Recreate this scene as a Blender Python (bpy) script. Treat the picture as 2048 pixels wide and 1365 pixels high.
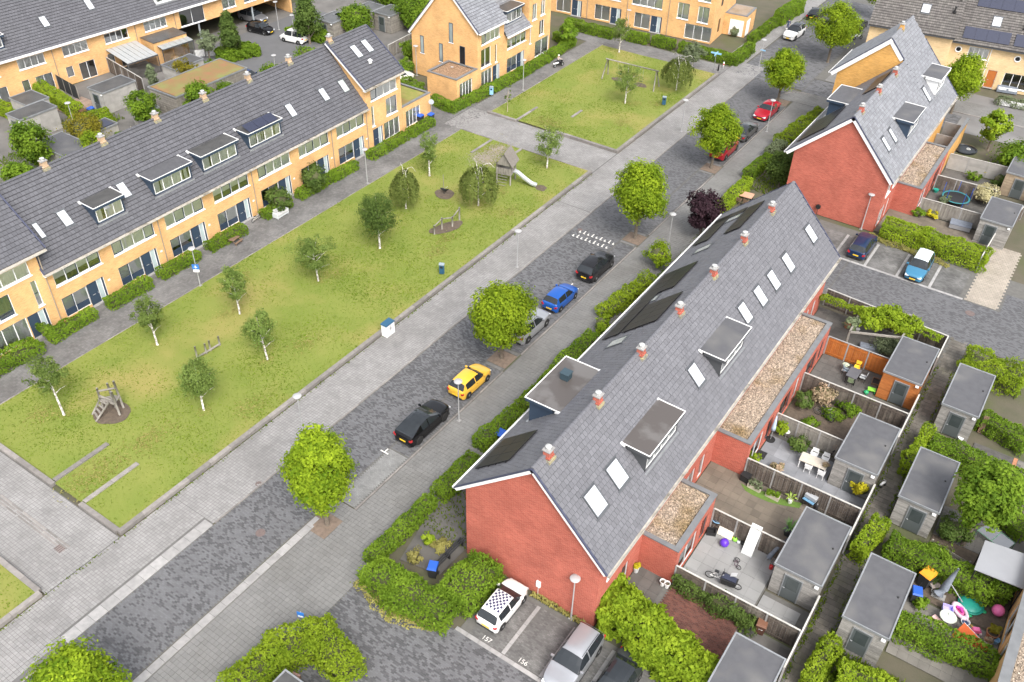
import bpy, math, random
import numpy as np
from mathutils import Vector, Matrix
random.seed(7); NR = np.random.default_rng(7)
for o in list(bpy.data.objects): bpy.data.objects.remove(o)
scene = bpy.context.scene
C = scene.collection
# ------------------------------------------------------------------ camera
F_PX = 1808.45; PITCH, ROLL, YAW = [math.radians(a) for a in (39.015, 1.5279, -33.396)]; CAM_H = 47.0
_fw = np.array([math.sin(YAW)*math.cos(PITCH), math.cos(YAW)*math.cos(PITCH), -math.sin(PITCH)])
_r = np.array([math.cos(YAW), -math.sin(YAW), 0]); _u = np.cross(_r, _fw)
_R = _r*math.cos(ROLL)+_u*math.sin(ROLL); _U = -_r*math.sin(ROLL)+_u*math.cos(ROLL)
cam = bpy.data.objects.new('camera', bpy.data.cameras.new('camera')); C.objects.link(cam)
mw = Matrix.Identity(4)
for i in range(3):
    mw[i][0] = _R[i]; mw[i][1] = _U[i]; mw[i][2] = -_fw[i]
mw[2][3] = CAM_H
cam.matrix_world = mw
cam.data.sensor_width = 36; cam.data.lens = F_PX/2048*36; cam.data.clip_end = 2000; cam.data.clip_start = .5
scene.camera = cam
# ------------------------------------------------------------------ sky, sun, exposure
SUN_EL, SUN_AZ = math.radians(50), math.radians(128)     # azimuth from +Y towards +X
w = bpy.data.worlds.new('World'); scene.world = w; w.use_nodes = True
nt = w.node_tree; bg = nt.nodes['Background']
sky = nt.nodes.new('ShaderNodeTexSky'); sky.sky_type = 'NISHITA'; sky.sun_disc = False
sky.sun_elevation = SUN_EL; sky.sun_rotation = SUN_AZ; sky.dust_density = 4; sky.air_density = 1.0
hs = nt.nodes.new('ShaderNodeHueSaturation'); hs.inputs['Saturation'].default_value = .28
nt.links.new(sky.outputs[0], hs.inputs['Color']); nt.links.new(hs.outputs[0], bg.inputs[0])
bg.inputs[1].default_value = .15
sd = bpy.data.lights.new('sun', 'SUN'); sd.energy = .95; sd.angle = math.radians(22); sd.color = (1, .95, .88)
sun = bpy.data.objects.new('sun', sd); C.objects.link(sun)
sun.rotation_euler = Vector((-math.sin(SUN_AZ)*math.cos(SUN_EL), -math.cos(SUN_AZ)*math.cos(SUN_EL), -math.sin(SUN_EL))).to_track_quat('-Z', 'Y').to_euler()
vs = scene.view_settings; vs.view_transform = 'Standard'; vs.look = 'None'; vs.gamma = 1; vs.exposure = 1.36
# ------------------------------------------------------------------ pixel -> place
def _ray(x, y): return _fw*F_PX+_R*(x-1024)-_U*(y-682.5)
def G(x, y, z=0.):
    d = _ray(x, y); t = (z-CAM_H)/d[2]
    return Vector((t*d[0], t*d[1], z))
def onX(x, y, X):
    d = _ray(x, y); t = X/d[0]; return Vector((X, t*d[1], CAM_H+t*d[2]))
def proj(p):
    v = np.array([p[0], p[1], p[2]-CAM_H]); k = v@_fw
    return 1024+F_PX*(v@_R)/k, 682.5-F_PX*(v@_U)/k
def height_at(base, ty):
    lo, hi = 0, 25
    for _ in range(40):
        m = (lo+hi)/2
        if proj((base[0], base[1], m))[1] > ty: lo = m
        else: hi = m
    return lo
def px_per_m(p):
    v = np.array([p[0], p[1], p[2]-CAM_H]); return F_PX/(v@_fw)
# ------------------------------------------------------------------ helpers
WLOC = {}
def wl(o): return WLOC.get(o.name, Vector((0, 0, 0)))
def tag(o, label=None, cat=None, group=None, kind=None):
    if label: o['label'] = label
    if cat: o['category'] = cat
    if group: o['group'] = group
    if kind: o['kind'] = kind
    return o
def E(name, loc, label, cat, group=None, rz=0):
    o = bpy.data.objects.new(name, None); C.objects.link(o); o.location = loc; o.rotation_euler = (0, 0, rz)
    o.empty_display_size = .2; WLOC[o.name] = Vector(loc) if not rz else Vector((0, 0, 0))
    return tag(o, label, cat, group)
def link(name, me, mat=None, parent=None, loc=None):
    o = bpy.data.objects.new(name, me); C.objects.link(o)
    if mat is not None and me is not None and not me.materials:
        for m_ in (mat if isinstance(mat, (list, tuple)) else [mat]): me.materials.append(m_)
    if parent: o.parent = parent
    if loc is not None: o.location = loc
    return o
def npmesh(name, V, Fq, rnd=None, smooth=False, mi=None):
    V = np.asarray(V, np.float32); Fq = np.asarray(Fq, np.int32)
    me = bpy.data.meshes.new(name); k = Fq.shape[1]
    me.vertices.add(len(V)); me.vertices.foreach_set('co', V.ravel())
    me.loops.add(Fq.size); me.loops.foreach_set('vertex_index', Fq.ravel())
    me.polygons.add(len(Fq)); me.polygons.foreach_set('loop_start', np.arange(0, Fq.size, k, dtype=np.int32))
    try: me.polygons.foreach_set('loop_total', np.full(len(Fq), k, np.int32))
    except Exception: pass
    if mi is not None: me.polygons.foreach_set('material_index', np.asarray(mi, np.int32))
    me.update(calc_edges=True)
    me.polygons.foreach_set('use_smooth', np.full(len(Fq), bool(smooth)))
    if rnd is not None:
        a = me.attributes.new('rnd', 'FLOAT', 'FACE'); a.data.foreach_set('value', np.asarray(rnd, np.float32))
    return me
class MB:
    def __init__(s): s.v = []; s.f = []; s.m = []; s.mi = 0
    def _add(s, vs_, fs):
        n = len(s.v); s.v += [tuple(p) for p in vs_]
        for f in fs: s.f.append(tuple(i+n for i in f)); s.m.append(s.mi)
        return s
    def box(s, x0, x1, y0, y1, z0, z1):
        return s._add([(x0, y0, z0), (x1, y0, z0), (x1, y1, z0), (x0, y1, z0), (x0, y0, z1), (x1, y0, z1), (x1, y1, z1), (x0, y1, z1)],
                      [(3, 2, 1, 0), (4, 5, 6, 7), (0, 1, 5, 4), (1, 2, 6, 5), (2, 3, 7, 6), (3, 0, 4, 7)])
    def ob(s, O, A, B, D):                     # box from a corner and three edge vectors
        O, A, B, D = Vector(O), Vector(A), Vector(B), Vector(D)
        if A.cross(B).dot(D) < 0: A, B = B, A
        return s._add([O, O+A, O+A+B, O+B, O+D, O+A+D, O+A+B+D, O+B+D],
                      [(3, 2, 1, 0), (4, 5, 6, 7), (0, 1, 5, 4), (1, 2, 6, 5), (2, 3, 7, 6), (3, 0, 4, 7)])
    def poly(s, pts): return s._add(pts, [tuple(range(len(pts)))])
    def prism(s, poly, z0, z1):
        n = len(poly); a = sum(poly[i][0]*poly[(i+1) % n][1]-poly[(i+1) % n][0]*poly[i][1] for i in range(n))
        if a < 0: poly = poly[::-1]
        return s._add([(p[0], p[1], z0) for p in poly]+[(p[0], p[1], z1) for p in poly],
                      [tuple(range(n))[::-1], tuple(range(n, 2*n))]+[(i, (i+1) % n, (i+1) % n+n, i+n) for i in range(n)])
    def extrude(s, pts, D):                    # any planar polygon pushed along D
        n = len(pts); D = Vector(D); P_ = [Vector(p) for p in pts]
        return s._add(P_+[p+D for p in P_], [tuple(range(n))[::-1], tuple(range(n, 2*n))]+[(i, (i+1) % n, (i+1) % n+n, i+n) for i in range(n)])
    def tube(s, path, rad, n=8, cap=True):
        path = [Vector(p) for p in path]; rad = rad if isinstance(rad, (list, tuple)) else [rad]*len(path)
        vs_, fs = [], []
        for i, p in enumerate(path):
            d = (path[min(i+1, len(path)-1)]-path[max(i-1, 0)]).normalized()
            a = Vector((0, 0, 1)) if abs(d.z) < .9 else Vector((1, 0, 0))
            x = d.cross(a).normalized(); y = d.cross(x)
            vs_ += [p+x*math.cos(2*math.pi*k/n)*rad[i]+y*math.sin(2*math.pi*k/n)*rad[i] for k in range(n)]
        for i in range(len(path)-1):
            for k in range(n):
                fs.append((i*n+k, i*n+(k+1) % n, (i+1)*n+(k+1) % n, (i+1)*n+k))
        if cap: fs += [tuple(range(n)), tuple(range((len(path)-1)*n, len(path)*n))[::-1]]
        return s._add(vs_, fs)
    def lathe(s, c, prof, n=16, ax=None):      # prof: (radius, height) pairs
        c = Vector(c); vs_, fs = [], []
        for r_, h in prof:
            for k in range(n):
                a = 2*math.pi*k/n; v = Vector((r_*math.cos(a), r_*math.sin(a), h))
                if ax is not None: v = ax @ v
                vs_.append(c+v)
        m = len(prof)
        for i in range(m-1):
            for k in range(n): fs.append((i*n+k, i*n+(k+1) % n, (i+1)*n+(k+1) % n, (i+1)*n+k))
        fs += [tuple(range(n))[::-1], tuple(range((m-1)*n, m*n))]
        return s._add(vs_, fs)
    def torus(s, c, R_, r_, ax, n=18, m=6):
        c = Vector(c); vs_, fs = [], []
        for i in range(n):
            a = 2*math.pi*i/n
            for k in range(m):
                b = 2*math.pi*k/m
                vs_.append(c+ax @ Vector(((R_+r_*math.cos(b))*math.cos(a), (R_+r_*math.cos(b))*math.sin(a), r_*math.sin(b))))
        for i in range(n):
            for k in range(m): fs.append((i*m+k, ((i+1) % n)*m+k, ((i+1) % n)*m+(k+1) % m, i*m+(k+1) % m))
        return s._add(vs_, fs)
    def build(s, name, mat, parent=None, smooth=False, local=False, off=None):
        """world-space verts become relative to the parent's base unless local"""
        o0 = Vector((0, 0, 0)) if (local or parent is None) else wl(parent)
        loc = Vector((0, 0, 0))
        if parent is None:                     # origin at the middle of its foot
            a = np.array(s.v); loc = Vector(((a[:, 0].min()+a[:, 0].max())/2, (a[:, 1].min()+a[:, 1].max())/2, a[:, 2].min()))
            o0 = loc
        me = bpy.data.meshes.new(name)
        me.from_pydata([(p[0]-o0[0], p[1]-o0[1], p[2]-o0[2]) for p in s.v], [], s.f)
        if isinstance(mat, (list, tuple)): me.polygons.foreach_set('material_index', s.m)
        if smooth: me.polygons.foreach_set('use_smooth', [True]*len(s.f))
        o = link(name, me, mat, parent, loc)
        WLOC[o.name] = wl(parent) if parent is not None and not local else loc
        return o
def copy_tree(o, parent=None):
    c = o.copy(); C.objects.link(c)
    if parent is not None: c.parent = parent
    for ch in o.children: copy_tree(ch, c)
    return c
RZ = lambda a: Matrix.Rotation(a, 3, 'Z')
RX = Matrix.Rotation(math.pi/2, 3, 'X'); RY = Matrix.Rotation(math.pi/2, 3, 'Y')
# ------------------------------------------------------------------ materials
MATS = {}
def M(name, c1, c2=None, scale=2., rough=.75, bump=0., bscale=30., rnd=0., metal=0., coat=0., spec=.4, contrast=1., stretch=None, c3=None, s3=.15):
    if name in MATS: return MATS[name]
    m = bpy.data.materials.new(name); m.use_nodes = True; n = m.node_tree.nodes; l = m.node_tree.links
    b = n['Principled BSDF']; b.inputs['Roughness'].default_value = rough; b.inputs['Metallic'].default_value = metal
    b.inputs['Specular IOR Level'].default_value = spec
    if coat: b.inputs['Coat Weight'].default_value = coat; b.inputs['Coat Roughness'].default_value = .05
    col = n.new('ShaderNodeRGB'); col.outputs[0].default_value = (*c1, 1); out = col.outputs[0]
    geo = n.new('ShaderNodeNewGeometry'); pos = geo.outputs['Position']
    if stretch:
        mp = n.new('ShaderNodeMapping'); mp.inputs['Scale'].default_value = stretch; l.new(pos, mp.inputs[0]); pos = mp.outputs[0]
    def noise(sc, det=5):
        t = n.new('ShaderNodeTexNoise'); t.inputs['Scale'].default_value = sc; t.inputs['Detail'].default_value = det; l.new(pos, t.inputs['Vector']); return t.outputs['Fac']
    def mix(fac, a, b_):
        x = n.new('ShaderNodeMix'); x.data_type = 'RGBA'; l.new(fac, x.inputs[0]); l.new(a, x.inputs[6])
        if isinstance(b_, tuple): x.inputs[7].default_value = (*b_, 1)
        else: l.new(b_, x.inputs[7])
        return x.outputs[2]
    def ramp(f, a, b_):
        r = n.new('ShaderNodeMapRange'); r.inputs[1].default_value = a; r.inputs[2].default_value = b_; l.new(f, r.inputs[0]); return r.outputs[0]
    if c2: out = mix(ramp(noise(scale), .5-.22/contrast, .5+.22/contrast), out, tuple(c2))
    if c3: out = mix(ramp(noise(s3, 3), .52, .72), out, tuple(c3))
    if rnd:
        a1 = n.new('ShaderNodeAttribute'); a1.attribute_name = 'rnd'
        a2 = n.new('ShaderNodeAttribute'); a2.attribute_name = 'rv'; a2.attribute_type = 'OBJECT'
        ad = n.new('ShaderNodeMath'); l.new(a1.outputs['Fac'], ad.inputs[0]); l.new(a2.outputs['Fac'], ad.inputs[1])
        mu = n.new('ShaderNodeMath'); mu.operation = 'MULTIPLY_ADD'; mu.inputs[1].default_value = rnd*2; mu.inputs[2].default_value = 1; l.new(ad.outputs[0], mu.inputs[0])
        h = n.new('ShaderNodeHueSaturation'); l.new(mu.outputs[0], h.inputs['Value']); l.new(out, h.inputs['Color']); out = h.outputs[0]
    l.new(out, b.inputs['Base Color'])
    if bump:
        bp = n.new('ShaderNodeBump'); bp.inputs['Strength'].default_value = bump; bp.inputs['Distance'].default_value = .05
        l.new(noise(bscale, 3), bp.inputs['Height']); l.new(bp.outputs[0], b.inputs['Normal'])
    MATS[name] = m; m['_o'] = 1
    return m
def leafmat(name, c1, c2, trans=.35):
    if name in MATS: return MATS[name]
    m = bpy.data.materials.new(name); m.use_nodes = True; n = m.node_tree.nodes; l = m.node_tree.links
    b = n['Principled BSDF']; b.inputs['Roughness'].default_value = .65; b.inputs['Specular IOR Level'].default_value = .08
    a = n.new('ShaderNodeAttribute'); a.attribute_name = 'rnd'
    x = n.new('ShaderNodeMix'); x.data_type = 'RGBA'; x.inputs[6].default_value = (*c1, 1); x.inputs[7].default_value = (*c2, 1); l.new(a.outputs['Fac'], x.inputs[0])
    oi = n.new('ShaderNodeObjectInfo'); mr = n.new('ShaderNodeMapRange'); mr.inputs[3].default_value = .88; mr.inputs[4].default_value = 1.12; l.new(oi.outputs['Random'], mr.inputs[0])
    h = n.new('ShaderNodeHueSaturation'); l.new(mr.outputs[0], h.inputs['Value']); l.new(x.outputs[2], h.inputs['Color'])
    l.new(h.outputs[0], b.inputs['Base Color'])
    t = n.new('ShaderNodeBsdfTranslucent'); l.new(h.outputs[0], t.inputs['Color'])
    ms = n.new('ShaderNodeMixShader'); ms.inputs[0].default_value = trans
    l.new(b.outputs[0], ms.inputs[1]); l.new(t.outputs[0], ms.inputs[2]); l.new(ms.outputs[0], n['Material Output'].inputs['Surface'])
    MATS[name] = m; return m
def brickmat(name, c1, c2, mortar, sx=.24, sz=.08):
    m = bpy.data.materials.new(name); m.use_nodes = True; n = m.node_tree.nodes; l = m.node_tree.links
    b = n['Principled BSDF']; b.inputs['Roughness'].default_value = .85; b.inputs['Specular IOR Level'].default_value = .2
    geo = n.new('ShaderNodeNewGeometry'); sp = n.new('ShaderNodeSeparateXYZ'); l.new(geo.outputs['Position'], sp.inputs[0])
    ad = n.new('ShaderNodeMath'); l.new(sp.outputs[0], ad.inputs[0]); l.new(sp.outputs[1], ad.inputs[1])
    cb = n.new('ShaderNodeCombineXYZ'); l.new(ad.outputs[0], cb.inputs[0]); l.new(sp.outputs[2], cb.inputs[1])
    t = n.new('ShaderNodeTexBrick'); l.new(cb.outputs[0], t.inputs['Vector']); t.inputs['Scale'].default_value = 1
    t.inputs['Brick Width'].default_value = sx; t.inputs['Row Height'].default_value = sz; t.inputs['Mortar Size'].default_value = .011
    t.inputs['Color1'].default_value = (*c1, 1); t.inputs['Color2'].default_value = (*c2, 1); t.inputs['Mortar'].default_value = (*mortar, 1)
    nz = n.new('ShaderNodeTexNoise'); nz.inputs['Scale'].default_value = .6; nz.inputs['Detail'].default_value = 6; l.new(geo.outputs['Position'], nz.inputs['Vector'])
    mr = n.new('ShaderNodeMapRange'); mr.inputs[1].default_value = .3; mr.inputs[2].default_value = .7; mr.inputs[3].default_value = .86; mr.inputs[4].default_value = 1.12; l.new(nz.outputs['Fac'], mr.inputs[0])
    mp = n.new('ShaderNodeMapping'); mp.inputs['Scale'].default_value = (1.3, 1.3, 14); l.new(geo.outputs['Position'], mp.inputs[0])
    n2 = n.new('ShaderNodeTexNoise'); n2.inputs['Scale'].default_value = 1.6; n2.inputs['Detail'].default_value = 4; l.new(mp.outputs[0], n2.inputs['Vector'])
    m2 = n.new('ShaderNodeMapRange'); m2.inputs[1].default_value = .3; m2.inputs[2].default_value = .7; m2.inputs[3].default_value = .84; m2.inputs[4].default_value = 1.14; l.new(n2.outputs['Fac'], m2.inputs[0])
    mm = n.new('ShaderNodeMath'); mm.operation = 'MULTIPLY'; l.new(mr.outputs[0], mm.inputs[0]); l.new(m2.outputs[0], mm.inputs[1])
    h = n.new('ShaderNodeHueSaturation'); l.new(mm.outputs[0], h.inputs['Value']); l.new(t.outputs['Color'], h.inputs['Color']); l.new(h.outputs[0], b.inputs['Base Color'])
    bp = n.new('ShaderNodeBump'); bp.inputs['Strength'].default_value = .5; bp.inputs['Distance'].default_value = .01; l.new(t.outputs['Fac'], bp.inputs['Height']); bp.invert = True
    l.new(bp.outputs[0], b.inputs['Normal']); MATS[name] = m; return m
def glassmat(name, tint=(.9, .95, .95), refl=.35):
    m = bpy.data.materials.new(name); m.use_nodes = True; n = m.node_tree.nodes; l = m.node_tree.links
    n.remove(n['Principled BSDF']); tr = n.new('ShaderNodeBsdfTransparent'); tr.inputs[0].default_value = (*tint, 1)
    gl = n.new('ShaderNodeBsdfGlossy'); gl.inputs['Roughness'].default_value = .03
    fr = n.new('ShaderNodeFresnel'); fr.inputs[0].default_value = 1.5
    mr = n.new('ShaderNodeMapRange'); mr.inputs[3].default_value = refl*.35; mr.inputs[4].default_value = 1; l.new(fr.outputs[0], mr.inputs[0])
    ms = n.new('ShaderNodeMixShader'); l.new(mr.outputs[0], ms.inputs[0]); l.new(tr.outputs[0], ms.inputs[1]); l.new(gl.outputs[0], ms.inputs[2])
    l.new(ms.outputs[0], n['Material Output'].inputs['Surface']); MATS[name] = m; return m
RED = brickmat('red_brick', (.42, .105, .070), (.32, .07, .046), (.46, .19, .145))
YEL = brickmat('yellow_brick', (.67, .385, .16), (.59, .325, .12), (.62, .42, .23))
CREAM = brickmat('cream_brick', (.66, .47, .25), (.60, .42, .21), (.62, .5, .34))
ROOF = M('roof_tile_grey', (.135, .135, .147), (.122, .122, .134), .5, .6, .2, 25, rnd=.11)
ROOFD = M('roof_tile_dark', (.093, .093, .103), (.082, .082, .092), .5, .6, .2, 25, rnd=.12)
ROOFL = M('roof_tile_light', (.20, .205, .22), (.17, .175, .19), .8, .55, .25, 25, rnd=.16)
ROOFB = M('roof_tile_brown', (.13, .12, .11), (.10, .09, .085), .8, .6, .25, 25, rnd=.25)
UNDER = M('roof_underlay', (.05, .05, .055), rough=.9)
WHITE = M('white_paint', (.78, .78, .77), (.70, .70, .69), 1.5, .5)
NAVY = M('navy_paint', (.028, .045, .075), (.035, .055, .085), 1, .45)
CHAR = M('charcoal_paint', (.055, .058, .062), (.07, .073, .078), 1, .5)
GLASS = glassmat('window_glass', (.98, 1, 1), 1.15); GLASSR = glassmat('skylight_glass', (.9, .93, .95), .9)
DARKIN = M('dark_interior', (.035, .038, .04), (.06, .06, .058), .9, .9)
CURT = M('curtain_white', (.88, .88, .87), (.80, .81, .80), 9, .9, stretch=(1, 1, .05))
BLIND = M('blind_white', (.80, .80, .80), (.72, .73, .74), 1.2, .85)
CURTT = M('curtain_teal', (.05, .20, .26), (.02, .09, .13), 9, .9, stretch=(1, 1, .05))
CONC = M('concrete', (.33, .32, .31), (.24, .235, .23), 2.5, .9, .3, 20, rnd=.12)
KERB = M('kerb_concrete', (.235, .215, .20), (.17, .158, .148), 3, .9, .3, 25, rnd=.2)
ZINC = M('zinc_trim', (.30, .31, .32), (.22, .23, .24), 2, .5, metal=.3)
GUT = M('gutter_pale', (.50, .47, .43), (.36, .33, .28), 3, .7, c3=(.16, .14, .11), s3=1.2)
BITU = M('bitumen_roof', (.094, .094, .10), (.074, .074, .08), 2.2, .6, .2, 40, c3=(.125, .122, .12), s3=.55)
BITD = M('bitumen_dark', (.05, .05, .05), (.09, .088, .085), 1.0, .35, .15, 40)
SOLAR = M('solar_black', (.012, .012, .014), (.018, .018, .022), 3, .35, spec=.25)
SOLARB = M('solar_blue', (.03, .034, .06), (.026, .03, .052), 3, .3, spec=.5)
STEEL = M('galvanised_steel', (.45, .46, .47), (.36, .37, .38), 4, .45, metal=.5)
BLACKM = M('black_metal', (.02, .02, .021), rough=.5)
RUBBER = M('rubber', (.018, .018, .018), rough=.8)
WOODG = M('weathered_wood', (.27, .25, .22), (.17, .155, .135), 5, .85, .3, 30, stretch=(1, 1, .3), rnd=.2)
WOODD = M('dark_fence_wood', (.13, .105, .085), (.075, .06, .05), 6, .85, .3, 30, rnd=.35, c3=(.17, .15, .125), s3=.9)
WOODO = M('orange_stained_wood', (.42, .14, .03), (.34, .10, .02), 3, .6, .2, 30, rnd=.18)
WOODB = M('brown_wood', (.20, .13, .085), (.14, .09, .06), 4, .8, .2, 30, rnd=.2)
SOIL = M('bare_soil', (.12, .092, .068), (.075, .058, .044), 4, .95, .6, 12)
BARK = M('bark', (.17, .14, .11), (.10, .08, .06), 10, .9, .4, 30)
BIRCH = M('birch_bark', (.72, .69, .63), (.25, .22, .20), 6, .8, contrast=2.2)
GRAV = M('roof_gravel', (.34, .285, .23), (.19, .145, .105), 14, .95, rnd=.75, c3=(.19, .135, .07), s3=.4)
BLUEP = M('blue_plastic', (.02, .09, .42), rough=.4); ORANGEP = M('orange_plastic', (.75, .28, .02), rough=.45)
GREENP = M('green_plastic', (.02, .30, .12), rough=.4); PINKP = M('pink_plastic', (.75, .16, .36), rough=.4)
REDP = M('red_plastic', (.5, .03, .03), rough=.4); PURP = M('purple_plastic', (.10, .03, .45), rough=.35)
LIMEP = M('lime_plastic', (.25, .62, .06), rough=.45); LILAC = M('lilac_plastic', (.45, .40, .78), rough=.45)
TEALP = M('teal_plastic', (.02, .26, .20), rough=.4); YELP = M('yellow_plastic', (.8, .5, .04), rough=.45)
GREYF = M('grey_fabric', (.19, .21, .25), (.14, .16, .19), 6, .9); PALEG = M('pale_grey_plastic', (.55, .57, .57), rough=.5)
WHITEP = M('white_plastic', (.75, .75, .74), rough=.45); TERRA = M('terracotta', (.42, .20, .11), (.33, .15, .08), 5, .85)
GREYGREEN = M('door_grey_green', (.075, .088, .09), (.09, .10, .10), 1, .45)
SHEDW = M('shed_board_grey', (.30, .285, .265), (.19, .18, .165), 5, .85, .2, 30, rnd=.22, stretch=(1, 1, 4))
SHEDO = M('shed_board_orange', (.44, .16, .045), (.34, .11, .03), 4, .6, .2, 30, rnd=.2, stretch=(1, 1, 4))
L_LIME = leafmat('leaf_lime', (.075, .145, .008), (.345, .45, .028), .42); L_BIRCH = leafmat('leaf_birch', (.095, .15, .032), (.245, .325, .085), .48)
L_HEDGE = leafmat('leaf_hedge', (.06, .125, .012), (.215, .325, .03), .4); L_HEDGEY = leafmat('leaf_hedge_yellow', (.11, .19, .012), (.31, .40, .03), .4)
L_DARK = leafmat('leaf_dark', (.05, .088, .02), (.135, .195, .045), .38); L_PURP = leafmat('leaf_purple', (.018, .010, .014), (.05, .026, .034), .2)
L_OLIVE = leafmat('leaf_olive', (.11, .14, .075), (.21, .25, .14)); L_YEL = leafmat('leaf_yellow', (.34, .30, .012), (.62, .56, .04))
L_WILLOW = leafmat('leaf_weeping', (.085, .115, .025), (.18, .22, .055)); L_MUST = leafmat('leaf_mustard', (.15, .135, .012), (.27, .24, .03))
L_DRY = leafmat('leaf_dry', (.24, .225, .06), (.38, .35, .12)); L_BLOOM = leafmat('leaf_blossom', (.16, .16, .07), (.62, .45, .32))
L_CREAMB = leafmat('leaf_cream', (.34, .31, .16), (.55, .50, .30)); L_GRASS = leafmat('grass_blade', (.105, .175, .012), (.20, .265, .03), .5)
TWIG = M('hedge_twigs', (.07, .085, .03), (.09, .08, .045), 6, .95)
# ================================================================== ground
def vnoise(x, y, s, seed=0):                   # cheap smooth value noise on arrays
    x = np.asarray(x)/s; y = np.asarray(y)/s; xi = np.floor(x).astype(int); yi = np.floor(y).astype(int); fx = x-xi; fy = y-yi
    fx = fx*fx*(3-2*fx); fy = fy*fy*(3-2*fy)
    def h(a, b): return np.modf(np.abs(np.sin(a*127.1+b*311.7+seed*17.3)*43758.5453))[0]
    return (h(xi, yi)*(1-fx)+h(xi+1, yi)*fx)*(1-fy)+(h(xi, yi+1)*(1-fx)+h(xi+1, yi+1)*fx)*fy
BOXF = np.array([(4, 5, 6, 7), (0, 1, 5, 4), (1, 2, 6, 5), (2, 3, 7, 6), (3, 0, 4, 7)])
def boxes_np(cx, cy, sx, sy, z0, z1):
    n = len(cx); sx = np.broadcast_to(sx, n)/2; sy = np.broadcast_to(sy, n)/2; z0 = np.broadcast_to(z0, n); z1 = np.broadcast_to(z1, n)
    V = np.empty((n, 8, 3)); sg = [(-1, -1), (1, -1), (1, 1), (-1, 1)]
    for k in range(8):
        a, b = sg[k % 4]; V[:, k, 0] = cx+a*sx; V[:, k, 1] = cy+b*sy; V[:, k, 2] = z0 if k < 4 else z1
    Fq = (np.arange(n)[:, None, None]*8+BOXF[None]).reshape(-1, 4)
    return V.reshape(-1, 3), Fq
def struct(name, mb, mat, z=None):
    o = mb.build(name, mat); o['kind'] = 'structure'; return o
def grid_pts(rects, sx, sy, run=False, keep=None):
    X, Y, k = [], [], 0
    for (x0, x1, y0, y1) in rects:
        ys = np.arange(y0+sy/2, y1, sy); 
        for j, yy in enumerate(ys):
            off = (sx/2 if (run and j % 2) else 0)
            xs = np.arange(x0+sx/2-off, x1+(off and sx/2), sx); xs = xs[(xs > x0+sx*.2) & (xs < x1-sx*.2)]
            X.append(xs); Y.append(np.full(len(xs), yy))
    X = np.concatenate(X); Y = np.concatenate(Y)
    if keep is not None: m = keep(X, Y); X, Y = X[m], Y[m]
    return X, Y
def pavers(parent, rects, sx, sy, z, mat, gap=.012, run=False, keep=None, n_ind=0, amp=.5, clus=0, name='paving_stone', uneven=.004):
    X, Y = grid_pts(rects, sx, sy, run, keep)
    r = NR.random(len(X))-.5
    if clus:
        c_ = vnoise(X, Y, clus, 3)*.6+vnoise(X, Y, clus*.35, 8)*.4
        r = np.clip(r*.55+(c_-.5)*1.1, -.5, .5) if clus > 0 else np.where(vnoise(X, Y, -clus, 3)*.46+NR.random(len(X))*.54+.22*(vnoise(X, Y, 5., 13)-.5) > .56, -.40, .16)+r*.3
    zz = z+NR.normal(0, uneven, len(X))
    order = np.argsort(X*X+Y*Y)
    ind, rest = order[:n_ind], order[n_ind:]
    P0 = wl(parent)
    if len(rest):
        V, Fq = boxes_np(X[rest]-P0[0], Y[rest]-P0[1], sx-gap, sy-gap, z-.03-P0[2], zz[rest]-P0[2])
        tops = sx < .25                        # small bricks: the tops are all that shows
        me = npmesh(name+'s', V, Fq[::5] if tops else Fq, rnd=np.repeat(r[rest]*amp*2, 1 if tops else 5)); o = link(name+'s', me, mat, parent); o['kind'] = 'stuff'
    if len(ind):
        V, Fq = boxes_np(np.zeros(1), np.zeros(1), sx-gap, sy-gap, -.03, 0.); me = npmesh(name, V, Fq)
        for i in ind:
            o = link(name, me, mat, parent, (X[i]-P0[0], Y[i]-P0[1], zz[i]-P0[2])); o['rv'] = float(r[i]*amp*2)
_stone = {}
def kerb_run(parent, p, q, width, z0, z1, mat, L=1.0, name='kerb_stone', gap=.012, side=0):
    p, q = Vector((p[0], p[1], 0)), Vector((q[0], q[1], 0)); d = q-p; n = max(1, round(d.length/L)); l_ = d.length/n; P0 = wl(parent)
    key = (round(width, 3), round(z1-z0, 3), round(l_, 3), mat.name)
    if key not in _stone:
        b = MB(); b.box(-l_/2+gap/2, l_/2-gap/2, -width/2, width/2, 0, z1-z0-.015); a = .012
        b._add([(-l_/2+gap/2, -width/2, z1-z0-.015), (l_/2-gap/2, -width/2, z1-z0-.015), (l_/2-gap/2, width/2, z1-z0-.015), (-l_/2+gap/2, width/2, z1-z0-.015),
                (-l_/2+gap/2+a, -width/2+a, z1-z0), (l_/2-gap/2-a, -width/2+a, z1-z0), (l_/2-gap/2-a, width/2-a, z1-z0), (-l_/2+gap/2+a, width/2-a, z1-z0)],
               [(0, 1, 5, 4), (1, 2, 6, 5), (2, 3, 7, 6), (3, 0, 4, 7), (4, 5, 6, 7)])
        me = bpy.data.meshes.new(name); me.from_pydata(b.v, [], b.f); _stone[key] = me
    nrm = Vector((-d.y, d.x, 0)).normalized()*side
    for i in range(n):
        c = p+d*((i+.5)/n)+nrm
        o = link(name, _stone[key], mat, parent, (c.x-P0.x, c.y-P0.y, z0-P0.z)); o.rotation_euler = (0, 0, math.atan2(d.y, d.x)); o['rv'] = random.uniform(-.5, .5)
JOINT = M('joint_sand', (.13, .125, .115), (.10, .097, .09), 3, .95)
JOINTL = M('joint_sand_pale', (.14, .135, .13), (.11, .105, .10), 3, .95)
PV_LIGHT = M('paver_light_grey', (.255, .248, .242), (.215, .208, .202), .7, .85, .2, 30, rnd=.13, c3=(.19, .184, .178), s3=.16)
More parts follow.
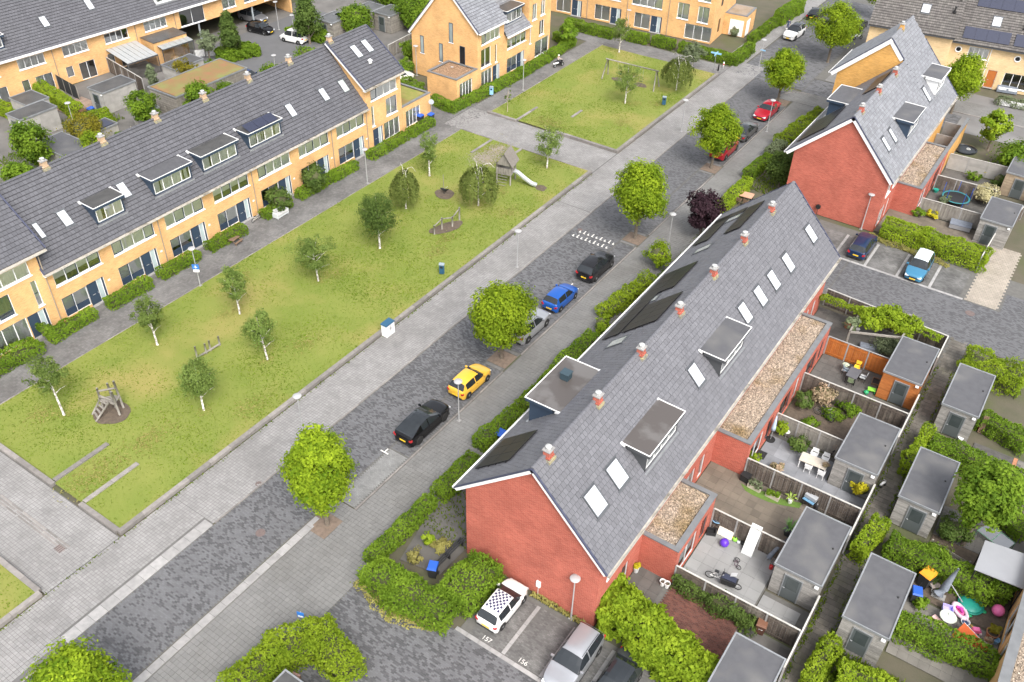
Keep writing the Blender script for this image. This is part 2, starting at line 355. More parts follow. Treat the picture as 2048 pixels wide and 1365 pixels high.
PV_WALK = M('paver_mid_grey', (.175, .172, .166), (.15, .147, .141), .6, .85, .2, 30, rnd=.10, c3=(.13, .126, .118), s3=.2)
PV_PATH = M('paver_path_grey', (.165, .16, .155), (.125, .12, .117), .5, .8, .2, 30, rnd=.22, c3=(.215, .21, .205), s3=.12)
PV_ROAD = M('road_brick', (.118, .118, .123), (.105, .105, .11), .7, .8, .2, 30, rnd=.4)
PV_BAY = M('bay_brick', (.14, .137, .132), (.105, .102, .098), .7, .75, .2, 30, rnd=.35, c3=(.18, .178, .17), s3=.5)
PV_ALLEY = M('alley_paver', (.155, .138, .118), (.10, .092, .078), .9, .85, .2, 25, rnd=.25, c3=(.11, .105, .07), s3=.4)
GROUND = M('earth', (.105, .09, .065), (.075, .075, .045), .6, .95, .4, 8, c3=(.07, .085, .03), s3=.2)
LAWN = M('lawn_turf', (.132, .174, .026), (.182, .203, .042), .3, .95, .55, 22, c3=(.24, .215, .062), s3=.16)
DRYG = M('dry_grass', (.36, .29, .14), (.22, .23, .06), 1.1, .95, .5, 18)
g = struct('ground', MB()._add([(-700, -700, -.06), (700, -700, -.06), (700, 900, -.06), (-700, 900, -.06)], [(0, 1, 2, 3)]), GROUND)
def sheet(name, rects, mat, z=0.):
    b = MB()
    for (x0, x1, y0, y1) in rects: b._add([(x0, y0, z), (x1, y0, z), (x1, y1, z), (x0, y1, z)], [(0, 1, 2, 3)])
    return struct(name, b, mat)
# --- carriageway of small dark bricks
road_r = [(-37, -32.15, 0, 112), (-32.15, -30.4, 27.6, 106.5), (-39.8, -30.6, 112, 165), (-30.6, -12, 111.6, 116.6)]
def not_pit(X, Y):
    m = np.ones(len(X), bool)
    for (tx, ty) in PITS: m &= ~((X > -32.2) & (np.abs(Y-ty) < 1.35))
    return m
PITS = [(-31.2, 25.4), (-31.3, 46.1), (-31.2, 68.3), (-31.2, 85.8), (-31.4, 106.9)]
road = sheet('road', road_r, JOINT, -.02)
pavers(road, [(-37, -32.15, 0, 66)], .21, .105, 0, PV_ROAD, .008, True, None, 300, .5, -.25, 'brick')
pavers(road, [(-37, -32.15, 66.1, 112)], .21, .105, 0, PV_ROAD, .008, True, None, 0, .4, -.25, 'far_brick')
pavers(road, [(-32.12, -30.45, 27.6, 33.2)], .21, .105, 0, M('bay_brick_pale', (.21, .21, .205), (.17, .17, .165), 1, .85, rnd=.18), .008, True, not_pit, 0, .5, .6, 'pale_bay_brick')
pavers(road, [(-32.12, -30.45, 33.3, 106.5)], .21, .105, 0, PV_ROAD, .008, True, not_pit, 0, .4, -.25, 'bay_brick')
pavers(road, [(-39.8, -30.6, 112.1, 150), (-30.6, -12, 111.7, 116.5)], .42, .21, 0, PV_ROAD, .01, True, None, 0, .35, -.5, 'junction_brick')
# --- pale footpath by the lawns, cross paths
path_r = [(-41.05, -37.12, 0, 116), (-75, -41.05, 11.75, 17.1), (-61.2, -41.05, 77.15, 82.75), (-66, -41.05, 109.8, 113.4), (-43, -39.9, 116, 165)]
path = sheet('footpath', path_r, JOINTL, -.02)
pavers(path, [(-41.05, -37.95, 5, 21.3), (-41.05, -37.12, 21.3, 70)], .22, .22, .005, PV_LIGHT, .018, False, None, 300, .55, .8)
pavers(path, [(-41.05, -37.12, 0, 5), (-37.95, -37.5, 5, 10.4), (-41.05, -37.12, 70, 116), (-75, -41.05, 11.75, 17.1), (-61.2, -41.05, 77.15, 82.75), (-43, -39.9, 116, 150)], .22, .22, .005, PV_LIGHT, .018, False, None, 0, .55, 1.2, 'far_paving_stone')
pavers(path, [(-66, -41.05, 109.8, 113.4)], .42, .21, .005, PV_PATH, .015, True, None, 0, .5, 1.5, 'brick_paver')
for x in (-44, -43.7): pass
# --- sidewalk in front of the red houses
walk_r = [(-32.1, -26.4, 0, 27.5), (-30.3, -26.3, 27.5, 108), (-32, -26, 116.7, 165), (-32.1, -25.2, 107.9, 111.5)]
walk = sheet('sidewalk', walk_r, JOINT, -.015)
def walk_keep(X, Y):
    m = np.ones(len(X), bool)
    for (tx, ty) in PITS: m &= ~((np.abs(X-tx) < .95) & (np.abs(Y-ty) < .95))
    m &= ~((X < -29.4) & (Y > 108) & ((X+29.4)**2+(Y-108.6)**2 > 2.7**2))
    return m
pavers(walk, [(-31.45, -26.4, 2, 25.7), (-32.1, -26.4, 25.7, 27.5), (-30.2, -26.3, 27.5, 80)], .30, .30, .03, PV_WALK, .016, False, walk_keep, 300, .5, .9)
pavers(walk, [(-30.2, -26.3, 80, 108), (-32.1, -25.2, 108, 111.5), (-30.5, -26, 116.8, 150)], .30, .30, .03, PV_WALK, .016, False, walk_keep, 0, .5, .9, 'far_paving_stone')
for (tx, ty) in PITS[1:]:
    pavers(walk, [(-32.1, -30.45, ty-1.3, ty-.95), (-32.1, -30.45, ty+.95, ty+1.3)], .30, .30, .03, PV_WALK, .012, False, None, 0, .5, 1, 'pit_edge_stone')
# --- darker path in front of the yellow terrace
lpath_r = [(-61.25, -58.75, 0, 77.1), (-61.25, -58.75, 77.1, 112), (-63.4, -61.25, 0, 77), (-72, -61.25, 77, 84)]
lpath = sheet('terrace_path', lpath_r, JOINT, -.022)
pavers(lpath, [(-63.35, -58.75, 10, 77.1), (-61.2, -58.75, 77.1, 112), (-72, -61.3, 77.2, 82)], .21, .21, .003, PV_PATH, .012, True, None, 0, .6, 1.8, 'brick')
# --- kerbs
kerb_run(path, (-37.06, 21.4), (-37.06, 112), .12, -.02, .035, KERB)
kerb_run(path, (-37.4, 10.5), (-37.4, 21.2), .78, -.02, .03, CONC, .9, 'ramp_slab')
kerb_run(path, (-37.06, 0), (-37.06, 10.4), .12, -.02, .035, KERB)
kerb_run(walk, (-31.8, 2), (-31.8, 25.6), .55, -.02, .045, CONC, .9, 'ramp_slab')
for a, b_ in zip([27.5]+[p[1]+1.3 for p in PITS[1:]], [p[1]-1.3 for p in PITS[1:]]+[108]):
    if b_ > a: kerb_run(walk, (-30.33, a), (-30.33, b_), .12, -.02, .05, KERB)
for i in range(8):
    a0 = math.pi/2*i/8+math.pi/2; a1 = math.pi/2*(i+1)/8+math.pi/2
    kerb_run(walk, (-29.4+2.8*math.cos(a0), 108.6+2.8*math.sin(a0)), (-29.4+2.8*math.cos(a1), 108.6+2.8*math.sin(a1)), .14, -.02, .06, KERB, 2)
kerb_run(lpath, (-58.68, 18), (-58.68, 77), .10, -.02, .06, KERB, 1.)
kerb_run(lpath, (-58.68, 83), (-58.68, 110), .10, -.02, .06, KERB, 1.)
for k, (tx, ty) in enumerate(PITS):
    b = MB(); n = 9; s = .9
    P_ = [(tx-s, ty-s, .02), (tx+s, ty-s, .02), (tx+s, ty+s, .02), (tx-s, ty+s, .02), (tx, ty, .075)]
    b._add(P_, [(0, 1, 4), (1, 2, 4), (2, 3, 4), (3, 0, 4)]); struct('tree_pit', b, M('pit_soil', (.20, .15, .115), (.13, .098, .075), 4, .95, .5, 12))
# --- lawns: turf sheet with kerb blocks
def lawn_z(x): return .05+.15*np.clip((np.asarray(x)+58.6)/17.3, 0, 1)
def make_lawn(x0, x1, y0, y1):
    nx, ny = int((x1-x0)/.5)+1, int((y1-y0)/.5)+1
    X, Y = np.meshgrid(np.linspace(x0, x1, nx), np.linspace(y0, y1, ny)); Z = lawn_z(X)+.05*(vnoise(X, Y, 3.1)-.5)
    V = np.stack([X.ravel(), Y.ravel(), Z.ravel()], 1); i = np.arange(nx*ny).reshape(ny, nx)
    Fq = np.stack([i[:-1, :-1].ravel(), i[:-1, 1:].ravel(), i[1:, 1:].ravel(), i[1:, :-1].ravel()], 1)
    o = link('lawn', npmesh('lawn', V, Fq, smooth=True), LAWN); o['kind'] = 'structure'; return o
def blades(name, rects, dens, parent=None, mat=L_GRASS, h=.05, zf=None, keep=None):
    P_ = []
    for (x0, x1, y0, y1) in rects:
        n = int((x1-x0)*(y1-y0)*dens); P_.append(np.stack([NR.uniform(x0, x1, n), NR.uniform(y0, y1, n)], 1))
    P_ = np.concatenate(P_)
    if keep is not None: P_ = P_[keep(P_[:, 0], P_[:, 1])]
    n = len(P_); z = lawn_z(P_[:, 0]) if zf is None else np.full(n, zf)
    a = NR.uniform(0, 2*np.pi, n); L = NR.uniform(.05, .13, n); hh = h*NR.uniform(.5, 1.3, n); ln = NR.normal(0, .05, (n, 2))
    dx, dy = np.cos(a)*L/2, np.sin(a)*L/2
    V = np.empty((n, 4, 3))
    for k, (sg, top) in enumerate([(-1, 0), (1, 0), (.7, 1), (-.7, 1)]):
        V[:, k, 0] = P_[:, 0]+sg*dx+top*ln[:, 0]; V[:, k, 1] = P_[:, 1]+sg*dy+top*ln[:, 1]; V[:, k, 2] = z+top*hh-.01
    pat = vnoise(P_[:, 0], P_[:, 1], 2.7, 5)*.6+vnoise(P_[:, 0], P_[:, 1], .8, 9)*.4
    o = link(name, npmesh(name, V.reshape(-1, 3), np.arange(n*4).reshape(-1, 4), rnd=np.clip(pat*.9+NR.random(n)*.5-.2, 0, 1)), mat, parent)
    return o
lawn1 = make_lawn(-58.62, -41.45, 17.4, 77.05); lawn2 = make_lawn(-58.62, -41.45, 82.9, 109.7); lawn3 = make_lawn(-58.6, -41.45, -5, 11.5)
def tough(X, Y):                               # worn turf shows the soil: fewer blades there
    return (vnoise(X, Y, 4.3, 21)*.65+vnoise(X, Y, 1.3, 4)*.35) > NR.random(len(X))*.75
tag(blades('grass', [(-58.6, -41.5, 17.5, 77), (-58.6, -41.5, 83, 109.6), (-56, -41.5, 4, 11.4)], 62, keep=tough), 'short mown grass on the lawns', 'grass', kind='stuff')
K_ = [((-41.3, 17.2), (-41.3, 77.1)), ((-41.48, 17.28), (-45.4, 17.28)), ((-45.3, 17.5), (-45.3, 21.8)), ((-48.35, 17.28), (-58.6, 17.28)), ((-48.6, 17.5), (-48.6, 21.8))]
for a, b_ in K_: kerb_run(lawn1, a, b_, .34, -.02, .30 if a[0] == -41.3 else .27, KERB, 1.9)
kerb_run(lawn1, (-41.5, 77.1), (-50.2, 77.1), .12, -.02, .2, KERB, 1.5); kerb_run(lawn1, (-54.3, 77.1), (-58.5, 77.1), .14, -.02, .12, KERB, 1.5)
kerb_run(lawn1, (-50.2, 77.0), (-50.2, 72.9), .3, -.02, .2, KERB, 1.4); kerb_run(lawn1, (-54.2, 76.9), (-54.2, 73), .3, -.02, .16, KERB, 1.4)
kerb_run(lawn2, (-41.3, 82.7), (-41.3, 109.8), .34, -.02, .34, KERB, 1.9); kerb_run(lawn2, (-41.48, 82.8), (-49.3, 82.8), .34, -.02, .34, KERB, 1.9)
kerb_run(lawn2, (-54.7, 82.6), (-58.8, 82.6), .34, -.02, .25, KERB, 1.9); kerb_run(lawn2, (-54.75, 82.8), (-54.75, 87.2), .3, -.02, .2, KERB, 1.4); kerb_run(lawn2, (-49.9, 87.3), (-49.9, 89.6), .3, -.02, .24, KERB, 1.2)
kerb_run(lawn3, (-41.3, 0), (-41.3, 11.6), .34, -.02, .3, KERB, 1.9); kerb_run(lawn3, (-41.48, 11.6), (-46.3, 11.6), .34, -.02, .27, KERB, 1.9)
def blob(name, c, rx, ry, z, mat, seed=1, n=26, amp=.18, rot=0, hump=.03):
    rs = random.Random(seed); ph = [rs.uniform(0, 6.3) for _ in range(4)]; b = MB(); pts = []
    for k in range(n):
        a = 2*math.pi*k/n; f = 1+amp*(.5*math.sin(2*a+ph[0])+.4*math.sin(3*a+ph[1])+.3*math.sin(5*a+ph[2])+.2*math.sin(9*a+ph[3]))
        x, y = rx*f*math.cos(a), ry*f*math.sin(a); pts.append((c[0]+x*math.cos(rot)-y*math.sin(rot), c[1]+x*math.sin(rot)+y*math.cos(rot), z))
    b._add(pts+[(c[0], c[1], z+hump)], [(k, (k+1) % n, n) for k in range(n)]); return struct(name, b, mat)
dry = [((-46.9, 19.3), 1.3, 2.2, 3), ((-46.6, 23.6), 1.1, 2.2, 4), ((-52.2, 75), 1.8, 2.0, 5), ((-51.3, 84.5), 2.2, 1.6, 6)]
def worn(centres, name='worn_turf', mat=L_DRY, k=420, lab='dry worn turf on the lawns'):
    P_ = np.concatenate([np.stack([NR.normal(c[0], rx*.55, int(k*rx*ry)), NR.normal(c[1], ry*.55, int(k*rx*ry))], 1) for c, rx, ry, _ in centres]); P_ = P_[(P_[:, 0] > -58.5) & (P_[:, 0] < -41.6)]; n = len(P_)
    a = NR.uniform(0, 6.28, n); L = NR.uniform(.03, .09, n); dx, dy = np.cos(a)*L, np.sin(a)*L; V = np.empty((n, 4, 3)); z = lawn_z(P_[:, 0])+.03
    for q, (u_, v_) in enumerate(((-1, -.4), (1, -.4), (1, .4), (-1, .4))): V[:, q, 0] = P_[:, 0]+u_*dx-v_*dy; V[:, q, 1] = P_[:, 1]+u_*dy+v_*dx; V[:, q, 2] = z+NR.uniform(0, .03, n)
    tag(link(name, npmesh(name, V.reshape(-1, 3), np.arange(n*4).reshape(-1, 4), rnd=NR.random(n)), mat), lab, 'grass', kind='stuff')
dry += [((NR.uniform(-57, -43), NR.uniform(20, 75)), .9, 1.3, 1) for _ in range(12)]+[((NR.uniform(-57, -43), NR.uniform(84, 108)), 1., 1.2, 1) for _ in range(5)]
dry += [((G(x, y, .1).x, G(x, y, .1).y), .55, .55, 1) for x, y in ((128, 830), (315, 690), (408, 822), (480, 628), (535, 720), (637, 563), (760, 497), (859, 352), (1094, 337), (1250, 208), (957, 412))]
worn(dry, k=130)
worn([((-52.1, 72.8), 1.6, 1.5, 0), ((-52.2, 75.2), 1.0, 1.4, 0)], 'sand_patch', M('pale_sand', (.30, .265, .22), (.24, .205, .165), 2, .95), 520, 'thin sandy patch in the turf by the playhouse')
# --- parking courts
court = sheet('parking_court', [(-26.4, 6, 2, 24.1), (-19.2, 2, 24.35, 28.6)], JOINT, -.02)
pavers(court, [(-26.35, -8, 12, 24.05)], .21, .105, 0, PV_ROAD, .008, True, None, 0, .5, -.25, 'brick')
pavers(court, [(-18.55, -16.3, 24.4, 28.3), (-16.0, -13.75, 24.4, 28.3), (-13.4, -11.1, 24.4, 28.3), (-10.8, -8.5, 24.4, 28.3)], .21, .105, 0, PV_BAY, .008, True, None, 0, .5, .9, 'bay_brick')
for x in (-16.15, -13.57, -10.95): kerb_run(court, (x, 24.4), (x, 28.3), .24, -.02, .012, CONC, .8, 'bay_strip')
kerb_run(court, (-19.4, 24.22), (-7, 24.22), .26, -.02, .02, CONC, .8, 'bay_strip')
court2 = sheet('far_parking_court', [(-17.8, 14, 70.2, 82.6)], JOINT, -.02)
pavers(court2, [(-13, 14, 70.3, 76.7), (-17, -13, 71, 76.7), (.4, 14, 76.7, 80)], .21, .105, 0, PV_ROAD, .008, True, None, 0, .4, -.25, 'brick')
for k in range(5):
    x0 = -17.5+2.95*k
    pavers(court2, [(x0+.2, x0+2.75, 77.0, 81.4)], .21, .105, 0, PV_BAY, .008, True, None, 0, .5, .9, 'bay_brick'); kerb_run(court2, (x0+.05, 77), (x0+.05, 81.4), .24, -.02, .012, CONC, .8, 'bay_strip')
kerb_run(court2, (-17.5, 76.85), (-2.7, 76.85), .26, -.02, .02, CONC, .8, 'bay_strip')
kerb_run(court2, (-12.4, 70.25), (-2.6, 70.25), .3, -.02, .05, KERB, 1)
pavers(court2, [(-2.6, 0.2, 76.9, 88)], .3, .3, 0, M('paver_sand', (.33, .29, .24), (.26, .23, .19), .8, .85, rnd=.12), .014, True, None, 0, .5, .8, 'sand_paver')
# --- alley between the sheds
alley = sheet('alley', [(-2.25, -.75, 20, 71)], JOINT, -.02)
pavers(alley, [(-2.2, -.8, 24, 70.5)], .28, .42, 0, PV_ALLEY, .02, True, None, 160, .6, 1.2)
# --- street in front of the cream houses
st = sheet('side_street', [(-24, 30, 112, 124.5)], PV_PATH, -.03)
pavers(st, [(-16, 8, 117.5, 121.6)], .6, .4, 0, PV_WALK, .02, True, None, 0, .4, 1.2, 'slab')
kerb_run(st, (-16, 117.2), (8, 118.6), .2, -.02, .05, KERB, 2)
yard = sheet('rear_yard', [(-104.5, -73.6, 20, 95), (-104.5, -78, 95, 125)], M('yard_paving', (.16, .15, .14), (.10, .095, .088), .5, .9, .3, 6), -.025)
drive = sheet('driveway', [(-101, -89.5, 72.5, 96)], M('driveway_brick', (.115, .115, .118), (.10, .10, .103), .8, .85, .3, 12), -.01)
# --- painted and set-in marks
PAINT = M('road_paint_white', (.72, .70, .66), (.52, .50, .47), 8, .8)
b = MB()
hump = MB()
h0 = G(1168, 462); 
for k in range(9):
    for r_ in (0, 1):
        x = -36.35+k*.46+(.2 if r_ else 0); L = .55 if k % 2 else .34
        hump.box(x, x+.10, 65.15+r_*.95, 65.15+r_*.95+L, .010, .016); hump.box(x+.1, x+.22, 65.15+r_*.95, 65.15+r_*.95+.10, .010, .016)
o = hump.build('hump_marking', PAINT); o['kind'] = 'structure'
def tmark(px, py, rot=0):
    c = G(px, py); b = MB(); b.box(c.x-.35, c.x+.35, c.y-.05, c.y+.05, .012, .018); b.box(c.x-.05, c.x+.05, c.y+.06, c.y+.4, .012, .018)
    o = b.build('bay_marking', PAINT); o['kind'] = 'structure'
for p in ((769, 905), (1141, 572)): tmark(*p)
def text_mesh(s, size):
    cu = bpy.data.curves.new('txt', 'FONT'); cu.body = s; cu.size = size; cu.align_x = 'CENTER'; cu.extrude = .003
    ob = bpy.data.objects.new('txt', cu); C.objects.link(ob); dg = bpy.context.evaluated_depsgraph_get()
    me = bpy.data.meshes.new_from_object(ob.evaluated_get(dg)); bpy.data.objects.remove(ob); return me
for s, x in (('157', -17.45), ('156', -14.9)):
    o = link('bay_number', text_mesh(s, .42), PAINT, None, (x, 24.5, .016)); o['kind'] = 'structure'
for px, py, r_ in ((521, 1066, .32), (517, 968, .22), (1160, 460, .25), (1940, 627, .4)):
    c = G(px, py); b = MB(); b.lathe((c.x, c.y, 0), [(r_, -.02), (r_, .012), (r_*.86, .014), (r_*.84, .008), (0.01, .01)], 18); o = b.build('manhole_cover', M('rusty_iron', (.16, .12, .11), (.11, .085, .08), 6, .8)); o['kind'] = 'structure'
b = MB(); c = G(119, 1098)
for k in range(4): b.box(c.x-.3+.16*k, c.x-.18+.16*k, c.y-.22, c.y+.22, .0, .018)
o = b.build('drain_grate', M('rusty_iron', (.16, .12, .11))); o['kind'] = 'structure'
for dy in (-.12, .12, .0):
    kerb_run(path, (-58, 14.55+dy*1.6), (-43, 14.55+dy*1.6), .14, -.02, .012, KERB, 1.2, 'gutter_stone')
# ================================================================== building kit
ZV = Vector((0, 0, 1))
class Slope:
    def __init__(s, E0, U, N, tan, L, run):
        s.E0, s.U, s.N, s.t, s.L, s.run = Vector(E0), Vector(U), Vector(N), tan, L, run
        s.nrm = (s.N*tan+ZV).normalized(); s.up = (-s.N+ZV*tan).normalized(); s.k = math.sqrt(1+tan*tan)
    def pt(s, a, h, n=0.): return s.E0+s.U*a-s.N*h+ZV*(h*s.t)+s.nrm*n
def deck(mb, sl, s0=None, s1=None, h0=0, h1=None, th=.16):
    s0 = 0 if s0 is None else s0; s1 = sl.L if s1 is None else s1; h1 = sl.run if h1 is None else h1
    mb.ob(sl.pt(s0, h0, -th), sl.U*(s1-s0), sl.pt(s0, h1)-sl.pt(s0, h0), sl.nrm*(th-.012))
def tiles(parent, sl, mat, w=.30, course=.345, s0=0, s1=None, h0=0, h1=None, n_ind=0, name='roof_tile', clip=None, th=.045, rag=.003, gp=.035):
    s1 = sl.L if s1 is None else s1; h1 = sl.run if h1 is None else h1
    n1 = int((s1-s0)/w); w = (s1-s0)/n1; n2 = int((h1-h0)*sl.k/course); cs = (h1-h0)*sl.k/n2
    a, b_ = np.meshgrid(np.arange(n1), np.arange(n2)); a = a.ravel(); b_ = b_.ravel()
    S = s0+w*(a+.5)+np.where(b_ % 2 == 1, w*.25, -w*.25)*(1 if th < .06 else 0); W = h0*sl.k+cs*b_
    if clip is not None: m = clip(S, W/sl.k); S, W = S[m], W[m]
    n = len(S); off = np.array([(-w/2+.009, 0, 0), (w/2-.009, 0, 0), (w/2-.009, cs-gp, 0), (-w/2+.009, cs-gp, 0), (-w/2+.009, 0, th), (w/2-.009, 0, th), (w/2-.009, cs-gp, .012), (-w/2+.009, cs-gp, .012)])
    B = np.array([sl.U, sl.up, sl.nrm]); P0 = np.array(sl.E0)-np.array(wl(parent))
    base = P0+S[:, None]*B[0]+W[:, None]*B[1]+NR.normal(0, rag, n)[:, None]*B[2]
    r = NR.random(n)-.5
    cam_p = np.array([0, 0, CAM_H])-np.array(wl(parent)); order = np.argsort(np.sum((base-cam_p)**2, 1)); ind, rest = order[:n_ind], order[n_ind:]
    o8 = off @ B
    if len(rest):
        V = (base[rest][:, None]+o8[None]).reshape(-1, 3); Fq = (np.arange(len(rest))[:, None, None]*8+BOXF[None]).reshape(-1, 4)
        o = link(name+'s', npmesh(name+'s', V, Fq, rnd=np.repeat(r[rest], 5)), mat, parent); o['kind'] = 'stuff'
    if len(ind):
        me = npmesh(name, o8, BOXF)
        for i in ind: o = link(name, me, mat, parent, base[i]); o['rv'] = float(r[i])
def ridge_caps(parent, p, q, mat, r_=.13, L=.42):
    p, q = Vector(p), Vector(q); d = q-p; n = int(d.length/L); u = d.normalized(); v = u.cross(ZV).normalized(); b = MB()
    for i in range(n):
        a = p+d*(i/n); e = p+d*((i+1)/n)-u*.012
        for k in range(4):
            t0, t1 = math.pi*k/4, math.pi*(k+1)/4
            f = lambda c, t, rr: c+v*math.cos(t)*rr*1.15+ZV*math.sin(t)*rr*.75
            b.poly([f(a, t0, r_), f(e, t0, r_*.93), f(e, t1, r_*.93), f(a, t1, r_)])
        b.poly([a+v*math.cos(math.pi*k/4)*r_*1.15+ZV*math.sin(math.pi*k/4)*r_*.75 for k in range(5)])
    return b.build('ridge_cap', mat, parent)
def facade(mb, O, U, N, L, z0, z1, ops, depth=.16):
    O, U, N = Vector(O), Vector(U), Vector(N)
    xs = sorted({0, L, *[a for o in ops for a in o[:2]]}); zs = sorted({z0, z1, *[a for o in ops for a in o[2:4]]})
    P = lambda s, z, n=0.: O+U*s+ZV*z+N*n
    for i in range(len(xs)-1):
        for j in range(len(zs)-1):
            cx, cz = (xs[i]+xs[i+1])/2, (zs[j]+zs[j+1])/2
            if any(o[0] < cx < o[1] and o[2] < cz < o[3] for o in ops): continue
            mb.poly([P(xs[i], zs[j]), P(xs[i+1], zs[j]), P(xs[i+1], zs[j+1]), P(xs[i], zs[j+1])])
    for a, b_, c, d in [o[:4] for o in ops]:
        for p, q in (((a, c), (b_, c)), ((b_, c), (b_, d)), ((b_, d), (a, d)), ((a, d), (a, c))):
            mb.poly([P(*p), P(*p, -depth), P(*q, -depth), P(*q)])
def window(parent, O, U, N, rect, cols=(1,), frame=WHITE, case=NAVY, curtain=None, sill=True, rows=None, name='window', setb=.10, dark=None):
    """cols: width weights, negative = opening casement with its own dark frame"""
    O, U, N = Vector(O), Vector(U), Vector(N); a, b_, c, d = rect; P = lambda s, z, n=0.: O+U*s+ZV*z+N*n
    def bar(mb, s0, s1, z0, z1, n0, n1): mb.ob(P(s0, z0, n0), U*(s1-s0), ZV*(z1-z0), N*(n1-n0))
    f = MB(); t = .065; n0, n1 = -setb-.05, -setb+.02
    bar(f, a, b_, c, c+t, n0, n1); bar(f, a, b_, d-t, d, n0, n1); bar(f, a, a+t, c+t, d-t, n0, n1); bar(f, b_-t, b_, c+t, d-t, n0, n1)
    tot = sum(abs(x) for x in cols); x = a+t; W = (b_-a-2*t); cells = []
    for i, cw in enumerate(cols):
        w_ = W*abs(cw)/tot; s0, s1 = x+(.02 if i else 0), x+w_-(.02 if i < len(cols)-1 else 0)
        cells.append((s0, s1, cw < 0)); x += w_
        if i < len(cols)-1: bar(f, x-.02-.012, x+.02+.012, c+t, d-t, n0, n1)
    fo = f.build(name, frame, parent)
    if sill: s = MB(); bar(s, a-.06, b_+.06, c-.07, c+.005, -.09, .07); s.build('sill', WHITE, fo)
    cf = MB()
    for s0, s1, op in cells:
        zz = [(c+t, d-t)] if not rows else [(c+t, c+t+(d-c-2*t)*rows-.015), (c+t+(d-c-2*t)*rows+.015, d-t)]
        if rows: bar(f if False else cf, s0, s1, c+t+(d-c-2*t)*rows-.015, c+t+(d-c-2*t)*rows+.015, n0, n1-.003)
        for k, (z0, z1) in enumerate(zz):
            if op:
                e = .05; bar(cf, s0, s1, z0, z0+e, n0, n1+.01); bar(cf, s0, s1, z1-e, z1, n0, n1+.01); bar(cf, s0, s0+e, z0+e, z1-e, n0, n1+.01); bar(cf, s1-e, s1, z0+e, z1-e, n0, n1+.01)
            if dark and k == 0 and rows:
                p = MB(); bar(p, s0, s1, z0, z1, n0+.02, n1-.02); p.build('panel', dark, fo); continue
            p = MB(); p.poly([P(s0, z0, -setb-.015), P(s1, z0, -setb-.015), P(s1, z1, -setb-.015), P(s0, z1, -setb-.015)]); p.build('pane', GLASS, fo)
    if cf.v: cf.build('casement', case, fo)
    if curtain is not None:
        kind = curtain if not isinstance(curtain, tuple) else curtain[0]; frac = (0, 1) if not isinstance(curtain, tuple) else curtain[1]
        cb = MB(); n = max(2, int((b_-a)*9)); m_ = CURT if kind in (1, 3) else (BLIND if kind == 2 else CURTT)
        z0c = c+t if kind != 2 else c+(d-c)*random.choice((.02, .02, .35, .5)); S0, S1 = a+(b_-a)*frac[0], a+(b_-a)*frac[1]
        for i in range(n):
            u0, u1 = S0+(S1-S0)*i/n, S0+(S1-S0)*(i+1)/n; o0 = .03*(i % 2) if kind != 2 else 0; o1 = .03*((i+1) % 2) if kind != 2 else 0
            cb.poly([P(u0, z0c, -setb-.045-o0), P(u1, z0c, -setb-.045-o1), P(u1, d-t, -setb-.045-o1), P(u0, d-t, -setb-.045-o0)])
        cb.build('curtain', m_, fo)
    return fo
def door(parent, O, U, N, rect, leaf=NAVY, side=True, wood=False, glass_top=False):
    """front door leaf, glazed side light and narrow solid panel"""
    O, U, N = Vector(O), Vector(U), Vector(N); a, b_, c, d = rect; P = lambda s, z, n=0.: O+U*s+ZV*z+N*n
    def bar(mb, s0, s1, z0, z1, n0, n1): mb.ob(P(s0, z0, n0), U*(s1-s0), ZV*(z1-z0), N*(n1-n0))
    f = MB(); n0, n1 = -.15, -.07; W = b_-a; x1 = a+W*.58 if side else b_; x2 = a+W*.85 if side else b_
    bar(f, a+.04, x1-.02, c+.05, d-.05, n0, n1); bar(f, a+.14, x1-.12, c+.2, c+.95, n1, n1+.012); bar(f, a+.14, x1-.12, c+1.05, d-.2, n1, n1+.012)
    fo = f.build('door', leaf, parent)
    e = MB()
    for s0 in ([a, x1-.02, x2-.02, b_-.04] if side else [a, b_-.04]): bar(e, s0, s0+.045, c, d, n0-.005, n1+.006)
    bar(e, a+.045, b_-.045, d-.05, d, n0-.005, n1+.006); e.build('door_frame', WHITE, fo)
    h = MB(); bar(h, a+W*.2, a+W*.36, c+.98, c+1.04, n1+.012, n1+.03); bar(h, x1-.14, x1-.10, c+.95, c+1.12, n1, n1+.06); h.build('letter_plate', STEEL, fo)
    if side:
        p = MB(); p.poly([P(x1+.03, c+.1, -.11), P(x2-.02, c+.1, -.11), P(x2-.02, d-.06, -.11), P(x1+.03, d-.06, -.11)]); p.build('pane', M('frosted_glass', (.46, .53, .53), (.36, .43, .44), 1.5, .15, coat=.8), fo)
        p = MB(); bar(p, x2+.03, b_-.05, c+.05, d-.06, n0, n1-.01); p.build('side_panel', leaf, fo)
    st_ = MB(); bar(st_, a, b_, c-.02, c+.06, -.12, .22); st_.build('doorstep', CONC, fo)
    return fo
def backing(mb, O, U, N, L, z0, z1, n=-.75):
    O, U, N = Vector(O), Vector(U), Vector(N); mb.ob(O+ZV*z0+N*n, U*L, ZV*(z1-z0), N*.02)
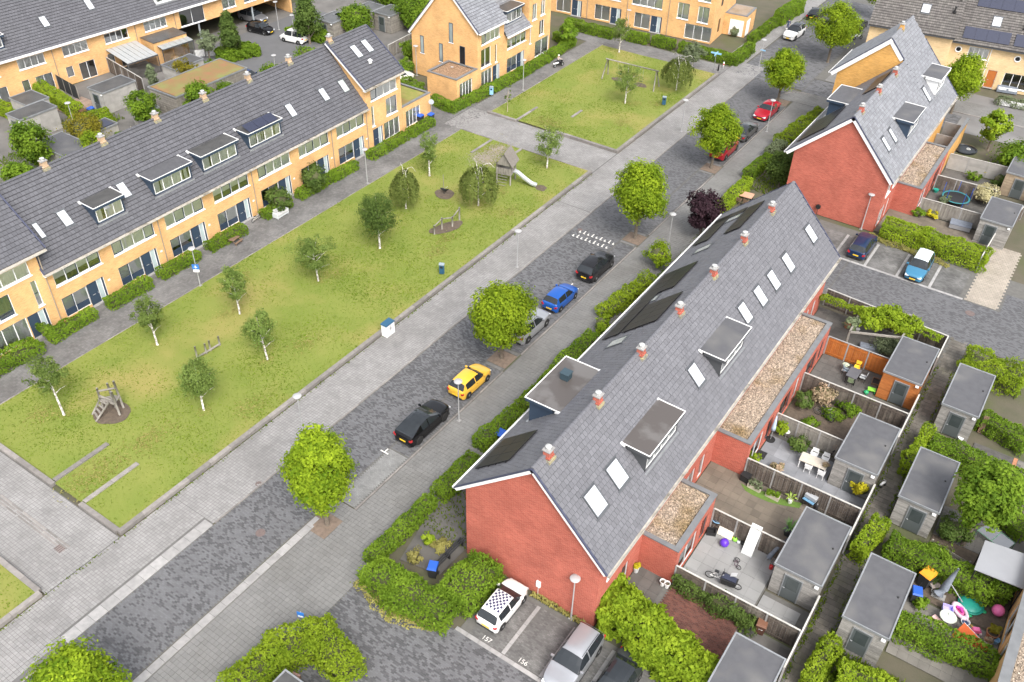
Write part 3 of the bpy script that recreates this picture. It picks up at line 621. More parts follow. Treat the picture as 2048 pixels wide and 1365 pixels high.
def chimney(parent, c, mat, w=.40, d=.46, h=.62):
    b = MB(); b.box(c[0]-w/2, c[0]+w/2, c[1]-d/2, c[1]+d/2, c[2]-.55, c[2]+h); b.box(c[0]-w/2-.05, c[0]+w/2+.05, c[1]-d/2-.05, c[1]+d/2+.05, c[2]+h*.18, c[2]+h*.32)
    o = b.build('chimney', mat, parent)
    k = MB(); k.box(c[0]-w/2-.06, c[0]+w/2+.06, c[1]-d/2-.06, c[1]+d/2+.06, c[2]+h, c[2]+h+.07); k.build('chimney_cap', CONC, o)
    k = MB(); k.lathe((c[0], c[1], c[2]+h+.07), [(.15, 0), (.15, .12), (.19, .14), (.19, .19), (.05, .25)], 10); k.build('flue', M('flue_pale', (.40, .40, .39), rough=.6), o)
    m_ = MB(); m_.box(c[0]-w/2-.14, c[0]+w/2+.14, c[1]-d/2-.1, c[1]+d/2+.1, c[2]-.16, c[2]+.045); m_.build('lead_flashing', M('lichen_lead', (.20, .19, .165), (.36, .32, .17), 5, .8, contrast=2), o)
SKYP = M('skylight_pane', (.56, .58, .61), (.46, .48, .52), .6, .12, coat=1.)
SKYG = M('skylight_grey', (.30, .34, .33), (.5, .52, .5), 1.2, .15, coat=1.)
def skylight(parent, sl, s, h, w=.78, l=1.4, pane=SKYP, frame=None, tilt=0):
    frame = frame or M('skylight_frame', (.09, .095, .105), (.07, .075, .08), 2, .45)
    f = MB(); t = .07; u = sl.up; base = sl.pt(s, h, .035)-u*(l/2)-sl.U*(w/2); nn = sl.nrm
    for o_, A, B_ in ((base, sl.U*w, u*t), (base+u*(l-t), sl.U*w, u*t), (base+u*t, sl.U*t, u*(l-2*t)), (base+u*t+sl.U*(w-t), sl.U*t, u*(l-2*t))): f.ob(o_, A, B_, nn*.085)
    f.ob(base-sl.U*.09-u*.12, sl.U*(w+.18), u*.11, nn*.03); f.ob(base-sl.U*.09+u*(l+.01), sl.U*(w+.18), u*.08, nn*.05)
    fo = f.build('skylight', frame, parent)
    p = MB(); p.ob(base+u*t+sl.U*t, sl.U*(w-2*t), u*(l-2*t), nn*.065); p.build('pane', pane, fo)
    return fo
def dormer(parent, sl, s0, s1, hf, H, side=NAVY, top=BITD, n=4, frame=WHITE, over=.16, curtains=True, drop=.12, trim=WHITE, solar=False):
    P = lambda s, h, z: sl.E0+sl.U*s-sl.N*h+ZV*z
    zb = hf*sl.t; zt = zb+H; hb = (zt)/sl.t
    c = MB()
    for s in (s0, s1-.09): c.extrude([P(s, hf, zb-.05), P(s, hf, zt), P(s, hb, zt)], sl.U*.09)
    c.ob(P(s0, hf, zt-.26), sl.U*(s1-s0), -sl.N*.1, ZV*.26); c.ob(P(s0, hf, zb-.05), sl.U*(s1-s0), -sl.N*.1, ZV*.22)
    o = c.build('dormer', side, parent)
    hb2 = min(hb+.1, sl.run); S0, S1 = s0-over, s1+over; D = Vector(-sl.N*(hb2-hf+.22)+ZV*.05); A = P(S0, hf-.22, zt-.03)
    MB().ob(A, sl.U*(S1-S0), D, ZV*.10).build('dormer_roof', top, o)
    f_ = MB()                                  # dark fascia under a thin pale roof edge
    for s in (S0-.04, S1): f_.ob(P(s, hf-.22, zt-.17), sl.U*.04, D*.78, ZV*.24)
    f_.ob(P(S0, hf-.22, zt-.17), sl.U*(S1-S0), sl.N*.04, ZV*.24); f_.build('fascia', side, o)
    t_ = MB()
    for s in (S0-.055, S1-.005): t_.ob(P(s, hf-.27, zt+.072), sl.U*.06, D*1.03, ZV*.045)
    t_.ob(P(S0, hf-.22, zt+.071), sl.U*(S1-S0), sl.N*.055, ZV*.045)
    t_.build('roof_edge', trim, o)
    for s in (S0-.14, S1-.08): MB().ob(P(s, hb2-.3, zt-.02), sl.U*.22, -sl.N*.42+ZV*.12, ZV*.08).build('corner_flashing', M('flashing_pale', (.5, .5, .5), rough=.5), o)
    fm = MB(); x0, x1, z0, z1 = s0+.14, s1-.14, zb+.17, zt-.27; t = .06
    fm.ob(P(x0, hf+.02, z0), sl.U*(x1-x0), sl.N*-.05, ZV*t); fm.ob(P(x0, hf+.02, z1-t), sl.U*(x1-x0), sl.N*-.05, ZV*t)
    for i in range(n+1):
        xx = x0+(x1-x0-t)*i/n; fm.ob(P(xx, hf+.018, z0), sl.U*t, sl.N*-.05, ZV*(z1-z0))
    fm.build('window_frame', frame, o)
    for i in range(n):
        a = x0+(x1-x0)*i/n+.03; b_ = x0+(x1-x0)*(i+1)/n-.03; p = MB(); p.poly([P(a, hf+.045, z0), P(b_, hf+.045, z0), P(b_, hf+.045, z1), P(a, hf+.045, z1)]); p.build('pane', GLASS, o)
    cb = MB(); m_ = int((x1-x0)*8)
    for i in range(m_):
        if random.random() < .12: continue
        a = x0+(x1-x0)*i/m_; b_ = x0+(x1-x0)*(i+1)/m_; cb.poly([P(a, hf+.075+.03*(i % 2), z0), P(b_, hf+.075+.03*((i+1) % 2), z0), P(b_, hf+.075+.03*((i+1) % 2), z1), P(a, hf+.075+.03*(i % 2), z1)])
    if curtains: cb.build('curtain', CURT, o)
    bk = MB(); bk.ob(P(s0+.1, hf+.5, zb), sl.U*(s1-s0-.2), -sl.N*.02, ZV*(H-.1)); bk.build('inner_wall', DARKIN, o)
    fl = MB(); fl.ob(P(s0-.1, hf-.16, zb-.165*sl.t+.04), sl.U*(s1-s0+.2), -sl.N*.2, ZV*.2*sl.t*.4+ZV*.02); fl.build('lead_apron', ZINC, o)
    if solar:
        for i in range(3):
            p = MB(); L_ = (s1-s0-.5)/3; q = P(s0+.25+L_*i, hf-.1, zt+.12); p.ob(q, sl.U*(L_-.04), (P(s0+.25+L_*i, hf+.9, zt+.52)-q), ZV*.03); p.build('solar_panel', SOLARB, o)
    return o
def solar(parent, sl, s0, h0, nx, ny, pw=1.0, pl=1.65, mat=SOLAR, land=False):
    if land: pw, pl = pl, pw
    for i in range(nx):
        for j in range(ny):
            b = MB(); q = sl.pt(s0, h0, .11)+sl.U*(i*(pw+.02))+sl.up*(j*(pl+.02)); b.ob(q, sl.U*pw, sl.up*pl, sl.nrm*.04); o = b.build('solar_panel', mat, parent)
    r = MB()
    for j in range(ny):
        for f in (.2, .8): r.ob(sl.pt(s0, h0, .04)+sl.up*(j*(pl+.02)+pl*f)-sl.U*.06, sl.U*(nx*(pw+.02)+.1), sl.up*.04, sl.nrm*.068)
    r.build('panel_rail', BLACKM, parent)
def gutter(parent, p, q, N, mat=GUT, w=.17, h=.13):
    p, q, N = Vector(p), Vector(q), Vector(N); b = MB(); d = q-p; b.ob(p, d, N*.02, ZV*h); b.ob(p+N*.02, d, N*(w-.04), ZV*.02); b.ob(p+N*(w-.02), d, N*.02, ZV*h)
    b.ob(p+N*.02+ZV*.02, d, N*(w-.04), ZV*.03); return b.build('gutter', mat, parent)
def downpipe(parent, p, z0, z1, mat=None):
    b = MB(); b.tube([(p[0], p[1], z0), (p[0], p[1], z1)], .045, 8); b.build('downpipe', mat or M('downpipe_paint', (.30, .25, .19), rough=.6), parent)
def verge(parent, sl, s, out, mat=WHITE, wd=.24, th=.05, cap=True, h0=0, h1=None):
    h1 = sl.run if h1 is None else h1
    b = MB(); d = sl.pt(s, h1)-sl.pt(s, h0); b.ob(sl.pt(s, h0, -wd), d, sl.U*(th*out), sl.nrm*(wd-.02)); o = b.build('verge_board', mat, parent)
    if cap: c = MB(); c.ob(sl.pt(s, h0, -.02)-sl.U*(.03*out), d, sl.U*((th+.07)*out), sl.nrm*.085); c.build('verge_cap', M('verge_cap_navy', (.05, .055, .09), rough=.5), o)
    return o
def gravel_top(parent, x0, x1, y0, y1, z, dens=230, mat=GRAV):
    b = MB(); b.poly([(x0, y0, z), (x1, y0, z), (x1, y1, z), (x0, y1, z)]); b.build('gravel_bed', mat, parent)
    n = int((x1-x0)*(y1-y0)*dens); P0 = wl(parent); s = NR.uniform(.035, .095, n)
    V, Fq = boxes_np(NR.uniform(x0+.04, x1-.04, n)-P0[0], NR.uniform(y0+.04, y1-.04, n)-P0[1], s, s*NR.uniform(.6, 1.3, n), z-.02-P0[2], z+NR.uniform(.012, .05, n)-P0[2])
    V = V.reshape(-1, 8, 3); V[:, 4:] += NR.normal(0, .012, (n, 4, 3)); V = V.reshape(-1, 3)
    o = link('gravel', npmesh('gravel', V, Fq, rnd=np.repeat(NR.random(n)-.35, 5)), mat, parent); o['kind'] = 'stuff'
def coping(parent, x0, x1, y0, y1, z, w=.34, mat=None, sides='wens'):
    mat = mat or M('coping_grey', (.175, .18, .185), (.13, .135, .14), 2, .6); b = MB()
    if 'e' in sides: b.box(x1-w, x1+.05, y0-.05, y1+.05, z, z+.09)
    if 's' in sides: b.box(x0, x1-w-.003, y0-.05, y0+w*.8, z, z+.088)
    if 'n' in sides: b.box(x0, x1-w-.003, y1-w*.8, y1+.05, z, z+.088)
    if 'w' in sides: b.box(x0-.05, x0+w, y0+w*.8+.003, y1-w*.8-.003, z, z+.088)
    b.build('coping', mat, parent)
X1, Y1 = Vector((1, 0, 0)), Vector((0, 1, 0))
# ================================================================== near red terrace
def red_terrace(name, label, y0, n_units, un, ridge, right, left, exts, near=True):
    xr, zr = ridge; L = n_units*un
    T = E(name, (-17.4, y0, 0), label, 'house')
    yb, ye = y0-.2, y0+L+.2
    R = Slope((right[0], yb, right[1]), Y1, X1, (zr-right[1])/(right[0]-xr), ye-yb, right[0]-xr)
    Lf = Slope((left[0], yb, left[1]), Y1, -X1, (zr-left[1])/(xr-left[0]), ye-yb, xr-left[0])
    return T, R, Lf
UN = 5.52; Y0 = 28.95
T1, SR, SLf = red_terrace('red_terrace', 'long red brick terrace with grey tiled roof beside the parked cars and a checked-roof car', Y0, 7, UN, (-17.42, 10.93), (-12.25, 5.58), (-22.8, 6.0), None)
yE = Y0+7*UN
wl1 = MB(); wl1.poly([(-22.1, Y0, 0), (-12.75, Y0, 0), (-12.75, Y0, 5.95), (-17.42, Y0, 10.72), (-22.1, Y0, 6.45)])
wl1.poly([(-12.75, yE, 0), (-22.1, yE, 0), (-22.1, yE, 6.45), (-17.42, yE, 10.72), (-12.75, yE, 5.95)])
def rear_ops(k): return [(k*UN+.5, k*UN+2.4, .05, 2.25), (k*UN+3.1, k*UN+4.0, .05, 2.25), (k*UN+1.0, k*UN+2.6, 3.4, 4.7), (k*UN+3.4, k*UN+4.8, 3.4, 4.7)]
ops = [o for k in range(7) for o in rear_ops(k)]
facade(wl1, (-12.75, Y0, 0), Y1, X1, 7*UN, 0, 5.95, ops)
fops = [o for k in range(7) for o in ((k*UN+.6, k*UN+2.6, .8, 2.3), (k*UN+3.4, k*UN+4.6, 0.05, 2.3), (k*UN+.8, k*UN+4.6, 3.5, 4.9))]
facade(wl1, (-22.1, yE, 0), -Y1, -X1, 7*UN, 0, 6.45, fops)
wl1.build('wall', RED, T1)
bk = MB(); backing(bk, (-12.75, Y0+.3, 0), Y1, X1, 7*UN-.6, .02, 5.5); backing(bk, (-22.1, yE-.3, 0), -Y1, -X1, 7*UN-.6, .02, 5.5); bk.build('inner_wall', DARKIN, T1)
for i, o in enumerate(ops): window(T1, (-12.75, Y0, 0), Y1, X1, o, (1, 1) if o[1]-o[0] > 1.5 else (1,), frame=PALEG, curtain=random.choice((None, 1, None)), sill=o[2] > 1)
for i, o in enumerate(fops):
    if i % 3 == 1: door(T1, (-22.1, yE, 0), -Y1, -X1, o, NAVY, False)
    else: window(T1, (-22.1, yE, 0), -Y1, -X1, o, (1, 1, 1), curtain=1)
rb = MB(); deck(rb, SR); deck(rb, SLf); ROOF1 = rb.build('roof', UNDER, T1)
tiles(ROOF1, SR, ROOF, .30, .345, n_ind=300); tiles(ROOF1, SLf, ROOF, .30, .345, name='street_side_roof_tile')
ridge_caps(ROOF1, (-17.42, Y0-.2, 10.93+.02), (-17.42, yE+.2, 10.95), ROOF)
for s, out in ((0, -1), (SR.L, 1)): verge(T1, SR, s, out); verge(T1, SLf, s, out)
gutter(T1, SR.pt(0, -.02, -.05)-ZV*.1, SR.pt(SR.L, -.02, -.05)-ZV*.1, X1, w=.2)
gutter(T1, SLf.pt(0, -.02, -.05)-ZV*.1, SLf.pt(SLf.L, -.02, -.05)-ZV*.1, -X1, WHITE, w=.2)
for k in range(7): chimney(T1, (-17.3, 30.15+5.4*k, 10.72), RED)
for s, h in ((2.33, 2.36), (4.83, 2.37)): skylight(T1, SR, s, h, 1.28, 1.55)
for s, h in ((15.5, 2.4), (23.7, 2.45), (26.4, 2.38), (28.95, 2.36), (31.9, 2.34), (37.0, 2.36)): skylight(T1, SR, s, h, 1.1, 1.5)
skylight(T1, SLf, 15.3, 2.4, 1.1, 1.6, SKYG); skylight(T1, SLf, 21.8, 1.7, .95, 1.4, SKYG); skylight(T1, SLf, 30.0, 2.0, .95, 1.6, SKYG); skylight(T1, SLf, 35.5, 2.2, .95, 1.5, SKYG)
BITW = M('bitumen_wet', (.125, .117, .112), (.085, .075, .07), .5, .3, contrast=5)
dormer(T1, SR, 6.75, 11.0, 1.42, 1.62, CHAR, BITW, 4, over=.2); dormer(T1, SR, 17.4, 21.4, 1.4, 1.62, CHAR, BITU, 3, over=.2)
dm = dormer(T1, SLf, 6.5, 11.0, 1.0, 2.0, NAVY, BITW, 4, over=.15)
b = MB(); p = SLf.pt(9.3, 1.9, 0); b.box(p.x-.28, p.x+.28, p.y-.28, p.y+.28, 9.02, 9.5); b.box(p.x-.32, p.x+.32, p.y-.32, p.y+.32, 9.5, 9.55); b.build('ventilation_box', M('vent_teal', (.035, .06, .075), rough=.5), dm)
solar(T1, SLf, 1.5, .5, 3, 2, mat=SOLAR); solar(T1, SLf, 16.7, .6, 6, 1, 1.0, 1.65); solar(T1, SLf, 16.7, 2.0, 4, 2, 1.0, 1.65); solar(T1, SLf, 22.8, .5, 4, 2, 1.0, 1.65); solar(T1, SLf, 32.0, .4, 5, 1); solar(T1, SLf, 31.6, 2.9, 5, 1); solar(T1, SLf, 36.0, .3, 1, 2)
# white charge point on the gable
b = MB(); c = G(1081, 1170, .8); b.box(c.x-.14, c.x+.14, Y0-.12, Y0-.002, .9, 1.4); b.tube([(c.x, Y0-.06, .9), (c.x, Y0-.06, .05)], .015, 5); b.build('charge_point', WHITEP, T1)
def extension(parent, y0, y1, x0=-12.75, x1=-10.33, z=3.05, brick=RED, ops=None):
    b = MB()
    b.poly([(x0, y0, 0), (x1, y0, 0), (x1, y0, z), (x0, y0, z)]); b.poly([(x1, y1, 0), (x0, y1, 0), (x0, y1, z), (x1, y1, z)])
    n = round((y1-y0)/UN); oo = [o for k in range(n) for o in ((k*UN+.5, k*UN+3.1, .05, 2.25), (k*UN+3.7, k*UN+4.7, .05, 2.25))]
    facade(b, (x1, y0, 0), Y1, X1, y1-y0, 0, z, oo)
    w = b.build('extension', brick, parent); bk = MB(); backing(bk, (x1, y0+.1, 0), Y1, X1, y1-y0-.2, .02, z-.4, -.7); bk.poly([(x0, y0, z-.2), (x1, y0, z-.2), (x1, y1, z-.2), (x0, y1, z-.2)]); bk.build('inner_wall', DARKIN, w)
    for i, o in enumerate(oo): window(parent, (x1, y0, 0), Y1, X1, o, (1, 1) if i % 2 == 0 else (1,), frame=CHAR if i % 3 else PALEG, curtain=None, sill=False, name='garden_door')
    coping(w, x0+.02, x1, y0, y1, z, sides='ens'); gravel_top(w, x0, x1-.3, y0+.25, y1-.25, z-.06)
    return w
extension(T1, Y0+UN, Y0+2*UN); extension(T1, Y0+3*UN, Y0+6*UN)
for yy in (Y0+UN*.98, Y0+UN*2.1, Y0+UN*6.05): downpipe(T1, (-12.68, yy, 0), 3.2 if yy > 30 else 0, 5.4)
# ================================================================== second red terrace with ochre end
Y2 = 83.3; yR = Y2+3*5.5; yF = yR+7.8
T2, S2, S2L = red_terrace('red_terrace', 'shorter red brick terrace ending in a taller ochre part, behind the two cars in bays', Y2, 3, 5.5, (-17.35, 10.95), (-12.25, 5.62), (-22.9, 5.75), None)
S2 = Slope(S2.E0, Y1, X1, S2.t, yF+.2-(Y2-.2), S2.run); S2H = Slope(S2.pt(yR-Y2+.2, 0), Y1, X1, S2.t, yF+.2-yR, 7.05)
zt2 = S2.E0.z+S2.t*7.05; xt2 = S2.E0.x-7.05
S2HL = Slope((-24.65, yR-.2, 8.05), Y1, -X1, (zt2-8.05)/(xt2+24.65), yF+.4-yR, xt2+24.65)
S2L = Slope(S2L.E0, Y1, -X1, S2L.t, yR-Y2+.2, S2L.run)
b = MB(); b.poly([(-22.1, Y2, 0), (-12.75, Y2, 0), (-12.75, Y2, 5.95), (-17.35, Y2, 10.74), (-22.1, Y2, 6.25)])
o2 = [o for k in range(3) for o in [(a+k*(5.5-UN), b_+k*(5.5-UN), c, d) for a, b_, c, d in rear_ops(k)]]
facade(b, (-12.75, Y2, 0), Y1, X1, 16.5, 0, 5.95, o2); b.poly([(-22.1, yR, 0), (-22.1, Y2, 0), (-22.1, Y2, 6.3), (-22.1, yR, 6.3)]); b.build('wall', RED, T2)
for o in o2: window(T2, (-12.75, Y2, 0), Y1, X1, o, (1, 1) if o[1]-o[0] > 1.5 else (1,), frame=PALEG, curtain=random.choice((None, 1)), sill=o[2] > 1)
OCH = brickmat('ochre_brick', (.62, .33, .085), (.52, .26, .06), (.55, .36, .16))
b = MB(); b.poly([(-23.9, yR, 0), (-12.75, yR, 0), (-12.75, yR, 5.9), (xt2, yR, zt2-.2), (-23.9, yR, 8.5)]); b.poly([(-12.75, yF, 0), (-23.9, yF, 0), (-23.9, yF, 8.5), (xt2, yF, zt2-.2), (-12.75, yF, 5.9)])
b.poly([(-12.75, yR+.01, 0), (-12.75, yF, 0), (-12.75, yF, 5.9), (-12.75, yR+.01, 5.9)]); b.poly([(-23.9, yF, 0), (-23.9, yR, 0), (-23.9, yR, 8.5), (-23.9, yF, 8.5)]); b.build('ochre_wall', OCH, T2)
b = MB(); backing(b, (-12.75, Y2+.2, 0), Y1, X1, 16, .02, 5.5); b.build('inner_wall', DARKIN, T2)
b = MB(); deck(b, S2, 0, yR-Y2+.2); deck(b, S2L); deck(b, S2H); deck(b, S2HL); r2 = b.build('roof', UNDER, T2)
tiles(r2, S2, ROOFL, .33, .36, 0, yR-Y2+.2); tiles(r2, S2H, ROOFL, .33, .36, name='upper_roof_tile'); tiles(r2, S2L, ROOF, .33, .36, name='street_side_roof_tile'); tiles(r2, S2HL, ROOFL, .33, .36, name='upper_street_roof_tile')
ridge_caps(r2, (-17.35, Y2-.2, 10.97), (-17.35, yR, 10.97), ROOFL); ridge_caps(r2, (xt2, yR-.2, zt2+.02), (xt2, yF+.2, zt2+.02), ROOFL)
verge(T2, S2, 0, -1, wd=.34); verge(T2, S2L, 0, -1, wd=.34); verge(T2, S2HL, 0, -1, wd=.45); verge(T2, S2H, 0, -1, wd=.45, h0=5.25)
verge(T2, S2, S2.L-.0, 1)
gutter(T2, S2.pt(0, -.02, -.05)-ZV*.1, S2.pt(S2.L, -.02, -.05)-ZV*.1, X1, w=.2); gutter(T2, S2L.pt(0, -.02, -.05)-ZV*.1, S2L.pt(S2L.L, -.02, -.05)-ZV*.1, -X1, WHITE)
gutter(T2, S2HL.pt(0, -.02, -.05)-ZV*.1, S2HL.pt(S2HL.L, -.02, -.05)-ZV*.1, -X1, WHITE)
for y in (85.0, 90.4, 95.9): chimney(T2, (-17.3, y, 10.74), RED)
chimney(T2, (xt2, yR+3.6, zt2-.2), OCH)
for s, h in ((2.75, 2.19), (5.0, 2.2)): skylight(T2, S2, s, h, .8, 1.5)
skylight(T2, S2, 17.2, 2.16, .9, 1.7)
dormer(T2, S2, 7.35, 11.4, 1.2, 1.8, NAVY, BITU, 3, over=.2); dormer(T2, S2H, 18.9-(yR-Y2+.2)+.0, 22.6-(yR-Y2+.2), 1.55, 1.8, WHITE, BITU, 3, over=.2)
dormer(T2, S2L, 8.2, 12.4, 1.0, 1.75, NAVY, BITU, 3)
solar(T2, S2L, 1.2, .6, 6, 2); solar(T2, S2L, 9.0, 3.9, 5, 1)
o = extension(T2, Y2+5.5, Y2+5.5+2*UN)
b = MB(); b.box(-12.75, -10.33, Y2+5.5+2*UN+.02, Y2+5.5+2*UN+8, 0, .02); b.box(-10.62, -10.3, Y2+5.5+2*UN+.06, Y2+5.5+2*UN+9, 2.85, 3.12); b.build('side_parapet', M('coping_grey', (.175, .18, .185)), T2)
b = MB(); b.box(-10.55, -10.38, Y2+5.5+2*UN+.06, Y2+5.5+2*UN+9, 0, 2.85); b.build('garden_wall', OCH, T2)
for y_ in (102.2, 105.2, 109.0): MB().box(-12.7, -10.6, y_, y_+.14, 0, 1.95).build('yard_wall', CONC, T2)
# ================================================================== yellow terraces
def yel_windows(T, O, U, N, k, W, tall=False, flip=False, ww=None):
    """openings + fittings of one yellow house front, returned as opening rects and a builder"""
    s = k
    if not tall:
        up = (s+.75, s+W-.45, 3.42, 4.68); gw = (s+.75, s+3.1, .28, 2.2); dr = (s+3.1, s+4.78, .0, 2.24)
        def fit():
            cu = random.choice((1, 1, 2, 1, None))
            window(T, O, U, N, up, random.choice(((-1, 1.15, 1.15, -1), (1, -1.1, 1, -1.1), (-1, 1, 1, 1))), curtain=cu)
            window(T, O, U, N, gw, (-.8, 1), rows=.3, dark=NAVY, curtain=random.choice((1, 2, 2, None)), sill=False)
            door(T, O, U, N, dr)
        return [up, gw, dr], fit
    up = (s+.8, s+W-.6, 5.5, 6.75); mid = (s+3.15, s+W-.75, 2.95, 4.95); nar = (s+.75, s+1.2, 2.6, 4.95); dr = (s+.75, s+2.4, 0, 2.24); gw = (s+2.6, s+W-.5, .25, 2.3)
    if flip: up = (s+.4, s+W-.8, 5.5, 6.75); mid = (s+.5, s+2.9, 2.95, 4.95); nar = (s+W-1.15, s+W-.65, 2.55, 4.95); dr = (s+W-2.35, s+W-.65, 0, 2.24); gw = (s+.3, s+W-2.4, .25, 2.3)
    def fit():
        window(T, O, U, N, up, (-1, 1.1, 1.1, 1), curtain=1); window(T, O, U, N, mid, (1, -1.2), curtain=(4 if flip else 1)); window(T, O, U, N, nar, (1,), rows=.5, curtain=1); window(T, O, U, N, gw, (1, 1, 1), curtain=1, sill=False); door(T, O, U, N, dr)
    return [up, mid, nar, dr, gw], fit
# ---- left row along the long lawn
TL = E('yellow_terrace', (-63.5, 45, 0), 'long yellow brick terrace with four dormers facing the long lawn', 'house')
XW = -63.5; O0 = Vector((XW, 0, 0)); yL0, yL1, yL2, yL3 = 16.0, 28.25, 66.75, 72.5
b = MB(); opsA, fits = [], []
for k in range(7): r_, f_ = yel_windows(TL, O0, Y1, X1, 28.25+5.5*k, 5.5); opsA += r_; fits.append(f_)
sh = lambda rs, y: [(a-y, b_-y, c, d) for a, b_, c, d in rs]
facade(b, (XW, yL1, 0), Y1, X1, yL2-yL1, 0, 5.35, sh(opsA, yL1))
rT, fT = yel_windows(TL, O0, Y1, X1, yL2, 5.75, True); facade(b, (XW, yL2, 0), Y1, X1, yL3-yL2, 0, 7.5, sh(rT, yL2)); fits.append(fT)
rT0, fT0 = yel_windows(TL, O0, Y1, X1, 22.4, 5.85, True, True); facade(b, (XW, 22.4, 0), Y1, X1, 5.85, 0, 7.5, sh(rT0, 22.4)); fits.append(fT0)
rT1, fT1 = yel_windows(TL, O0, Y1, X1, 16.6, 5.8, True, True); facade(b, (XW, 16.6, 0), Y1, X1, 5.8, 0, 7.5, sh(rT1, 16.6)); fits.append(fT1)
XB = -73.4; zrt = 11.25; xrt = -68.2
b.poly([(XB, yL2, 5.2), (XW, yL2, 5.2), (XW, yL2, 7.45), (xrt, yL2, zrt-.2), (XB, yL2, 7.0)]); b.poly([(XW, yL3, 0), (XB, yL3, 0), (XB, yL3, 7.0), (xrt, yL3, zrt-.2), (XW, yL3, 7.45)])
b.poly([(XW, yL1, 5.2), (XB, yL1, 5.2), (XB, yL1, 7.0), (xrt, yL1, zrt-.2), (XW, yL1, 7.45)]); b.poly([(XB, yL3, 0), (XB, 16.6, 0), (XB, 16.6, 5.5), (XB, yL3, 5.5)])
b.build('wall', YEL, TL); [f_() for f_ in fits]
b = MB(); backing(b, (XW, 16.8, 0), Y1, X1, yL3-17, .02, 5.0); backing(b, (XW, 17, 5.3), Y1, X1, 11, 0, 1.6); backing(b, (XW, yL2+.1, 5.3), Y1, X1, 5.5, 0, 1.6); b.build('inner_wall', DARKIN, TL)
LS = Slope((-63.15, yL1, 5.2), Y1, X1, (10.75-5.2)/5.35, yL2-yL1, 5.35); LSb = Slope((-73.8, yL1, 5.2), Y1, -X1, (10.75-5.2)/5.3, yL2-yL1, 5.3)
TS = Slope((-63.1, yL2-.3, 7.35), Y1, X1, (zrt-7.35)/5.1, yL3-yL2+.6, 5.1); TSb = Slope((-73.7, yL2-.3, 6.9), Y1, -X1, (zrt-6.9)/5.5, yL3-yL2+.6, 5.5)
US = Slope((-63.1, 16.4, 7.35), Y1, X1, (zrt-7.35)/5.1, yL1+.75-16.4, 5.1); USb = Slope((-73.7, 16.4, 6.9), Y1, -X1, (zrt-6.9)/5.5, yL1+.75-16.4, 5.5)
b = MB(); [deck(b, s) for s in (LS, LSb, TS, TSb, US, USb)]; rl = b.build('roof', UNDER, TL)
tiles(rl, LS, ROOFD, .34, .36, gp=.06); tiles(rl, TS, ROOFD, .34, .36, gp=.06, name='end_roof_tile'); tiles(rl, US, ROOFD, .34, .36, name='high_roof_tile'); tiles(rl, LSb, ROOFD, .34, .36, name='rear_roof_tile')
ridge_caps(rl, (-68.5, yL1, 10.77), (-68.5, yL2, 10.77), ROOFD); ridge_caps(rl, (xrt, yL2-.3, zrt+.02), (xrt, yL3+.3, zrt+.02), ROOFD); ridge_caps(rl, (xrt, 16.4, zrt+.02), (xrt, yL1+.7, zrt+.02), ROOFD)
verge(TL, TS, 0, -1, wd=.3); verge(TL, TS, TS.L, 1, wd=.25); verge(TL, US, US.L, 1, wd=.25); verge(TL, LS, .02, -1, wd=.2, h1=1.6)
for s in (LS, TS, US): gutter(TL, s.pt(0, -.02, -.05)-ZV*.12, s.pt(s.L, -.02, -.05)-ZV*.12, X1, GUT, w=.2); bb = MB(); bb.ob(s.pt(0, -.0, -.05)-ZV*.3, s.U*s.L, -X1*.36, ZV*.19); bb.build('fascia', WHITE, TL)
for y in (33.7, 39.2, 44.8, 50.3, 55.8, 61.3): chimney(TL, (-68.5, y, 10.6), brickmat('chimney_yellow', (.50, .33, .2), (.43, .28, .16), (.5, .4, .3)) if 'chimney_yellow' not in MATS else MATS['chimney_yellow'])
chimney(TL, (xrt, 67.0, zrt-.15), MATS['chimney_yellow'])
for s, w_ in ((1.8, .5), (4.15, .82), (9.85, .82), (29.66, .82), (34.38, .82)): skylight(TL, LS, s, 2.25, w_, 1.42)
skylight(TL, LS, 37.28, 2.2, .9, 1.42, SKYG); skylight(TL, TS, 2.55, 3.3, .85, 1.6); skylight(TL, TS, 4.35, 3.35, .85, 1.6)
for s0, s1, m_, n_, so in ((6.08, 8.86, BITD, 3, 0), (11.88, 16.04, BITU, 4, 0), (17.29, 21.48, BITD, 4, 0), (22.91, 27.11, BITD, 4, 1)): dormer(TL, LS, s0, s1, 1.1, 1.6, NAVY, m_, n_, over=.1, solar=so)
b = MB(); b.lathe(TS.pt(3.1, 1.9, 0), [(.2, 0), (.2, .25), (.28, .3), (.1, .45)], 8); b.build('roof_vent', WHITE, TL)
for y in (28.4, 39.25, 50.2, 61.2, 66.6): downpipe(TL, (-63.44, y, 0), 0, 5.1 if y > 30 else 7.0)
for k in range(7):
    b = MB(); y = 28.25+5.5*k+5.05; b.box(XW+.002, XW+.02, y, y+.22, 1.55, 1.72); b.build('house_number_plate', WHITE, TL)
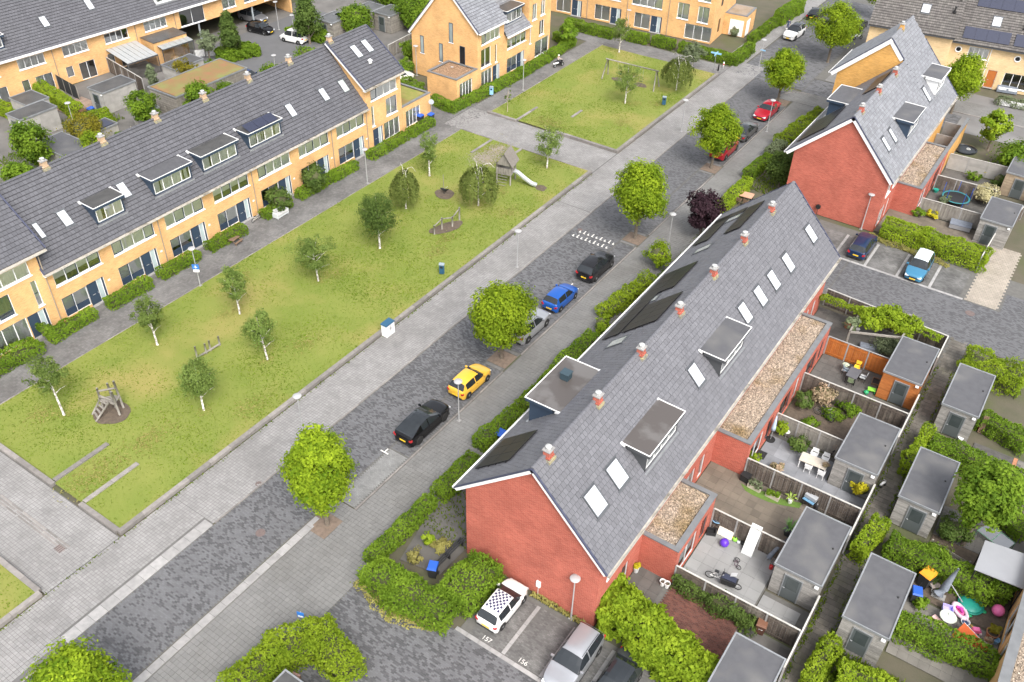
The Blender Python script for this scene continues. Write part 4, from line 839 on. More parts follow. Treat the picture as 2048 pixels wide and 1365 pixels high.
def yel_ext(T, x0, x1, y0, y1, z, roof='sedum', win=None):
    b = MB(); b.poly([(x0, y0, 0), (x1, y0, 0), (x1, y0, z), (x0, y0, z)]); b.poly([(x1, y1, 0), (x0, y1, 0), (x0, y1, z), (x1, y1, z)]); b.poly([(x0, y1, 0), (x0, y0, 0), (x0, y0, z), (x0, y1, z)])
    oo = [(.6, 3.2, .3, 2.3)]; facade(b, (x1, y0, 0), Y1, X1, y1-y0, 0, z, oo); w = b.build('side_extension', YEL, T); bk = MB(); bk.poly([(x0, y0, z-.15), (x1, y0, z-.15), (x1, y1, z-.15), (x0, y1, z-.15)]); backing(bk, (x1, y0+.2, 0), Y1, X1, y1-y0-.4, .1, z-.3); bk.build('inner_wall', DARKIN, w)
    window(T, (x1, y0, 0), Y1, X1, oo[0], (1, 1, 1, 1), curtain=1, sill=False); coping(w, x0, x1, y0, y1, z, .3)
    return w
w_ = yel_ext(TL, -68.0, XW, yL3+.02, 77.6, 3.0); b = MB(); b.box(-67.7, -63.85, yL3+.35, 77.3, 2.8, 2.96); b.build('sedum_roof', M('sedum', (.16, .19, .035), (.26, .22, .07), 1.5, .95, .4, 15, c3=(.20, .13, .05), s3=.6), w_)
# ---- block north of it (tall, low, tall)
TC = E('yellow_house_block', (-63.2, 95, 0), 'yellow brick block with plain gable wall and gravel-roofed annex facing the swing lawn', 'house')
XC = -63.2; OC = Vector((XC, 0, 0)); b = MB(); fits = []
r_, f_ = yel_windows(TC, OC, Y1, X1, 86.6, 5.6, True); facade(b, (XC, 86.6, 0), Y1, X1, 5.6, 0, 7.6, sh([(87.4, 91.3, 5.65, 6.95), (87.3, 89.4, 2.75, 5.1), (90.3, 90.75, 2.6, 4.9), (87.35, 89.7, .3, 2.3), (89.8, 91.4, 0, 2.3)], 86.6))
window(TC, OC, Y1, X1, (87.4, 91.3, 5.65, 6.95), (-1, 1, 1, 1), curtain=1); window(TC, OC, Y1, X1, (87.3, 89.4, 2.75, 5.1), (1, 1.2)); window(TC, OC, Y1, X1, (90.3, 90.75, 2.6, 4.9), rows=.5); window(TC, OC, Y1, X1, (87.35, 89.7, .3, 2.3), (1, 1, 1), curtain=1, sill=False); door(TC, OC, Y1, X1, (89.8, 91.4, 0, 2.3))
r_, f_ = yel_windows(TC, OC, Y1, X1, 92.2, 5.5); facade(b, (XC, 92.2, 0), Y1, X1, 5.5, 0, 5.5, sh(r_, 92.2)); fits.append(f_)
r3 = [(98.1, 98.5, 2.6, 4.9), (100.4, 101.6, 3.0, 5.0), (98.6, 99.7, 5.5, 7.6), (100.6, 101.7, 5.6, 7.6), (99.5, 102.9, .3, 2.5)]
facade(b, (XC, 97.7, 0), Y1, X1, 5.4, 0, 9.6, sh(r3, 97.7))
for o in r3: window(TC, OC, Y1, X1, o, (1, 1) if o[1]-o[0] > .6 else (1,), curtain=random.choice((1, None)))
XCB = -73.5; xm = -68.0; zm = 12.4
b.poly([(XCB, 86.6, 0), (XC, 86.6, 0), (XC, 86.6, 7.7), (xm, 86.6, zm-.2), (XCB, 86.6, 5.6)]); b.poly([(XC, 92.2, 5.3), (XCB, 92.2, 5.3), (XCB, 92.2, 5.6), (xm, 92.2, zm-.2), (XC, 92.2, 7.7)])
b.poly([(XCB, 97.7, 5.3), (XC, 97.7, 5.3), (XC, 97.7, 9.7), (xm, 97.7, 13.2), (XCB, 97.7, 7)]); b.poly([(XC, 103.1, 0), (XCB, 103.1, 0), (XCB, 103.1, 7), (xm, 103.1, 13.2), (XC, 103.1, 9.7)]); b.poly([(XCB, 103.1, 0), (XCB, 86.6, 0), (XCB, 86.6, 5.6), (XCB, 103.1, 5.6)])
b.build('wall', YEL, TC); [f() for f in fits]
b = MB(); backing(b, (XC, 86.8, 0), Y1, X1, 16, .02, 5); backing(b, (XC, 86.8, 5.4), Y1, X1, 5.2, 0, 1.8); backing(b, (XC, 97.9, 5.4), Y1, X1, 5, 0, 3.4); b.build('inner_wall', DARKIN, TC)
C1 = Slope((-62.8, 86.4, 7.5), Y1, X1, (zm-7.5)/5.2, 6.1, 5.2); C1b = Slope((-73.9, 86.4, 5.35), Y1, -X1, (zm-5.35)/5.9, 6.1, 5.9); C2 = Slope((-62.8, 92.4, 5.35), Y1, X1, 1.0, 5.4, 5.2); C2b = Slope((-73.8, 92.4, 4.8), Y1, -X1, 1.0, 5.4, 5.8)
C3 = Slope((-62.8, 97.4, 9.5), Y1, X1, .75, 6.0, 5.2); C3b = Slope((-73.8, 97.4, 6.9), Y1, -X1, 1.13, 6, 5.8)
b = MB(); [deck(b, s) for s in (C1, C1b, C2, C2b, C3, C3b)]; rc = b.build('roof', UNDER, TC)
for s in (C1, C2, C3): tiles(rc, s, ROOFL, .34, .36); gutter(TC, s.pt(0, -.02, -.05)-ZV*.12, s.pt(s.L, -.02, -.05)-ZV*.12, X1, WHITE, w=.2)
verge(TC, C1, 0, -1, wd=.3); verge(TC, C1b, 0, -1, wd=.3); verge(TC, C3, 0, -1, wd=.3)
dormer(TC, C2, 1.0, 4.6, .95, 1.7, NAVY, BITD, 3)
OG = Vector((XCB, 86.6, 0))
for r_ in ((1.4, 1.95, 3.0, 5.2), (4.4, 4.95, 2.6, 4.9), (6.0, 6.6, 5.4, 7.8), (7.6, 8.4, 2.9, 5.3)):
    g_ = MB(); P = lambda s, z, n: Vector((XCB+s, 86.6-n, z)); a, b_, c, d = r_
    for q in ((a, b_, c, c+.06), (a, b_, d-.06, d), (a, a+.06, c+.06, d-.06), (b_-.06, b_, c+.06, d-.06)): g_.box(XCB+q[0], XCB+q[1], 86.56, 86.598, q[2], q[3])
    fo = g_.build('window', NAVY, TC); p = MB(); p.box(XCB+a+.06, XCB+b_-.06, 86.575, 86.599, c+.06, d-.06); p.build('pane', M('gable_pane', (.12, .16, .17), (.4, .45, .44), .4, .1, coat=1) if a < 7 else M('black_pane', (.015, .016, .018), rough=.15), fo); s = MB(); s.box(XCB+a-.08, XCB+b_+.08, 86.5, 86.59, c-.09, c-.005); s.build('sill', WHITE, fo)
w_ = yel_ext(TC, -67.7, XC, 82.3, 86.58, 3.0); gravel_top(w_, -67.4, XC-.3, 82.6, 86.3, 2.93, 130, M('rust_gravel', (.30, .20, .13), (.19, .12, .07), 10, .95, rnd=.4))
# ---- rows rotated about five degrees: upper left and top centre
A5 = math.radians(5); U5 = Vector((math.sin(A5), math.cos(A5), 0)); N5 = Vector((math.cos(A5), -math.sin(A5), 0))
TU = E('yellow_terrace', (-105, 60, 0), 'yellow brick terrace behind the rear yards, with glass verandas and a car port underneath', 'house')
OU = Vector((-106.3, 40.0, 0)); b = MB(); ou, fu = [], []
for k in range(7):
    s = .6+5.6*k; up = (s+.9, s+4.2, 3.45, 4.7)
    rr = [up, (s+.7, s+1.6, .9 if k % 2 else .05, 2.2), (s+2.4, s+4.5, .05, 2.2)] if k < 6 else [(s+.6, s+4.4, 2.7, 4.9)]
    ou += rr
    def fit(rr=rr, k=k):
        window(TU, OU, U5, N5, rr[0], (1, 1, 1, 1) if k < 6 else (1, -1), curtain=random.choice((1, None, 1)))
        for q in rr[1:]: window(TU, OU, U5, N5, q, (1, -1) if q[1]-q[0] > 1.2 else (-1,), curtain=random.choice((1, 2, None)), sill=False, name='garden_door')
    fu.append(fit)
for s, w2, zz in ((41.6, 2.2, (3.3, 4.6)), (45.2, 2.0, (3.3, 4.6)), (48.6, 4.0, (2.8, 4.9))):
    q = (s, s+w2, *zz); ou.append(q); fu.append(lambda q=q: window(TU, OU, U5, N5, q, (1, 1) if q[1]-q[0] < 3 else (1, 1, 1), curtain=1))
facade(b, OU, U5, N5, 34.3, 0, 5.35, [o for o in ou if o[0] < 34]); facade(b, OU+U5*34.3, U5, N5, 20, 2.6, 5.35, [(a-34.3, b_-34.3, c, d) for a, b_, c, d in ou if a >= 34.2]); b.ob(OU+U5*34.3-N5*9, U5*20, N5*8.99, ZV*.0+ZV*2.6) if False else None
b.ob(OU+U5*34.1-N5*9, U5*.2, N5*8.98, ZV*2.6); b.ob(OU+U5*53-N5*9, U5*.3, N5*8.98, ZV*2.6)
b.build('wall', YEL, TU); [f() for f in fu]
b = MB(); backing(b, OU, U5, N5, 34, .02, 5.2); backing(b, OU+U5*34.3+ZV*2.7, U5, N5, 19.5, 0, 2.5); b.ob(OU+U5*34.3-N5*9+ZV*2.55, U5*19.5, N5*8.9, ZV*.05); b.ob(OU+U5*34.3-N5*9, U5*19.5, N5*.1, ZV*2.55); b.build('inner_wall', DARKIN, TU)
for s in (37.6, 46.5):
    b = MB(); p = OU+U5*s-N5*.3; b.tube([p, p+ZV*2.6], .13, 8); b.build('column', M('column_grey', (.28, .31, .33)), TU)
SU = Slope(OU+N5*.4+ZV*5.2, U5, N5, 1.0, 54.3, 6.2); b = MB(); deck(b, SU); ru = b.build('roof', UNDER, TU); tiles(ru, SU, ROOFD, .34, .36, gp=.06); gutter(TU, SU.pt(0, -.02, -.05)-ZV*.12, SU.pt(54.3, -.02, -.05)-ZV*.12, N5, WHITE, w=.28, h=.2)
for s, h in ((18.0, 2.2), (24.2, 2.6), (30.6, 2.5)): skylight(TU, SU, s, h, .85, 1.4)
dormer(TU, SU, 32.2, 36.2, 1.0, 1.5, WHITE, BITU, 4); dormer(TU, SU, 9.0, 12.2, 1.0, 1.5, NAVY, BITD, 3)
for s in (5.9, 17, 28.2, 34.0): downpipe(TU, OU+U5*s+N5*.06, 0, 5.0)
# verandas and annex
def veranda(s, w_, d, z0, z1, mat):
    V = E('veranda', OU+U5*(s+w_/2)+N5*d/2, 'glass-roofed veranda with dark posts against the rear of the yellow terrace' if s < 25 else 'pale polycarbonate veranda beside the flat-roofed annex', 'veranda')
    b = MB(); q = OU+U5*s+N5*.05
    for i in range(2): p = q+U5*(w_*i)+N5*d; b.tube([p, p+ZV*z0], .06, 6)
    b.ob(q+N5*d+ZV*(z0-.16), U5*w_, N5*.08, ZV*.16); b.build('frame', CHAR, V); n = 6
    for i in range(n):
        g_ = MB(); g_.ob(q+U5*(w_*i/n+.03)+ZV*z1, U5*(w_/n-.05), N5*(d+.1)+ZV*(z0-z1), ZV*.03); g_.build('roof_panel', mat, V)
    for i in range(3):
        g_ = MB(); p = q+U5*(w_*i/3+.05)+N5*(d-.02); g_.poly([p, p+U5*(w_/3-.1), p+U5*(w_/3-.1)+ZV*(z0-.2), p+ZV*(z0-.2)]); g_.build('pane', GLASS, V)
POLY = M('polycarbonate', (.34, .35, .35), (.29, .3, .3), 2, .3)
veranda(23.6, 4.3, 4.6, 2.3, 2.85, POLY); veranda(29.0, 4.6, 4.0, 2.4, 2.9, M('polycarbonate_clear', (.25, .27, .27), (.31, .32, .32), 2, .25))
b = MB(); b.ob(OU+U5*28.6+N5*.02, U5*4.9, N5*2.9, ZV*3.0); an = b.build('flat_annex', YEL, TU); b = MB(); b.ob(OU+U5*28.55+N5*.02+ZV*3.003, U5*5.0, N5*3.0, ZV*.07); b.build('annex_roof', BITD, an)
# ---- top centre row
TT = E('yellow_terrace', (-55, 119, 0), 'yellow brick row with navy front doors behind clipped hedges, beyond the swing lawn', 'house')
UT = Vector((math.cos(A5), math.sin(A5), 0)); NT = Vector((math.sin(A5), -math.cos(A5), 0)); OT = Vector((-46.7, 119.3, 0))-UT*34
b = MB(); ot, ft = [], []
for s in (.3, 6.6, 12.9, 19.2):
    if s > 19: continue
for k in range(4):
    s = 2.2+6.3*k-.0; W = 6.0
    up = (s+.6, s+5.2, 3.4, 5.0); gw = (s+1.2, s+3.6, .25, 2.35); dr = (s+3.7, s+5.4, 0, 2.35); ot += [up, gw, dr]
    ft.append(lambda up=up, gw=gw, dr=dr: (window(TT, OT, UT, NT, up, (-1, 1, 1, -1), curtain=1), window(TT, OT, UT, NT, gw, (-.8, 1), curtain=1, sill=False), door(TT, OT, UT, NT, dr)))
for o in ((28.6, 30.3, 2.7, 4.9), (31.6, 33.2, 2.7, 4.9), (28.6, 30.4, 5.6, 7.4), (31.4, 33.2, 5.6, 7.4), (30.0, 33.9, .2, 2.25)):
    ot.append(o); ft.append(lambda o=o: window(TT, OT, UT, NT, o, (1, -1.3) if o[2] > 2 else (1, 1, 1), curtain=1, sill=o[2] > 1))
facade(b, OT, UT, NT, 34, 0, 8.6, ot); b.poly([OT+UT*34, OT+UT*34-NT*9.5, OT+UT*34-NT*9.5+ZV*8.6, OT+UT*34+ZV*8.6]); b.build('wall', YEL, TT); [f() for f in ft]
b = MB(); backing(b, OT, UT, NT, 33.8, .02, 8.4); b.build('inner_wall', DARKIN, TT)
ST = Slope(OT+NT*.4+ZV*8.4, UT, NT, .9, 34.5, 5); b = MB(); deck(b, ST); rt = b.build('roof', UNDER, TT); tiles(rt, ST, ROOF, .34, .36)
for s in (2.2, 8.5, 14.8, 21.1, 27.4): downpipe(TT, OT+UT*s+NT*.06, 0, 8.2)
for z0, s0 in ((3.0, 35.9), ):
    for (q, sz) in (((33.99, 35.0), 0),): pass
for z0 in (1.0, 4.6):
    b = MB(); p = OT+UT*34.003-NT*2.4; b.ob(p+ZV*z0, -NT*.7, UT*.03, ZV*1.8); b.build('side_window', M('black_pane', (.015, .016, .018), rough=.15), TT)
# annex with gravel roof
q0 = OT+UT*34.02-NT*5.0; b = MB(); A_, B_ = UT*3.2, -NT*4.4; b.ob(q0, A_, B_, ZV*2.95); an = b.build('gravel_annex', YEL, TT)
b = MB(); b.ob(q0+ZV*2.953-UT*.0, A_+UT*.05, B_, ZV*.09); b.build('coping', M('coping_grey', (.175, .18, .185)), an); b = MB(); b.ob(q0+ZV*3.02+UT*.3-NT*.3, UT*2.6, -NT*3.8, ZV*.05); b.build('gravel_bed', GRAV, an)
b = MB(); b.ob(q0+UT*.9+NT*.02+ZV*.1, UT*2.0, NT*.03, ZV*2.2); b.build('glazed_door', CURT, an); b = MB(); b.ob(q0+UT*3.22-NT*.3+ZV*.1, UT*.02, -NT*1.6, ZV*2.2); b.build('side_glazing', CURT, an)
# ---- cream houses top right
A10 = math.radians(9); UC = Vector((math.cos(A10), math.sin(A10), 0)); NC = Vector((math.sin(A10), -math.cos(A10), 0)); OCR = Vector((-18.3, 126.2, 0))
TCR = E('cream_house_row', (-10, 128, 0), 'cream brick houses with brown pantiles, blue solar panels and wooden front doors', 'house')
b = MB(); oc, fc = [], []
for k in range(4):
    s = 7.0*k
    up = (s+3.4, s+5.8, 3.5, 4.9); dr = (s+7.0-.6, s+7.0+.55, .1, 2.4); gw = (s+8.4-7, s+11.4-7, .5, 2.4)
    if k == 0: gw = (s+2.0, s+4.4, .5, 2.4)
    oc += [up, dr]+([gw] if k else [])
    fc.append(lambda up=up, dr=dr, gw=gw, k=k: (window(TCR, OCR, UC, NC, up, (1, 1, 1, 1), curtain=1), door(TCR, OCR, UC, NC, dr, WOODO, False), window(TCR, OCR, UC, NC, gw, (1, 1, 1), rows=.4) if k else None))
facade(b, OCR, UC, NC, 28, 0, 5.5, oc); b.ob(OCR-UC*9+NC*.9, UC*10.2, -NC*9, ZV*6.0); b.build('wall', CREAM, TCR); [f() for f in fc]
b = MB(); backing(b, OCR, UC, NC, 28, .02, 5.3); b.build('inner_wall', DARKIN, TCR)
for k in range(4):
    for s_ in (1.6,):
        p = OCR+UC*(7*k+s_+.6)+ZV*4.3; ax = Matrix((UC, ZV, NC)).transposed(); b = MB(); b.torus(p+NC*.02, .34, .07, ax, 20, 6); fo = b.build('round_window', WHITE, TCR); b = MB(); b.lathe(p-NC*.01, [(.33, 0), (.33, .02), (.01, .02)], 20, ax); b.build('pane', M('black_pane', (.015, .016, .018), rough=.15), fo)
SC = Slope(OCR+NC*.45+ZV*5.35, UC, NC, .85, 28.5, 5.5); SW = Slope(OCR-UC*9.2+NC*1.3+ZV*5.95, UC, NC, .85, 10.6, 5.9)
b = MB(); deck(b, SC); deck(b, SW); rr = b.build('roof', UNDER, TCR); tiles(rr, SC, ROOFB, .26, .36, th=.07); tiles(rr, SW, ROOFB, .26, .36, name='wing_roof_tile', th=.07)
gutter(TCR, SC.pt(0, -.02, -.05)-ZV*.12, SC.pt(28, -.02, -.05)-ZV*.12, NC, CHAR, w=.14); gutter(TCR, SW.pt(0, -.02, -.05)-ZV*.12, SW.pt(10.6, -.02, -.05)-ZV*.12, NC, CHAR, w=.14)
solar(TCR, SC, 2.2, .45, 4, 1, 1.35, 1.65, SOLARB); solar(TCR, SC, 8.2, .45, 6, 1, 1.35, 1.65, SOLARB); solar(TCR, SC, 2.8, 4.0, 5, 1, 1.4, 1.65, SOLARB); solar(TCR, SC, 10.4, 4.0, 5, 1, 1.4, 1.65, SOLARB)
skylight(TCR, SC, 5.6, 2.7, 1.1, 1.4); skylight(TCR, SW, 6.2, 2.6, 1.1, 1.3)
for s, h, sl in ((8.9, 2.4, SC), (9.6, 3.5, SC), (9.6, 2.7, SW), (9.9, 4.2, SW)):
    b = MB(); p = sl.pt(s, h, 0); b.tube([p, p+ZV*.6], .09, 8); b.lathe(p+ZV*.6, [(.14, 0), (.14, .12), (.05, .2)], 8); b.box(p.x-.2, p.x+.2, p.y-.25, p.y+.2, p.z-.05, p.z+.1); b.build('roof_vent', BLACKM, TCR)
downpipe(TCR, OCR+UC*6.0+NC*.06, 0, 5.2, WHITE)
# ---- gravel-roofed building at the lower right corner
TB = E('yellow_house', (12, 42, 0), 'yellow brick house edge with gravel flat roof beside the toy-strewn patio', 'house')
b = MB(); ob_ = [(1.0, 2.8, .1, 2.3), (3.4, 4.6, .1, 2.3), (6.2, 8.8, .1, 2.3), (9.4, 10.6, .1, 2.3), (12.5, 15, .1, 2.3)]
facade(b, (7.55, 50, 0), -Y1, -X1, 22, 0, 3.0, ob_); b.poly([(12, 50, 0), (7.55, 50, 0), (7.55, 50, 3), (12, 50, 3)]); b.build('wall', YEL, TB)
for o in ob_: window(TB, (7.55, 50, 0), -Y1, -X1, o, (1, 1) if o[1]-o[0] > 1.5 else (1,), frame=PALEG, curtain=None, sill=False, name='garden_door')
b = MB(); backing(b, (7.55, 49.8, 0), -Y1, -X1, 21.6, .02, 2.7); b.poly([(7.6, 28, 2.8), (12, 28, 2.8), (12, 50, 2.8), (7.6, 50, 2.8)]); b.build('inner_wall', DARKIN, TB); coping(TB, 7.5, 12, 28, 50, 3.0, .5, sides='wn'); gravel_top(TB, 8.0, 12, 28, 49.5, 2.95, 120)
# ================================================================== vegetation
def unit(n):
    v = NR.normal(size=(n, 3)); return v/np.linalg.norm(v, axis=1)[:, None]
def leaves(P, Nn, size, asp=1.5):
    n = len(P); Nn = Nn/np.maximum(np.linalg.norm(Nn, axis=1)[:, None], 1e-6)
    t = np.cross(Nn, unit(n)); t /= np.maximum(np.linalg.norm(t, axis=1)[:, None], 1e-6); b = np.cross(Nn, t)
    s = np.broadcast_to(size, n)[:, None]*.5
    V = np.stack([P-t*s*asp, P+b*s*.85-Nn*s*.25, P+t*s*asp, P-b*s*.85-Nn*s*.25], 1)
    return V.reshape(-1, 3), np.arange(n*4).reshape(-1, 4)
def finish(name, V, Fq, rnd, mat, parent=None, loc=None, core=None, coremat=None):
    mi = np.zeros(len(Fq), int)
    if core is not None:
        cv, cf = core; Fq = np.concatenate([Fq, cf+len(V)]); V = np.concatenate([V, cv]); mi = np.concatenate([mi, np.ones(len(cf), int)]); rnd = np.concatenate([rnd, np.zeros(len(cf))])
    return link(name, npmesh(name, V, Fq, rnd=np.clip(rnd, 0, 1), mi=mi), [mat, coremat or TWIG], parent, loc)
def ball(r, n=8, m=5, zs=1.):
    V = [(r*math.sin(math.pi*(j+.001)/m)*math.cos(2*math.pi*i/n), r*math.sin(math.pi*(j+.001)/m)*math.sin(2*math.pi*i/n), zs*r*math.cos(math.pi*j/m)) for j in range(m+1) for i in range(n)]
    Fq = [(j*n+i, (j+1)*n+i, (j+1)*n+(i+1) % n, j*n+(i+1) % n) for j in range(m) for i in range(n)]
    return np.array(V), np.array(Fq)
def crown_pts(h0, h1, r, nc, per, rc, shape='ovoid', hollow=.5, offs=(0, 0)):
    P, Nn, R = [], [], []
    cz, hz = (h0+h1)/2, (h1-h0)/2; ph = NR.random(4)*6.28
    for i in range(nc):
        d = unit(1)[0]; f = hollow+(1-hollow)*NR.random()**.5
        c = d*f; z = c[2]
        if shape == 'ovoid': k = 1.02-.20*z-.16*z*z*(z > 0)
        elif shape == 'cone': k = (1-z)*.55+.12
        else: k = 1.
        az = math.atan2(c[1], c[0]); lump = (.80+.32*NR.random())*(1+.13*math.sin(2*az+ph[0]+2*z)+.10*math.sin(3*az+ph[1]-3*z)+.07*math.sin(5*az+ph[2]+4*z))
        ctr = np.array([offs[0]+c[0]*(r-rc*.6)*k*lump, offs[1]+c[1]*(r-rc*.6)*k*lump, cz+z*(hz-rc*.5)])
        q = unit(per); rad = (NR.random(per)**.45)*rc*(.7+.6*NR.random()); p = ctr+q*rad[:, None]*np.array([1, 1, .8])
        out = p-np.array([offs[0], offs[1], cz-hz*.35]); out /= np.linalg.norm(out, axis=1)[:, None]
        P.append(p); Nn.append(q*.45+out*.8+np.array([0, 0, .25])+NR.normal(0, .42, (per, 3))); tone = NR.random()
        R.append(.02+.58*tone+.4*NR.random(per))
    return np.concatenate(P), np.concatenate(Nn), np.concatenate(R)
def trunk(parent, path, rad, mat, limbs=(), name='trunk'):
    b = MB(); b.tube(path, rad, 8)
    for pth, rr in limbs: b.tube(pth, rr, 5)
    b.v = [tuple(Vector(v)) for v in b.v]; return b.build(name, mat, parent, smooth=True, local=True)
def tree(name, base, h, r, mat, label, kind='lime', group=None, bark=BARK, h0=None, lean=(0, 0), nc=None, leaf=.21, per=70, z=0., cat='tree'):
    base = Vector((base[0], base[1], z)); T = E(name, base, label, cat, group); h0 = h*.27 if h0 is None else h0
    lx, ly = lean; tr = (.045+.014*h)*(.45 if name == 'sapling' else .7 if 'birch' in name else 1)
    mid = Vector((lx*.5, ly*.5, h*.45)); top = Vector((lx, ly, h*.86)); limbs = []
    for i in range(7):
        a = i*2.4+random.random(); zz = h0*.9+(h-h0)*.1*i*.8; st_ = Vector((lx*zz/h, ly*zz/h, zz)); e = st_+Vector((math.cos(a)*r*.75, math.sin(a)*r*.75, (h-h0)*.28)); limbs.append(([st_, (st_+e)/2+Vector((0, 0, .1)), e], [tr*.42, tr*.28, tr*.1]))
    if kind == 'weep': limbs += [([(lx, ly, h*.7), (lx+math.cos(a)*r*.25, ly+math.sin(a)*r*.25, h*.98), (lx+math.cos(a)*r*.55, ly+math.sin(a)*r*.55, h*1.02), (lx+math.cos(a)*r*.8, ly+math.sin(a)*r*.8, h*.9)], [tr*.4, tr*.32, tr*.26, tr*.12]) for a in (2.6, 5.6, .6)]
    trunk(T, [(0, 0, -.05), (0, 0, .12), Vector((0, 0, 0)).lerp(mid, .5), mid, top], [tr*1.5, tr*1.05, tr*.95, tr*.75, tr*.2], bark, limbs)
    if kind == 'weep':
        P, Nn, R = [], [], []
        for i in range(nc or 70):
            a = NR.random()*6.28; rr = r*(.25+.75*NR.random()**.5); tp = np.array([lx+math.cos(a)*rr*.6, ly+math.sin(a)*rr*.6, h*(.98-.22*(rr/r)**2)]); bt = np.array([lx+math.cos(a)*rr, ly+math.sin(a)*rr, h0+NR.random()*h*.22])
            n = per; t = NR.random(n)**.8; p = tp+(bt-tp)*t[:, None]+np.stack([np.cos(a)*np.sin(t*3.1)*r*.16, np.sin(a)*np.sin(t*3.1)*r*.16, 0*t], 1)+NR.normal(0, .07, (n, 3))
            P.append(p); Nn.append(np.stack([np.full(n, math.cos(a)), np.full(n, math.sin(a)), np.full(n, .35)], 1)+NR.normal(0, .3, (n, 3))); R.append(.6*NR.random()+.4*NR.random(n))
        P, Nn, R = map(np.concatenate, (P, Nn, R))
    else:
        rc = {'lime': r*.30, 'birch': r*.24, 'cone': r*.34, 'round': r*.3}.get(kind, r*.3); n_ = nc or {'lime': 95, 'birch': 46, 'cone': 90, 'round': 60}.get(kind, 60)
        P, Nn, R = crown_pts(h0, h, r, n_, per, rc, {'lime': 'ovoid', 'cone': 'cone'}.get(kind, 'ball'), .45 if kind != 'birch' else .3, (lx*.75, ly*.75))
        if kind == 'birch':
            e = 60*12; n = len(P)//6; P2 = P[:n].copy(); P2[:, :2] += NR.normal(0, r*.14, (n, 2)); P2[:, 2] -= NR.random(n)*h*.12; P = np.concatenate([P, P2]); Nn = np.concatenate([Nn, Nn[:n]]); R = np.concatenate([R, R[:n]])
    V, Fq = leaves(P, Nn, leaf*NR.uniform(.6, 1.25, len(P)))
    finish('crown', V, Fq, R, mat, T); return T
def tree_px(name, bp, ty, wpx, mat, label, kind='lime', z=0., hk=.94, **k):
    b = G(*bp, z); h = (height_at(b, ty)-z)*hk; r = wpx/2/px_per_m((b.x, b.y, h*.6)); return tree(name, b, h, r, mat, label, kind, z=z, **k)
def hedge(pts, h, w, mat, label, dens=165, leaf=.12, rough=.085, group=None, z=0., cat='hedge', name='hedge', zb=0.):
    """pts: world (x, y) along the middle of the hedge"""
    P, Nn, cores = [], [], []; o0 = Vector((pts[0][0], pts[0][1], zb)); cv, cf = [], []
    ph = NR.random()*50
    for i in range(len(pts)-1):
        a, b = np.array(pts[i][:2]), np.array(pts[i+1][:2]); d = b-a; L = np.linalg.norm(d); u = d/L; v = np.array([-u[1], u[0]])
        a2 = a-u*w*(.5 if i else .0)*.8; L2 = L+(w*.4 if i else 0)
        for face, area in (('t', L2*w), ('l', L2*h), ('r', L2*h), ('s', w*h), ('e', w*h)):
            n = max(4, int(area*dens))
            s = NR.random(n)*L2; t = (NR.random(n)-.5)*w; zz = NR.random(n)**.8*h
            if face == 't': nn = np.array([0, 0, 1.]); zz = np.full(n, h)
            elif face == 'l': t = np.full(n, w/2); nn = np.array([v[0], v[1], .25])
            elif face == 'r': t = np.full(n, -w/2); nn = np.array([-v[0], -v[1], .25])
            elif face == 's': s = np.zeros(n); nn = np.array([-u[0], -u[1], .25])
            else: s = np.full(n, L2); nn = np.array([u[0], u[1], .25])
            rnd_ = np.clip((zz/h-.8)/.2, 0, 1)                       # rounded shoulders
            if face != 't': t = t*(1-.22*rnd_**2); s = s if face in 'lr' else s+(L2*.5-s)/L2*.3*rnd_
            else: e = np.maximum(np.abs(t)/(w/2)-.75, 0)/.25; zz = zz-.14*h*e*e*.6
            x = a2[0]+u[0]*s+v[0]*t; y = a2[1]+u[1]*s+v[1]*t
            bump = (vnoise(x+ph, y+zz*1.7, .9, 2)-.5)*rough*3.4+(vnoise(x+ph, y+zz, .35, 7)-.5)*rough*1.6
            p = np.stack([x, y, zz], 1)+nn*bump[:, None]+NR.normal(0, rough*.28, (n, 3)); p[:, 2] = np.maximum(p[:, 2], .02)
            P.append(p); Nn.append(nn+NR.normal(0, .55, (n, 3)))
        k = len(cv); q = min(.14+rough, w*.3); hh = h-.16-rough*1.5
        for zc in (0, hh):
            for (ss, tt) in ((q, -w/2+q), (L2-q, -w/2+q), (L2-q, w/2-q), (q, w/2-q)): cv.append((a2[0]+u[0]*ss+v[0]*tt, a2[1]+u[1]*ss+v[1]*tt, zc))
        cf += [(k+4, k+5, k+6, k+7), (k, k+1, k+5, k+4), (k+1, k+2, k+6, k+5), (k+2, k+3, k+7, k+6), (k+3, k, k+4, k+7)]
    P, Nn = np.concatenate(P), np.concatenate(Nn); P[:, 2] += zb
    pat = vnoise(P[:, 0]+ph, P[:, 1]+P[:, 2], .8, 11); R = .12+.5*pat+.38*NR.random(len(P))
    c0 = np.array([o0.x, o0.y, zb]); V, Fq = leaves(P-c0, Nn, leaf*NR.uniform(.6, 1.3, len(P)))
    o = finish(name, V, Fq, R, mat, None, o0, (np.array(cv)+np.array([0, 0, zb])-c0, np.array(cf)))
    return tag(o, label, cat, group)
def hpx(pts, h, w, mat, label, **k): return hedge([tuple(G(x, y, h+k.get('zb', 0)))[:2] for x, y in pts], h, w, mat, label, **k)
